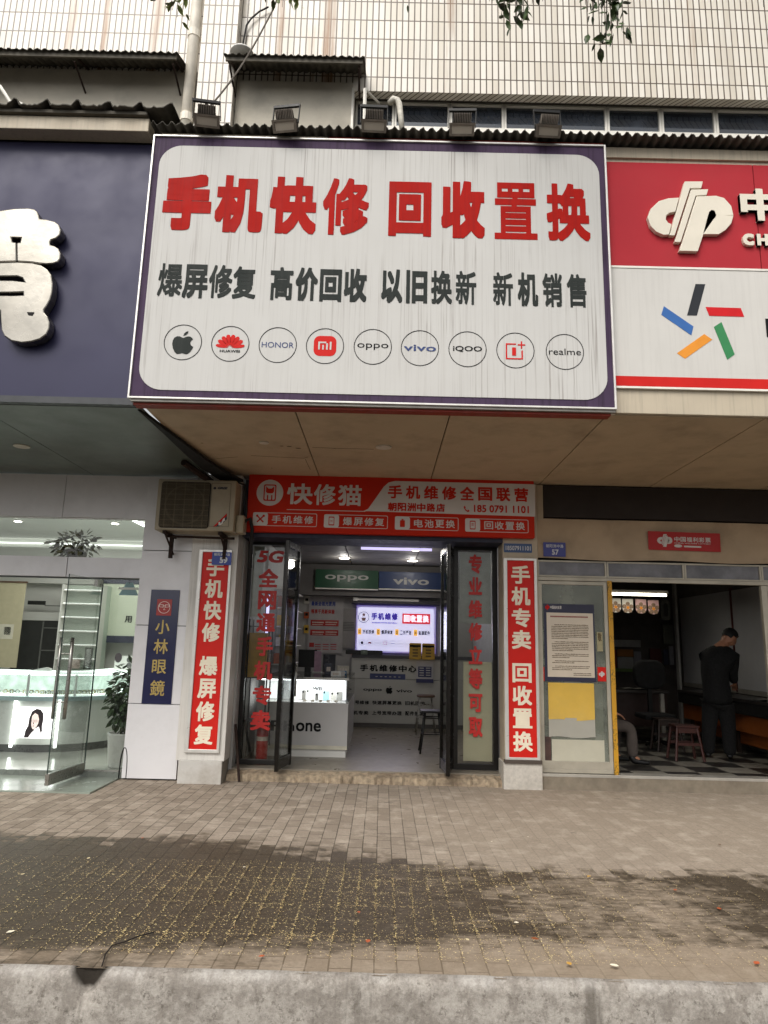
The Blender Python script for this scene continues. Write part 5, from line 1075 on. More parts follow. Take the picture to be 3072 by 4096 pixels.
for nm, a, col, lab, dy in (('yellow_sheet', (495, 1248, 880, 1560), '#d9b24c', 'plain yellow sheet under the navy poster', .002), ('grey_sheet', (500, 1535, 885, 1702), '#aaa79c', 'pale grey curled sheet under the yellow one', .0008), ('white_sheet', (525, 1712, 962, 1905), '#bdb9a6', 'whitish sheet at the bottom of the lottery shop window', .0005)):
    q = rc(P6, *a, YG); m = MB(); N_ = 14
    for i in range(N_ + 1):
        for j in range(2): m.v.append((q[0] + (q[2] - q[0]) * i / N_, YG - dy - .003 - .004 * math.sin(i * .7) * (1 - j), q[1] + (q[3] - q[1]) * j + (.008 * math.sin(i * .55) if j == 0 else 0)))
    for i in range(N_): m.f.append((2 * i, 2 * i + 2, 2 * i + 3, 2 * i + 1))
    tag(m.make(nm, mat('paper ' + col, col, .7, 0, .06, 4, dirt=.2, dirtcol=(.3, .26, .18)), None, 0, True), lab, 'sheet')
q = rc(P6, 525, 1250, 962, 1905, YF + .03); tag(MB().box(q[0], q[2], YF + .03, YF + .034, q[1], q[3]).make('backing_sheet', mat('paper #bdb9a6', '#bdb9a6')), 'pale paper lining behind the lower part of the lottery shop window', 'sheet')
q = rc(P6, 893, 835, 945, 995, YG); s_ = thing('talisman_paper', 'small aged paper strip with brush writing right of the navy poster', 'paper', (q[0], YG, q[1])); MB().rect(q, YG - .003, YG).make('sheet', mat('aged paper', '#a39a78', .7, 0, .15, 20), s_); MB().column('敬', (q[0] + .01, q[1] + .12, q[2] - .01, q[3] - .01), YG - .004, .02, .9).make('lettering', mat('brown ink', '#5a4520'), s_)
for a, lab, ch in (((412, 1120, 466, 1236), 'small red sticker with a white box sign left of the navy poster', 0), ((900, 1122, 975, 1240), 'small red sticker with part of the white emblem right of the navy poster', 1)):
    q = rc(P6, *a, YG); s_ = thing('red_sticker', lab, 'sticker', (q[0], YG, q[1]), 'red stickers on the lottery window'); MB().rect(q, YG - .0032, YG - .0005).make('film', M_VRED, s_); m = MB()
    if ch == 0: m.text('中', (q[0] + .02, q[1] + .07, q[2] - .01, q[3] - .05), YG - .004, .03)
    else: emblem(m, q[0] + .012, q[1] + .05, q[2] - .02, q[3] - .05, YG - .004)
    m.make('lettering', M_BGREY, s_)
tag(MB().rect(rc(P6, 428, 1690, 522, 1905, YG), YG - .003, YG).make('dark_sheet', mat('dark red photo sheet', '#47302a', .5, 0, .5, 9)), 'dark reddish picture sheet in the bottom corner of the lottery window', 'sheet')
# banner sticker on the lintel
r = rc(R7, 325, 384, 823, 522, 8.42); sx_ = thing('banner_sticker', 'red banner with white lottery emblem on the beige lintel cover', 'banner', (r[0], 8.42, r[1]))
M = Matrix.Translation(((r[0] + r[2]) / 2, 0, (r[1] + r[3]) / 2)) @ Matrix.Rotation(math.radians(.6), 4, 'Y'); hw, hh = (r[2] - r[0]) / 2, (r[3] - r[1]) / 2
MB().box(-hw, hw, 8.418, 8.422, -hh, hh, M).make('film', mat('deep red film', '#b01a1a', .5, 0, .06), sx_)
m = MB(); emblem(m, -hw * .76, -hh * .65, -hw * .33, hh * .72, 8.415)
for i, c_ in enumerate('中国福利彩票'): m.text(c_, (-hw * .28 + i * hw * .172, -hh * .04, -hw * .28 + i * hw * .172 + hw * .15, hh * .48), 8.416, .02)
m.text('CHINA WELFARE LOTTERY', (-hw * .28, -hh * .26, hw * .73, -hh * .12), 8.416, .01); m.prism(rr(-hw * .02, -hh * .62, hw * .46, -hh * .44, .01), 8.415, 8.417); m.prism(circ(-hw * .18, -hh * .5, .05, 16, .02), 8.415, 8.417)
m.v = [tuple(M @ Vector(v)) for v in m.v]; m.make('lettering', M_BGREY, sx_)
# tube light, pennants, wall things
p0, p1 = onY(R7(55, 808), 11), onY(R7(450, 820), 11); tl = thing('tube_light', 'long lit fluorescent tube just inside the lottery shop', 'tube light', (p0[0], 11, p0[1]))
MB().tube([(p0[0], 11, p0[1]), (p1[0], 11, p0[1])], .022, 10).make('tube', emit('lit fluorescent tube', '#fff6dc', 5), tl, 0, True); MB().box(p0[0] - .03, p1[0] + .03, 10.99, 11.03, p0[1] + .025, p0[1] + .07).make('batten', M_WHITE, tl)
for xx in (p0[0] + .1, p1[0] - .1): MB().tube([(xx, 11.01, p0[1] + .06), (xx, 11.01, 2.95)], .004, 5).make('cord', M_BLACK, tl)
lamp('light', 'AREA', ((p0[0] + p1[0]) / 2, 11, p0[1] - .03), 3.6, (1, .95, .82), tl, p1[0] - p0[0], (0, 0, 0), .05)
M_PEN = mat('white pennant paper', '#cfc3bd', .7, 0, .08, 10); M_FLW = mat('flower print', '#8d7460', .6, 0, .4, 30)
for i, (u, v, cl) in enumerate(((105, 838, '#d9d5cf'), (188, 842, '#d9d5cf'), (278, 845, '#cfa9ab'), (363, 850, '#cfa9ab'))):
    q = rc(R7, u - 38, v, u + 40, v + 98, 11.4); cx = (q[0] + q[2]) / 2; rad = (q[2] - q[0]) / 2
    pn = thing('pennant', ('white rounded pennant beside the yellow strip', 'second white rounded pennant from the yellow strip', 'pinkish pennant left of the last one', 'pinkish pennant nearest the wall box')[i] + ', printed with a flower, under the tube light', 'pennant', (cx, 11.4, q[3]), 'pennants under the tube light')
    MB().prism([(q[0], q[3])] + [(cx - rad * math.cos(a), q[1] + rad - rad * math.sin(a)) for a in [PI * k / 14 for k in range(15)]] + [(q[2], q[3])], 11.4, 11.403).make('paper', mat('pennant ' + cl, cl, .7, 0, .08, 10), pn)
    m = MB()
    for k in range(5): a = PI / 2 + k * PI * .4; m.prism(circ(cx + .06 * math.cos(a), q[1] + rad + .06 * math.sin(a), .036, 10), 11.396, 11.399)
    m.make('flower_print', M_FLW, pn); MB().prism(circ(cx, q[1] + rad, .026, 10), 11.392, 11.395).make('flower_centre', mat('ink #e0923a', '#e0923a'), pn)
def wallrect(name, c, a, Y, col, lab, cat, dep=.02, var=.15):
    q = rc(c, *a, Y); return tag(MB().rect(q, Y - dep, Y).make(name, mat('paint ' + col, col, .7, 0, var, 8)), lab, cat)
wallrect('orange_poster', R7, (115, 1185, 225, 1236), 13.6, '#8f5a1a', 'orange poster on the back wall of the lottery shop', 'poster')
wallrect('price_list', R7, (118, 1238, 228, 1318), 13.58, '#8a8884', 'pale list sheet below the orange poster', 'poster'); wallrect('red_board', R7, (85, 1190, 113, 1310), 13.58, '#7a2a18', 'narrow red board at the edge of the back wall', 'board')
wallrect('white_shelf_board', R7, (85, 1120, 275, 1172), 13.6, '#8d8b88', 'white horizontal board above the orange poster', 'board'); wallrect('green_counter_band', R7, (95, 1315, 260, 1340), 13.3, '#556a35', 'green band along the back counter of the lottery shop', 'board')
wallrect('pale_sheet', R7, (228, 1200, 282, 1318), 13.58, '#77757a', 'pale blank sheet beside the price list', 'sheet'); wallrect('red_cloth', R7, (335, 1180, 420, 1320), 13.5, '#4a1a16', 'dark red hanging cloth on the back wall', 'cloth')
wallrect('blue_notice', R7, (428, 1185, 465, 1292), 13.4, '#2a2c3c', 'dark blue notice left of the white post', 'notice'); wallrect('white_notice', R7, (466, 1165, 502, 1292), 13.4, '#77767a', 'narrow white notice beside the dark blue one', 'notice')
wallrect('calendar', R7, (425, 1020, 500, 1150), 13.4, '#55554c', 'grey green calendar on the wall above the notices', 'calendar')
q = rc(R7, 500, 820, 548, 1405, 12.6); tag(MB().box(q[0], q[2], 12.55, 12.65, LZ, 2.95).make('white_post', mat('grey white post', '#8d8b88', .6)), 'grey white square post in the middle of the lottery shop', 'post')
q = rc(R7, 405, 850, 478, 988, 12.4); sp_ = thing('wall_speaker', 'rounded grey wall box hanging beside the pennants', 'speaker', (q[0], 12.4, q[1])); MB().prism(rr(*q, .06), 12.36, 12.46).make('case', mat('grey plastic case', '#4b4b46', .5), sp_, .01); MB().prism(rr(q[0] + .05, q[1] + .06, q[2] - .05, q[3] - .06, .04), 12.352, 12.358).make('grille', mat('dark grille', '#2b2b28', .7), sp_)
# right wall boards
M_BRD = mat('dull white board', '#bcbbbd', .5, 0, .06, 2)
for i, (y0, y1, lab) in enumerate(((11.35, 13.3, 'dull white wall board nearer the back of the lottery shop'), (9.35, 11.3, 'dull white wall board behind the standing man'))):
    b = thing('wall_board', lab, 'board', (5.75, (y0 + y1) / 2, 1.2), 'white boards on the lottery shop side wall'); MB().box(5.73, 5.757, y0, y1, 1.05, 2.62).make('sheet', M_BRD, b); MB().box(5.72, 5.758, y0, y1, .98, 1.045).make('tray', M_ALU, b, .004); MB().box(5.72, 5.758, y0 - .03, y0, 1.0, 2.66).make('edge', mat('dark red edge', '#5d2c2a', .6), b)
tag(MB().box(5.70, 5.728, 9.55, 9.72, 1.45, 2.35).make('red_streamer', mat('dull red streamer', '#6a2b30', .7, 0, .3, 10)), 'dull red streamer hanging on the white board', 'streamer')
# desks
dk = thing('betting_desk', 'long dark desk with orange front panels along the side wall', 'desk', (5.4, 10.5, LZ)); M_OR = mat('orange brown laminate', '#8a4a1c', .5, 0, .08, 4)
MB().box(5.12, 5.72, 9.0, 12.2, .93, .97).make('top', mat('dark desk top', '#34302e', .4, 0, .2, 5), dk, .004); MB().box(5.22, 5.25, 9.02, 12.2, .50, .74).make('front_panel', M_OR, dk); MB().box(5.34, 5.37, 9.0, 12.2, LZ + .14, .49).make('lower_panel', M_OR, dk); MB().box(5.14, 5.17, 9.02, 12.2, .76, .925).make('apron', mat('dark desk apron', '#1c1a19', .6), dk)
for y in (9.1, 10.6, 12.1): MB().box(5.3, 5.36, y - .03, y + .03, LZ, .92).make('leg', mat('dark desk leg', '#2a1a10', .6), dk)
d2 = thing('betting_desk', 'dark counter with a glass top across the back of the lottery shop', 'desk', (3.8, 12, LZ)); MB().box(2.5, 4.75, 11.6, 12.3, .93, .97).make('top', mat('dark desk top', '#34302e'), d2, .004); MB().box(2.5, 4.75, 11.72, 11.75, .40, .92).make('front_panel', mat('dark red brown panel', '#2e1a14', .6), d2)
for x in (2.6, 3.6, 4.65): MB().box(x - .03, x + .03, 11.66, 11.72, LZ, .92).make('leg', M_ALU, d2)
random.seed(33)
for k, (x, y, lab) in enumerate(((5.40, 9.35, 'wide loose newspaper at the street end of the betting desk'), (5.38, 9.75, 'folded sheet under the standing man hand'), (5.35, 11.2, 'rumpled white form on the desk behind the man'), (4.3, 11.85, 'pale paper on the back counter beside the white post'), (3.5, 11.9, 'crumpled sheet at the left of the back counter'))):
    m = MB(); a = random.uniform(-.4, .4); N_ = 8
    for i in range(N_ + 1):
        for j in range(N_ + 1):
            u, v = (i / N_ - .5) * .42, (j / N_ - .5) * .30; m.v.append((x + u * math.cos(a) - v * math.sin(a), y + u * math.sin(a) + v * math.cos(a), .978 + .02 * abs(math.sin(i * .9 + k) * math.cos(j * .7)) + .001))
    for i in range(N_):
        for j in range(N_): b = i * (N_ + 1) + j; m.f.append((b, b + 1, b + N_ + 2, b + N_ + 1))
    tag(m.make('loose_paper', mat('newsprint', '#8f8b85', .7, 0, .2, 14), None, 0, True), lab, 'paper', 'papers lying on the lottery desks')
# red wooden stool
def wood_stool(x, y, lab, m_, s=.16, h=.46):
    t = thing('wooden_stool', lab, 'stool', (x, y, LZ), 'wooden stools in the lottery shop'); MB().box(x - s, x + s, y - s * .8, y + s * .8, LZ + h - .03, LZ + h).make('seat', m_, t, .006)
    for sx in (-1, 1):
        for sy in (-1, 1): MB().tube([(x + sx * (s - .025), y + sy * (s * .8 - .025), LZ + h - .03), (x + sx * (s + .03), y + sy * (s * .8 + .02), LZ)], .018, 6).make('leg', m_, t)
    for sy in (-1, 1): MB().box(x - s - .005, x + s + .005, y + sy * (s * .8) - .01, y + sy * (s * .8) + .01, LZ + .20, LZ + .235).make('rail', m_, t); MB().box(x - s + .03, x + s - .03, y + sy * (s * .8 - .03) - .008, y + sy * (s * .8 - .03) + .008, LZ + h - .10, LZ + h - .03).make('apron', m_, t)
    return t
M_RW = mat('red stained wood', '#3d170e', .5, 0, .2, 10)
wood_stool(onY(R7(575, 1800), 9.75)[0], 9.75, 'red stained wooden stool beside the standing man', M_RW); wood_stool(onY(R7(455, 1800), 10.6)[0], 10.6, 'dark wooden stool behind the red one', mat('dark stained wood', '#2a1a12', .5))
oc = thing('office_chair', 'black padded office chair with a dark jacket over its back', 'chair', (3.55, 11.2, LZ)); ocx = onY(R7(335, 1350), 11.2)[0]
MB().prism(rr(ocx - .25, 1.02, ocx + .25, 1.47, .17), 11.15, 11.27).make('backrest', mat('black fabric', '#0f0e0e', .95), oc, .03, False); MB().prism(rr(ocx - .25, .58, ocx + .25, .66, .03), 10.8, 11.25).make('seat', mat('black fabric', '#0f0e0e'), oc, .02)
MB().tube([(ocx, 11.05, .58), (ocx, 11.05, .26)], .03, 10).make('column', M_BLACK, oc); MB().box(ocx - .03, ocx + .03, 11.2, 11.25, .6, 1.1).make('back_post', M_BLACK, oc)
for k in range(5): a = 2 * PI * k / 5; MB().tube([(ocx, 11.05, .27), (ocx + .27 * math.cos(a), 11.05 + .27 * math.sin(a), .21)], .018, 6).make('base_arm', M_BLACK, oc)

# ------------------------------------------------------------------ people
def skin(name, m, joints, edges, parent, sub=2, root=0):
    o_ = ORG[parent.name]; me = bpy.data.meshes.new(name); me.from_pydata([tuple(Vector(j[0]) - o_) for j in joints], edges, []); me.materials.append(m)
    o = bpy.data.objects.new(name, me); sc.collection.objects.link(o); o.parent = parent; ORG[o.name] = o_.copy()
    o.modifiers.new('skin', 'SKIN').use_smooth_shade = True
    for i, v in enumerate(me.skin_vertices[0].data):
        r = joints[i][1]; v.radius = (r, r) if isinstance(r, (int, float)) else r; v.use_root = (i == root)
    s = o.modifiers.new('sub', 'SUBSURF'); s.levels = s.render_levels = sub; return o
M_SKIN = mat('skin', '#a9755a', .55, 0, .05, 20); M_HAIR = mat('short black hair', '#0d0b0a', .7, 0, .3, 60, .3); M_JKT = mat('black jacket cloth', '#060506', .9, 0, .2, 20, .2); M_TRS = mat('black trouser cloth', '#060506', .9, 0, .2, 20); M_SHOE = mat('black shoe', '#0c0b0b', .5)
def PJ(u, v, Y): x, z = onY(R7(u, v), Y); return Vector((x, Y, z))
def hand(joints, edges, wrist, d, n, side, s=1.):      # palm and five bent fingers along d, n = back of the hand, side = towards the thumb
    d, n, side = d.normalized(), n.normalized(), side.normalized(); P = joints[wrist][0]
    def J(p, r, a): joints.append((p, r)); edges.append((a, len(joints) - 1)); return len(joints) - 1
    palm = J(P + d * .045 * s, (.032 * s, .018 * s), wrist); kn = J(P + d * .082 * s, (.034 * s, .014 * s), palm)
    for k, (off, ln) in enumerate(((.027, .074), (.009, .084), (-.009, .078), (-.026, .060))):
        a = kn; p = P + d * .090 * s + side * off * s; a = J(p, .0095 * s, a)
        for q, bend in enumerate((.35, .8, 1.2)): p = p + (d * math.cos(bend * .6) - n * math.sin(bend * .6)) * ln * s / 3; a = J(p, (.0088 - .0012 * q) * s, a)
    a = palm; p = P + d * .04 * s + side * .038 * s; a = J(p, .012 * s, a); p = p + (d * .7 + side * .6 - n * .3).normalized() * .032 * s; a = J(p, .0105 * s, a); p = p + (d * .9 + side * .15 - n * .4).normalized() * .028 * s; J(p, .009 * s, a)
ym = 10.0
man = thing('person', 'man in black standing with his head bowed over the betting desk', 'person', (PJ(805, 1900, ym).x, ym, LZ))
pel, chest, nb = PJ(800, 1510, ym), PJ(775, 1320, ym), PJ(822, 1165, ym)
f = Vector((.42, .90, 0)).normalized(); fh = Vector((.93, .30, 0)).normalized(); lat = Vector((f.y, -f.x, 0))     # lat: towards his right hand, the camera side
head = PJ(886, 1120, ym) + Vector((0, 0, .03)); nb = nb - Vector((0, 0, .045)); J = []; E_ = []
def A(p, r, a=None):
    J.append((Vector(p), r))
    if a is not None: E_.append((a, len(J) - 1))
    return len(J) - 1
i0 = A(pel, .12); i1 = A((pel + chest) / 2, .115, i0); i2 = A(chest, .125, i1); i3 = A(nb, .09, i2); i4 = A(PJ(852, 1140, ym), .056, i3)
i5 = A(head + Vector((0, 0, -.015)), .102, i4); i6 = A(head + Vector((.01, 0, .05)), .105, i5); A(head + Vector((.0, 0, .095)), .07, i6)
fd_ = (fh * .72 + Vector((0, 0, -.69))).normalized(); upv = (fh * .69 + Vector((0, 0, .72))).normalized()
fc = A(head + fd_ * .062 - upv * .015, .070, i5); jw = A(head + fd_ * .068 - upv * .080, .046, fc); A(head + fd_ * .132 - upv * .012, .016, fc); A(head + fd_ * .108 - upv * .052, .012, jw)
for s_ in (-1, 1): A(head + Vector((fh.y, -fh.x, 0)) * s_ * .086 - upv * .01, (.02, .012), i5)
hands = {}
for s_, el, wr in ((1, PJ(838, 1335, ym), PJ(918, 1428, ym)), (-1, PJ(880, 1330, ym), PJ(935, 1420, ym))):
    sh = nb + lat * s_ * .17 - Vector((.02, 0, .05)); e = el + lat * (s_ * .17 - .06) + f * .02; w_ = wr + lat * (s_ * .10 - .10) + f * .10
    a = A(sh, .065, i3); a = A(e, .046, a); a = A(w_, (.030, .026), a); hands[s_] = (sh, e, w_); hand(J, E_, a, f * .9 + Vector((0, 0, -.35)), Vector((0, 0, 1)), -lat * s_)
legs = {}
for s_ in (-1, 1):
    hp = pel + lat * s_ * .09 - Vector((0, 0, .08)); kn_ = PJ(808 + s_ * 12, 1705, ym) + lat * s_ * .10; an = Vector((PJ(808, 1880, ym).x + s_ * .03, ym, LZ + .09)) + lat * s_ * .11
    a = A(hp, .085, i0); a = A(kn_, .058, a); a = A(an, .038, a); legs[s_] = (hp, kn_, an); a = A(an + f * .06 - Vector((0, 0, .05)), .035, a); A(an + f * .15 - Vector((0, 0, .06)), .03, a)
skin('body', M_SKIN, J, E_, man)
J = [(pel - Vector((0, 0, .13)), .205), (pel, .20), ((pel + chest) / 2, .19), (chest, .195), (nb - Vector((.02, 0, .03)), .15), (nb + Vector((.02, 0, .075)), .085)]; E_ = [(0, 1), (1, 2), (2, 3), (3, 4), (4, 5)]
for s_ in (1, -1):
    sh, e, w_ = hands[s_]; b = len(J); J += [(sh + lat * s_ * .0 - Vector((0, 0, .055)), .105), (e, .086), (w_ - (w_ - e).normalized() * .03, .058)]; E_ += [(4, b), (b, b + 1), (b + 1, b + 2)]
skin('jacket', M_JKT, J, E_, man)
J = [(pel + Vector((0, 0, .06)), .175)]; E_ = []
for s_ in (1, -1):
    hp, k_, an = legs[s_]; b = len(J); J += [(hp - Vector((0, 0, .06)), .135), (k_, .105), (an - Vector((0, 0, .06)), .085)]; E_ += [(0, b), (b, b + 1), (b + 1, b + 2)]
skin('trousers', M_TRS, J, E_, man)
for s_ in (1, -1):
    an = legs[s_][2]; skin('shoe', M_SHOE, [(an - f * .05 - Vector((0, 0, .045)), (.045, .042)), (an + f * .06 - Vector((0, 0, .05)), (.048, .036)), (an + f * .17 - Vector((0, 0, .057)), (.042, .028))], [(0, 1), (1, 2)], man)
hb = MB(); sd_ = Vector((fh.y, -fh.x, 0)); NU, NV = 28, 18; hc = head + upv * .022 - fd_ * .012; Dv = []
for j in range(NV + 1):
    th = PI * j / NV
    for i in range(NU):
        ph = 2 * PI * i / NU; d = upv * math.cos(th) + (fd_ * math.cos(ph) + sd_ * math.sin(ph)) * math.sin(th); Dv.append(d); k = 1 + .03 * math.sin(ph * 9 + j * 2.1)
        hb.v.append(tuple(hc + (upv * (d.dot(upv) * .112) + fd_ * (d.dot(fd_) * .118) + sd_ * (d.dot(sd_) * .100)) * k))
for j in range(NV):
    for i in range(NU):
        q = (j * NU + i, j * NU + (i + 1) % NU, (j + 1) * NU + (i + 1) % NU, (j + 1) * NU + i); c_ = (Dv[q[0]] + Dv[q[1]] + Dv[q[2]] + Dv[q[3]]) / 4
        fwd, u_ = c_.dot(fd_), c_.dot(upv)
        if (fwd > .15 and u_ < .50) or u_ < -.62 or (fwd > -.25 and u_ < -.2): continue
        hb.f.append(q)
hb.make('hair', M_HAIR, man, 0, True)
# seated person at the window, mostly hidden by the posters
sp = thing('person', 'seated person in grey trousers and black shoes, mostly hidden by the window posters', 'person', (2.95, 9.25, LZ))
kn1, an1 = PJ(212, 1715, 9.2), PJ(222, 1900, 9.2); hp1 = kn1 + Vector((-.42, .12, .02)); ysh = Vector((0, .26, 0)); g0 = hp1 + Vector((0, .13, .03)); tp = g0 + Vector((-.06, 0, .50)); hd_ = tp + Vector((.03, 0, .22))
J = []; E_ = []
i0 = A(g0, (.15, .12)); i1 = A(g0 + Vector((-.02, 0, .25)), (.14, .11), i0); i3 = A(tp, (.11, .09), i1); i4 = A(tp + Vector((.01, 0, .10)), .055, i3); i5 = A(hd_, (.09, .085), i4); A(hd_ + Vector((0, 0, .08)), .075, i5); fc = A(hd_ + Vector((.06, 0, -.03)), .055, i5); A(hd_ + Vector((.115, 0, -.02)), .013, fc); A(hd_ + Vector((.075, 0, -.075)), .03, fc)
for s_ in (-1, 1): A(hd_ + Vector((0, s_ * .088, -.01)), (.018, .012), i5)
arms = []
for s_ in (-1, 1): sh = tp + Vector((0, s_ * .18, -.04)); e = sh + Vector((.06, s_ * .05, -.28)); w_ = e + Vector((.22, -s_ * .06, -.06)); arms.append((sh, e, w_)); a = A(sh, .06, i3); a = A(e, .045, a); a = A(w_, (.03, .026), a); hand(J, E_, a, Vector((1, 0, -.35)), Vector((0, 0, 1)), Vector((0, -s_, 0)))
lg = []
for k in (0, 1): hp, kk, an = hp1 + ysh * k, kn1 + ysh * k + Vector((-.10, 0, 0)) * k, an1 + ysh * k + Vector((-.16, 0, 0)) * k; an.z = LZ + .11; lg.append((hp, kk, an)); a = A(hp, .08, i0); a = A(kk, .058, a); a = A(an, .038, a); A(an + Vector((.10, 0, -.07)), .03, a)
skin('body', M_SKIN, J, E_, sp)
J = [(g0 + Vector((0, 0, .02)), (.19, .15)), (g0 + Vector((-.02, 0, .28)), (.18, .14)), (tp - Vector((0, 0, .03)), (.15, .11)), (tp + Vector((0, 0, .04)), .07)]; E_ = [(0, 1), (1, 2), (2, 3)]
for sh, e, w_ in arms: b = len(J); J += [(sh, .085), (e, .065), (w_, .05)]; E_ += [(2, b), (b, b + 1), (b + 1, b + 2)]
skin('jacket', mat('dark grey jacket cloth', '#1b1b20', .9), J, E_, sp)
J = [(g0, (.16, .14))]; E_ = []
for hp, kk, an in lg: b = len(J); J += [(hp, .105), (kk, .082), (an + Vector((0, 0, -.03)), .072)]; E_ += [(0, b), (b, b + 1), (b + 1, b + 2)]
skin('trousers', mat('grey trouser cloth', '#4c443f', .9, 0, .12, 14, .2), J, E_, sp)
for hp, kk, an in lg: skin('shoe', M_SHOE, [(an + Vector((-.03, 0, .03)), .052), (an + Vector((0, 0, -.055)), (.05, .045)), (an + Vector((.11, 0, -.07)), (.048, .036)), (an + Vector((.22, 0, -.078)), (.04, .028))], [(0, 1), (1, 2), (2, 3)], sp)
skin('hair', M_HAIR, [(hd_ + Vector((-.03, 0, .0)), .088), (hd_ + Vector((0, 0, .06)), .095), (hd_ + Vector((.03, 0, .08)), .07)], [(0, 1), (1, 2)], sp)
wood_stool(g0.x, g0.y, 'low wooden stool under the seated person', mat('dark stained wood', '#2a1a12'), .17, g0.z - LZ - .14)
# ------------------------------------------------------------------ optician's shop
YO = 8.46; OZ = .07
op = thing('optician_shop', 'bright white optician shop interior behind a glass front', 'shop', (-4.5, 9, 0))
M_OPW = mat('bright white shop wall', '#c6c6c0', .6, 0, .03, 2); M_OFL = mat('polished grey floor tile', '#b0b3aa', .10, 0, .06, 1.6)
MB().box(-9, -2.36, 8.47, 13.6, -.04, OZ).make('floor', M_OFL, op); MB().box(-9, -2.36, 8.44, 8.47, -.05, OZ).make('step', mat('grey green step tile', '#6e736c', .3), op)
MB().box(-9, -2.36, 13.5, 13.6, 0, 3.6).make('back_wall', M_OPW, op); MB().box(-2.44, -2.38, 8.5, 13.5, 0, 3.6).make('side_wall', M_OPW, op); MB().box(-9.1, -9, 8.5, 13.5, 0, 3.6).make('side_wall', M_OPW, op); MB().box(-9, -2.36, 8.6, 13.5, 3.50, 3.56).make('ceiling', M_OPW, op)
structure(MB().box(-9, -3.02, 7.62, 8.44, -.05, .012).make('apron_floor', mat('grey green apron tile', '#8d958a', .22, 0, .08, 2, dirt=.35, dirtcol=(.2, .19, .165))))
EM = emit('white led line', '#f8fff8', 4)
# facade panels
pan = thing('facade_panel', 'pale composite panel column between optician glass and pillar with open joints', 'wall panel', (-2.65, 8.4, 0))
zj = [.01] + [onY(P2(150, v), 8.4)[1] for v in (1583, 1068, 577)] + [3.62]
for a, b in zip(zj, zj[1:]): MB().box(-2.985, -2.35, 8.395, 8.45, a + .004, b - .004).make('panel', M_WPANEL, pan, .003)
MB().box(-2.98, -2.36, 8.43, 8.46, 0, 3.62).make('backing', M_VOID, pan)
hp_ = thing('header_panel', 'wide pale panel header above the optician transom glass', 'wall panel', (-5, 8.42, 3.1)); zt_, xs0 = onY(LF(0, 348), YO - .04)[1], onY(LF(420, 250), YO - .04)[0]
for a, b in ((-9, xs0 - .004), (xs0 + .004, -2.99)): MB().box(a, b, 8.42, 8.47, zt_, 3.62).make('panel', M_WPANEL, hp_, .003)
tp_ = thing('transom_beam', 'narrow pale panel beam between the door and the transom glass', 'wall panel', (-5, 8.42, 2.4)); z0_, z1_, xs0 = onY(LF(0, 737), YO - .04)[1], onY(LF(0, 607), YO - .04)[1], onY(LF(440, 670), YO - .04)[0]
for a, b in ((-9, xs0 - .004), (xs0 + .004, -2.99)): MB().box(a, b, 8.42, 8.62, z0_, z1_).make('panel', M_WPANEL, tp_, .003)
M_OG = glass('clear green glass', (.945, .957, .947), .5)
tg = thing('transom_glass', 'long transom pane above the optician door', 'window', (-5, YO, 2.6)); MB().box(-9, -2.99, YO, YO + .008, z1_, zt_).make('pane', M_OG, tg); MB().box(-9, -2.99, YO - .012, YO + .02, zt_ - .015, zt_ - .001).make('trim', M_STEEL, tg)
xh = onY(LF(545, 2030), YO)[0]; xh = -3.47
fg = thing('fixed_glass', 'fixed glass pane beside the open optician door', 'window', (-3.2, YO, OZ)); MB().box(xh + .02, -2.99, YO, YO + .01, OZ + .02, z0_).make('pane', M_OG, fg); MB().box(xh + .02, -2.99, YO - .01, YO + .02, OZ + .001, OZ + .02).make('base_channel', M_STEEL, fg); MB().box(xh + .01, xh + .022, YO - .003, YO + .013, OZ + .02, z0_).make('edge', mat('dark glass edge', '#2b3a34', .2), fg)
fg2 = thing('fixed_glass', 'fixed glass pane at the far left end of the optician front', 'window', (-7, YO, OZ)); MB().box(-9, -5.05, YO, YO + .01, OZ + .02, z0_).make('pane', M_OG, fg2)
MB().box(-9, -2.99, YO - .005, YO + .02, z0_ - .02, z0_ - .001).make('head_channel', mat('dark channel', '#3c3c3a', .4), tp_)
# open door leaf
tipx, tipy = onZ(KL(535, 1745), .06); hinge = Vector((xh, YO + .005, 0)); tip = Vector((tipx, tipy + .02, 0)); d = tip - hinge; L_ = d.length
od = thing('glass_door', 'clear glass optician door swung open outward with long steel handles and a bottom rail', 'door', (xh, YO, .05)); M = Matrix.Translation(hinge) @ Matrix.Rotation(math.atan2(d.y, d.x), 4, 'Z')
dz = z0_ - .03
MB().box(.0, L_, -.005, .005, .16, dz, M).make('pane', M_OG, od); MB().box(L_, L_ + .004, -.006, .006, .16, dz, M).make('edge', mat('dark glass edge', '#2b3a34'), od)
MB().box(0, L_, -.022, .022, .045, .165, M).make('bottom_rail', M_STEEL, od, .003); MB().box(0, .14, -.022, .022, dz - .09, dz, M).make('top_patch', M_STEEL, od, .003)
for s_ in (-1, 1):
    h = MB(); h.tube([M @ Vector((L_ - .10, s_ * .065, z)) for z in (.72, 1.0, 1.30, 1.60)], .021, 10); h = h.make('handle', M_STEEL, od, 0, True)
    for z in (.90, 1.42): MB().tube([M @ Vector((L_ - .10, s_ * .006, z)), M @ Vector((L_ - .10, s_ * .055, z))], .009, 8).make('standoff', M_STEEL, h)
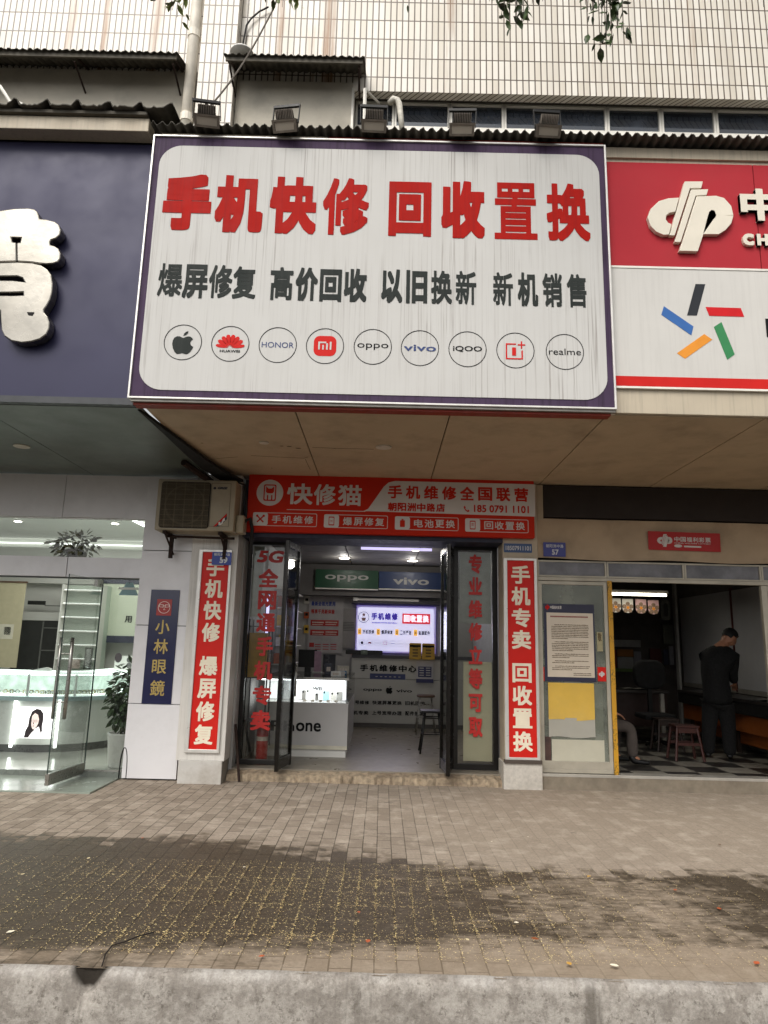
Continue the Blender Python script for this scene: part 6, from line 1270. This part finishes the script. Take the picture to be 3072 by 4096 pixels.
# ceiling lights
p0, p1 = onY(LF(832, 362), 10.2), onY(LF(968, 430), 8.9)
for (u, v), lab in (((118, 385), 'small round ceiling spot at the left end of the optician'), ((755, 400), 'small round ceiling spot right of the transom plant')):
    x, y = onZ(LF(u, v), 3.49); s_ = thing('ceiling_spot', lab, 'lamp', (x, y, 3.49), 'ceiling spots of the optician'); MB().lathe([(.07, 0), (.07, .008)], (x, y, 3.488), 20).make('rim', M_WHITE, s_); MB().lathe([(.055, 0), (.055, .006)], (x, y, 3.481), 20).make('lens', emit('lit spot lens', '#fffaf0', 14), s_)
x0, y0 = onZ(LF(830, 360), 3.45); x1_, y1_ = onZ(LF(968, 430), 3.45)
tag(MB().tube([(x0, y0, 3.46), (x1_, y1_, 3.46)], .02, 8).make('linear_lamp', EM), 'short lit bar lamp slanting along the optician ceiling', 'lamp')
z = onY(LF(480, 533), 13.4)[1]; tag(MB().box(-9, -2.45, 13.42, 13.49, z - .008, z + .008).make('cove_light', emit('cove led line', '#f8fff8', 1.6)), 'long thin lit line along the top of the optician back wall', 'lamp')
MB().box(-9, -2.45, 13.30, 13.5, 2.62, z - .10).make('bulkhead', M_OPW, op)
lamp('optician_light', 'AREA', (-4.6, 11.0, 3.42), 85, (1, 1, .95), op, 3.2, (0, 0, 0), 2.6)
# plant on the transom beam
def leaf_cloud(n, c, rad, L, seed, droop=.4, wide=.36, flat=1.):
    random.seed(seed); mb = MB()
    for k in range(n):
        while True:
            p = Vector((random.uniform(-1, 1), random.uniform(-1, 1), random.uniform(-1, 1)))
            if .25 < p.length < 1: break
        q = Vector(c) + Vector((p.x * rad[0], p.y * rad[1], p.z * rad[2])); l = L * random.uniform(.6, 1.25)
        d = (Vector((p.x, p.y * flat, p.z * .6)) + Vector((random.gauss(0, .4), random.gauss(0, .4), -droop + random.gauss(0, .3)))).normalized()
        s_ = d.cross(Vector((random.gauss(0, .4), random.gauss(0, .4), 1))).normalized(); n_ = s_.cross(d)
        P = [q, q + d * l * .3 + s_ * l * wide * .42, q + d * l * .62 + s_ * l * wide * .40 - n_ * l * .03, q + d * l - n_ * l * .10, q + d * l * .62 - s_ * l * wide * .40 - n_ * l * .03, q + d * l * .3 - s_ * l * wide * .42, q + d * l * .5 + n_ * l * .05]
        mb.add(P, [(0, 1, 6), (1, 2, 6), (2, 3, 6), (3, 4, 6), (4, 5, 6), (5, 0, 6)])
    return mb
def leafmat(name, a, b, rough=.45):
    n = NT(name); f = n.ramp(n.noise(11, None, 3), .35, .65); g = n.ramp(n.noise(2.6, None, 2), .4, .6); n.base(n.mix(f, sc3(lin(a), .8), lin(b))); n.set(rough=rough); n.l(n.mix(f, sc3(lin(a), .8), lin(b)), n.p.inputs['Base Color']); return n.m
M_LF = leafmat('dark green leaf', '#22331c', '#3f5a2c'); M_LF2 = leafmat('grey green leaf', '#4e5540', '#8a8768', .6)
cx, cz = onY(LF(490, 545), 8.56); pt = thing('potted_plant', 'dusty bushy plant standing on the panel beam behind the transom glass', 'plant', (cx, 8.56, z1_))
leaf_cloud(240, (cx, 8.56, cz + .01), (.30, .09, .17), .095, 41, .3, .55).make('foliage', M_LF2, pt); MB().lathe([(.06, 0), (.085, .10), (.09, .11)], (cx, 8.56, z1_), 16).make('pot', mat('brown pot', '#4a3b2c', .6), pt)
for k in range(5): a = k * 1.3; MB().tube([(cx, 8.56, z1_ + .08), (cx + .14 * math.cos(a), 8.56 + .04 * math.sin(a), cz + .05)], .006, 5).make('stem', mat('plant stem', '#4a4028', .7), pt)
# glass showcases: a straight one with a rounded end
def path(off):
    P = [(-9.0, 9.62 + off), (-4.75, 9.62 + off)]
    for k in range(1, 9): a = PI / 2 * k / 8; P.append((-4.75 + (.95 - off) * math.sin(a), 9.62 + .95 - (.95 - off) * math.cos(a)))
    P.append((-3.80 - off, 12.2)); return P
def sheet(mb, P, z0, z1, Q=None):
    n = len(P); Q = Q or P; b = len(mb.v)
    mb.v += [(x, y, z0) for x, y in P] + [(x, y, z1) for x, y in Q]
    for i in range(n - 1): mb.f.append((b + i, b + i + 1, b + n + i + 1, b + n + i))
    return mb
def shell(off, z0, z1, depth):
    mb = MB(); P, Q = path(off), path(off + depth); n = len(P)
    mb.v = [(x, y, z) for z in (z0, z1) for R in (P, Q) for x, y in R]
    for i in range(n - 1): mb.f += [(i, i + 1, 2 * n + i + 1, 2 * n + i), (n + i + 1, n + i, 3 * n + i, 3 * n + i + 1), (2 * n + i, 2 * n + i + 1, 3 * n + i + 1, 3 * n + i), (i + 1, i, n + i, n + i + 1)]
    for i in (0, n - 1): mb.f.append((i, n + i, 3 * n + i, 2 * n + i))
    return mb
sh = thing('showcase', 'long curved lit glass showcase of spectacles with a lit portrait panel in its base', 'showcase', (-5, 10, OZ))
shell(.06, OZ, .17, .5).make('plinth', mat('dark grey plinth', '#4e4f4d', .3), sh); shell(.04, .17, .74, .5).make('base', mat('pale showcase base', '#bfc3bd', .3, 0, .05, 2), sh)
shell(-.03, .745, .80, .62).make('ledge', mat('pale blue ledge', '#9fb4b5', .3, 0, .05, 3), sh); sheet(MB(), path(-.01), .80, 1.10).make('front_glass', glass('showcase glass', (.93, .96, .95), .6), sh)
shell(-.03, 1.10, 1.125, .62).make('top_frame', emit('lit glass top edge', '#f0fff8', 1.0, '#d8e8e2'), sh); shell(.52, .81, 1.09, .02).make('case_back', mat('pale green case back', '#b9bfba', .4, 0, .25, 9), sh)
shell(.01, 1.086, 1.096, .03).make('led_strip', EM, sh); shell(.03, .803, .815, .45).make('case_shelf', emit('lit case shelf', '#f6fff8', 1.1, '#e8eee8'), sh)
m = MB()
for x in (-5.95, -5.42, -4.80): m.box(x - .018, x + .018, 9.618, 9.63, .805, 1.098)
for k in (3, 6): a = PI / 2 * k / 8; xx, yy = -4.75 + .955 * math.sin(a), 10.57 - .955 * math.cos(a); m.tube([(xx, yy, .805), (xx, yy, 1.098)], .016, 6)
m.make('divider', mat('white divider', '#e8ece8', .4), sh)
random.seed(8); pp = path(.12)
for k in range(46):
    x = -5.6 + k * .045 if k < 30 else None
    if x is not None and x < -4.75: c0 = (x, 9.80)
    else: a = (k - 18) / 28 * PI / 2; c0 = (-4.75 + .80 * math.sin(a), 9.62 + .95 - .80 * math.cos(a))
    if k % 2 and k < 18: continue
    g_ = MB()
    for s_ in (-1, 1): g_.tube([(c0[0] + s_ * .036 + .028 * math.cos(t), c0[1] - .01, .85 + .024 * math.sin(t)) for t in [2 * PI * q / 10 for q in range(11)]], .005, 5, False)
    g_.tube([(c0[0] - .01, c0[1] - .01, .845), (c0[0] + .01, c0[1] - .01, .845)], .003, 4)
    tag(g_.make('eyeglasses', mat('frame %d' % (k % 3), ('#2c2a28', '#8f7a3c', '#b9b5ae')[k % 3], .3)), 'pair of spectacles lying in the lit glass showcase', 'spectacles', 'spectacles laid out in the showcase')
for (u0, v0, u1, v1), lab in (((192, 728, 130, 1300), 0), ((712, 738, 650, 1308), 1)):
    a, b = onY(KL(u0, v0), 9.63), onY(KL(u1, v1), 9.63); MB().tube([(a[0], 9.63, a[1]), (a[0], 9.63, b[1])], .020, 8).make('led_tube', EM, sh)
a = onY(KL(1275, 1000), 10.6); MB().tube([(-3.87, 10.6, .70), (-3.87, 10.6, .19)], .016, 8).make('led_tube', EM, sh)
for x, w_ in ((-5.62, .35), ): MB().box(x, x + w_, 9.645, 9.655, .18, .735).make('blue_panel', mat('grey blue laminate', '#5f7f88', .35), sh)
# lit portrait panel
r = rc(KL, 215, 820, 608, 1200, 9.62); pp_ = thing('portrait_panel', 'lit white panel showing a long haired woman in glasses, set in the showcase base', 'picture', (r[0], 9.62, r[1]))
MB().rect(r, 9.62, 9.64).make('panel', emit('lit portrait white', '#fbfaf8', 1.15), pp_)
cx, cz, s_ = (r[0] + r[2]) / 2, (r[1] + r[3]) / 2, r[3] - r[1]
S = lambda pts: [(cx + s_ * x, cz + s_ * y) for x, y in pts]
MB().prism(S([(-.30, -.48), (-.27, -.25), (-.20, -.10), (-.19, .15), (-.12, .36), (.02, .45), (.16, .42), (.26, .30), (.28, .10), (.26, -.10), (.28, -.26), (.24, -.34), (.16, -.12), (.02, -.20), (-.02, -.34), (-.10, -.48)]), 9.614, 9.618).make('hair', mat('dark hair print', '#3d3236', .6, 0, .2, 12), pp_)
MB().prism(S([(-.10, .06), (-.09, .22), (-.01, .31), (.09, .26), (.14, .12), (.13, -.02), (.08, -.13), (.0, -.21), (-.05, -.19), (-.09, -.08)]), 9.609, 9.613).make('face', emit('pale face print', '#f3e2da', .62, '#f0ddd4'), pp_)  # face and dress prints glow by themselves so they do not render dark
MB().prism(S([(-.16, -.48), (-.06, -.32), (.02, -.24), (.12, -.14), (.15, -.26), (.26, -.32), (.31, -.48)]), 9.6105, 9.6135).make('dress', emit('pale dress print', '#f3efee', .75, '#efeae8'), pp_)
m = MB()
for q in (-.045, .055): c0 = S([(q, .055)])[0]; m.ring(c0[0], c0[1], s_ * .045, s_ * .006, 9.606, 9.608, 18); m.prism(circ(c0[0], c0[1], s_ * .016, 10, s_ * .010), 9.606, 9.608)
c0 = S([(-.015, -.105)])[0]; m.prism(circ(c0[0], c0[1], s_ * .030, 12, s_ * .012), 9.606, 9.608); m.prism(S([(-.035, -.03), (-.025, -.045), (.0, -.045), (-.018, .03)]), 9.606, 9.608); m.make('features', mat('brown face print', '#7a5a54', .6), pp_)
# things on and behind the showcase
q = rc(KL, 170, -30, 650, 370, 13.28)
dw = thing('doorway', 'dark open doorway in the optician back wall with grey shelves inside', 'doorway', (q[0], 13.3, 0))
MB().box(q[0], q[2], 13.27, 13.295, OZ, q[3] + .28).make('opening', mat('dark grey opening', '#2f302e', .8, 0, .15, 3), dw); MB().rframe((q[0] - .16, OZ, q[2] + .16, q[3] + .44), .155, 13.25, 13.29).make('frame', M_OPW, dw, .004)
m = MB(); xm = q[0] + (q[2] - q[0]) * .62
for k in range(5): m.box(xm, q[2] - .01, 13.255, 13.268, .5 + k * .42, .52 + k * .42)
m.box(xm, xm + .025, 13.255, 13.268, OZ, q[3] + .27); m.make('shelf_line', mat('grey shelf edge', '#6d6e6a', .5), dw)
q = rc(LF, 183, 905, 290, 933, 13.2); tag(MB().rect(q, 13.2, 13.25).make('exit_sign', mat('black sign box', '#1f211f', .5)), 'small black sign box above the dark doorway', 'sign')
q = rc(LF, -60, 785, 105, 1345, 12.6); sl_ = thing('wall_scroll', 'beige hanging scroll with black brush writing at the left end of the optician', 'scroll', (q[0], 12.6, q[1])); MB().rect(q, 12.6, 12.61).make('cloth', mat('beige scroll silk', '#b5ad90', .8, 0, .06, 8), sl_); MB().box(q[0] + .02, q[2] - .13, 12.594, 12.598, q[1] + .5, q[3] - .75).make('paper', mat('scroll paper', '#cdc8b6', .7), sl_)
MB().box(q[0] - .02, q[2] + .02, 12.585, 12.62, q[3], q[3] + .03).make('roller', M_WOOD, sl_); m = MB(); m.column('厚德载物诚信', (q[2] - .30, q[1] + .58, q[2] - .17, q[3] - .80), 12.59, .03, .8); m.make('lettering', M_INK, sl_)
q = rc(LF, 668, 775, 915, 1178, 13.2); bd = thing('notice_board', 'pale green board with navy top and bottom rails and a black character', 'board', (q[0], 13.2, q[1])); q = (q[0], q[1], -2.5, q[3])
MB().rect(q, 13.2, 13.24).make('board', mat('pale green board', '#b9c0ac', .5, 0, .04, 3), bd); MB().box(q[0], q[2], 13.18, 13.25, q[1] - .02, q[1] + .11).make('rail', mat('navy rail', '#2c3040', .5), bd); MB().box(q[0], q[2], 13.18, 13.25, q[3] - .05, q[3] + .05).make('rail', mat('navy rail', '#2c3040'), bd)
MB().text('用', rc(LF, 820, 1005, 862, 1050, 13.19), 13.19, .02).make('lettering', M_INK, bd)
q = rc(LF, 785, 795, 905, 872, 8.8); tr = thing('triangle_pendant', 'small blue triangular sign hanging behind the optician glass', 'sign', ((q[0] + q[2]) / 2, 8.8, q[3])); xm = (q[0] + q[2]) / 2
MB().prism([(q[0], q[1]), (q[2], q[1]), (xm + .04, q[3] + .02), (xm - .04, q[3] + .02)], 8.8, 8.808).make('panel', mat('sky blue sign', '#6f9aa3', .4, 0, .1, 8), tr); MB().box(xm - .13, xm + .13, 8.796, 8.799, q[1] + .07, q[1] + .10).make('band', M_WHITE, tr); MB().tube([(xm, 8.8, q[3]), (xm, 8.8, q[3] + .3)], .003, 5).make('cord', M_BLACK, tr)
q = rc(KL, 1365, 215, 1560, 345, 10.9); ds = thing('display_stand', 'white card stand with a portrait and a figure 8 shape on the showcase', 'card stand', (q[0], 10.9, q[1])); q = (q[0], 1.126, q[2], q[3])
MB().rect(q, 10.9, 10.91).make('card', M_WHITE, ds); w_ = q[2] - q[0]; MB().prism(circ(q[0] + w_ * .2, q[3] - .03, .055, 16, .075), 10.894, 10.898).make('portrait', mat('dark hair print', '#3d3236'), ds); m = MB()
for k in (0, 1): m.prism(circ(q[2] - w_ * .16, q[1] + .07 + k * .085, .042, 16), 10.894, 10.898)
m.make('figure', mat('grey print', '#5d5b5a'), ds)
mr = thing('table_mirror', 'small dark framed mirror on the showcase', 'mirror', (0, 10.4, 1.126)); q = rc(KL, 1012, 118, 1085, 238, 10.5); MB().rframe((q[0], 1.14, q[2], q[3]), .02, 10.5, 10.52).make('frame', M_BLACK, mr); MB().box(q[0] + .015, q[2] - .015, 10.51, 10.515, 1.15, q[3] - .015).make('glass', mat('mirror silver', '#c8ccc8', .05, 1), mr)
q = rc(KL, 1098, 245, 1192, 350, 9.1); tag(MB().rect((q[0], q[1], q[2], q[3]), YO + .012, YO + .014).make('glass_notice', mat('pale label', '#c9bdb0')), 'small pale notice stuck on the fixed optician glass', 'notice')
lamp_x = onY(KL(620, 360), 10.0)[0]; tag(MB().prism([(lamp_x - .28, 1.13), (lamp_x + .02, 1.13), (lamp_x + .02, 1.165), (lamp_x - .05, 1.18), (lamp_x - .2, 1.145)], 9.9, 9.96).make('tray', mat('pale plastic', '#a9aaa4', .4)), 'pale wedge shaped tray with a dark handle on the showcase top', 'tray')
wc = thing('wall_cabinet', 'tall lit spectacle cabinet with white shelves at the back right of the optician', 'cabinet', (-4, 13, OZ)); q = rc(LF, 430, 800, 640, 1330, 12.9)
MB().box(q[0], q[2], 13.0, 13.2, OZ, q[3]).make('case', mat('pale green cabinet', '#a9b5a8', .4, 0, .06, 3), wc)
for k in range(6): z = q[3] - .12 - k * .25; f_ = MB().box(q[0] + .02, q[2] - .02, 12.80, 13.0, z, z + .015).make('shelf', M_WHITE, wc); MB().box(q[0] + .04, q[2] - .04, 12.80, 12.812, z + .016, z + .028).make('led_line', emit('soft led line', '#f4fff6', .9), f_)
for x in (q[0], q[2] - .02): MB().box(x, x + .02, 12.78, 13.0, OZ, q[3]).make('side', M_OPW, wc)
# floor plant in a white pot by the wall
px_, py_ = onZ(KL(1385, 1590), OZ); px_ = -3.14; py_ = 8.82; fp = thing('potted_plant', 'dark leafy plant in a tall white pot behind the fixed optician glass', 'plant', (px_, py_, OZ))
zp = onY(KL(1400, 1120), py_)[1]; MB().lathe([(.15, 0), (.165, .02), (.20, zp - OZ - .02), (.205, zp - OZ), (.185, zp - OZ), (.18, zp - OZ - .05), (0.01, zp - OZ - .05)], (px_, py_, OZ), 28).make('pot', mat('white glazed pot', '#d3d3cd', .3, 0, .04, 5), fp, 0, True)
zc = onY(KL(1430, 720), py_)[1]; leaf_cloud(560, (px_ + .02, py_, zc), (.25, .20, .46), .11, 17, .5, .62).make('foliage', M_LF, fp)
for k in range(4): a = k * 1.7; MB().tube([(px_ + .05 * math.cos(a), py_ + .05 * math.sin(a), zp - .05), (px_ + .03 * math.cos(a), py_ + .03 * math.sin(a), zp + .25), (px_ + .11 * math.cos(a), py_ + .11 * math.sin(a), zc)], .012, 6).make('stem', mat('plant stem', '#4a4028'), fp)
q = [onZ(KL(u, 1690), .02) for u in (1342, 1436)]; zt_2 = .34
tag(MB().tube([(q[0][0] + (q[1][0] - q[0][0]) * (.5 - .5 * math.cos(PI * t)), 8.40, .012 + zt_2 * math.sin(PI * t) ** .7) for t in [k / 14 for k in range(15)]], .008, 7).make('wire_hoop', M_BLACK, None, 0, True), 'thin black wire hoop standing outside the optician glass', 'hoop')

# ------------------------------------------------------------------ branches hanging into the top of the view
M_BR = mat('branch bark', '#2a221a', .9); M_TL = leafmat('evergreen leaf', '#1f2e16', '#4a5f30'); M_TL2 = leafmat('young green leaf', '#3d4a1e', '#7f8a45')
def branch(spots, Y, L, n, seed, lab, m_):
    cx, cz = onY(spots[0], Y); t = thing('hanging_branch', lab, 'branch', (cx, Y, cz + .6), 'leafy branches hanging from above'); random.seed(seed); fol = MB()
    for (u, v) in spots:
        x, z = onY((u, v), Y); pts = [(x + random.gauss(0, .04), Y, z + .9), (x + .02, Y, z + .4), (x, Y, z)]; MB().tube(pts, [.008, .005, .002], 6).make('twig', M_BR, t)
        for k in range(n):
            s_ = random.random(); q = Vector(pts[1]).lerp(Vector(pts[2]), s_) if random.random() < .75 else Vector(pts[0]).lerp(Vector(pts[1]), random.uniform(.3, 1)); b = leaf_cloud(1, q + Vector((random.gauss(0, .045), random.gauss(0, .05), random.gauss(0, .02))), (.02, .02, .02), L, seed * 100 + k + int(u), .75, .52); fol.add(b.v, b.f); random.seed(seed * 100 + k + int(u) + 7)
    fol.make('foliage', m_, t)
branch([A2(540, 100), A2(520, 40), A2(600, 95), A2(570, 110), A2(640, 15), A2(685, 5)], 4.6, .105, 15, 3, 'dark leafy cluster dangling at the top, between single leaves and the longest branch', M_TL)
branch([A2(415, 15), A2(455, 5)], 4.6, .105, 5, 5, 'pair of single dark leaves dangling at the top of the wall', M_TL)
branch([A2(905, 85), A2(960, 205), A2(1010, 170), A2(940, 150), A2(870, 20), A2(1000, 60), A2(880, 50), A2(985, 100), A2(925, 10)], 4.6, .105, 13, 7, 'longest leafy branch, its lowest leaf halfway down to the window band', M_TL)
branch([A1(765, 75), A1(745, 45), A1(790, 40), A1(820, -5), A1(690, -10)], 4.9, .085, 10, 9, 'small green sprig hanging in front of the drain pipe', M_TL2)
branch([A1(1190, 20), A1(1220, 30), A1(1260, 15), A1(1150, 0)], 5.2, .08, 20, 11, 'yellowish green branch above the pilaster corner', M_TL2)
branch([A2(80, 0), A2(130, 0), A2(1600, -5), A2(1640, 30)], 4.8, .07, 4, 13, 'sparse leaf tips at the very top edge of the wall', M_TL)
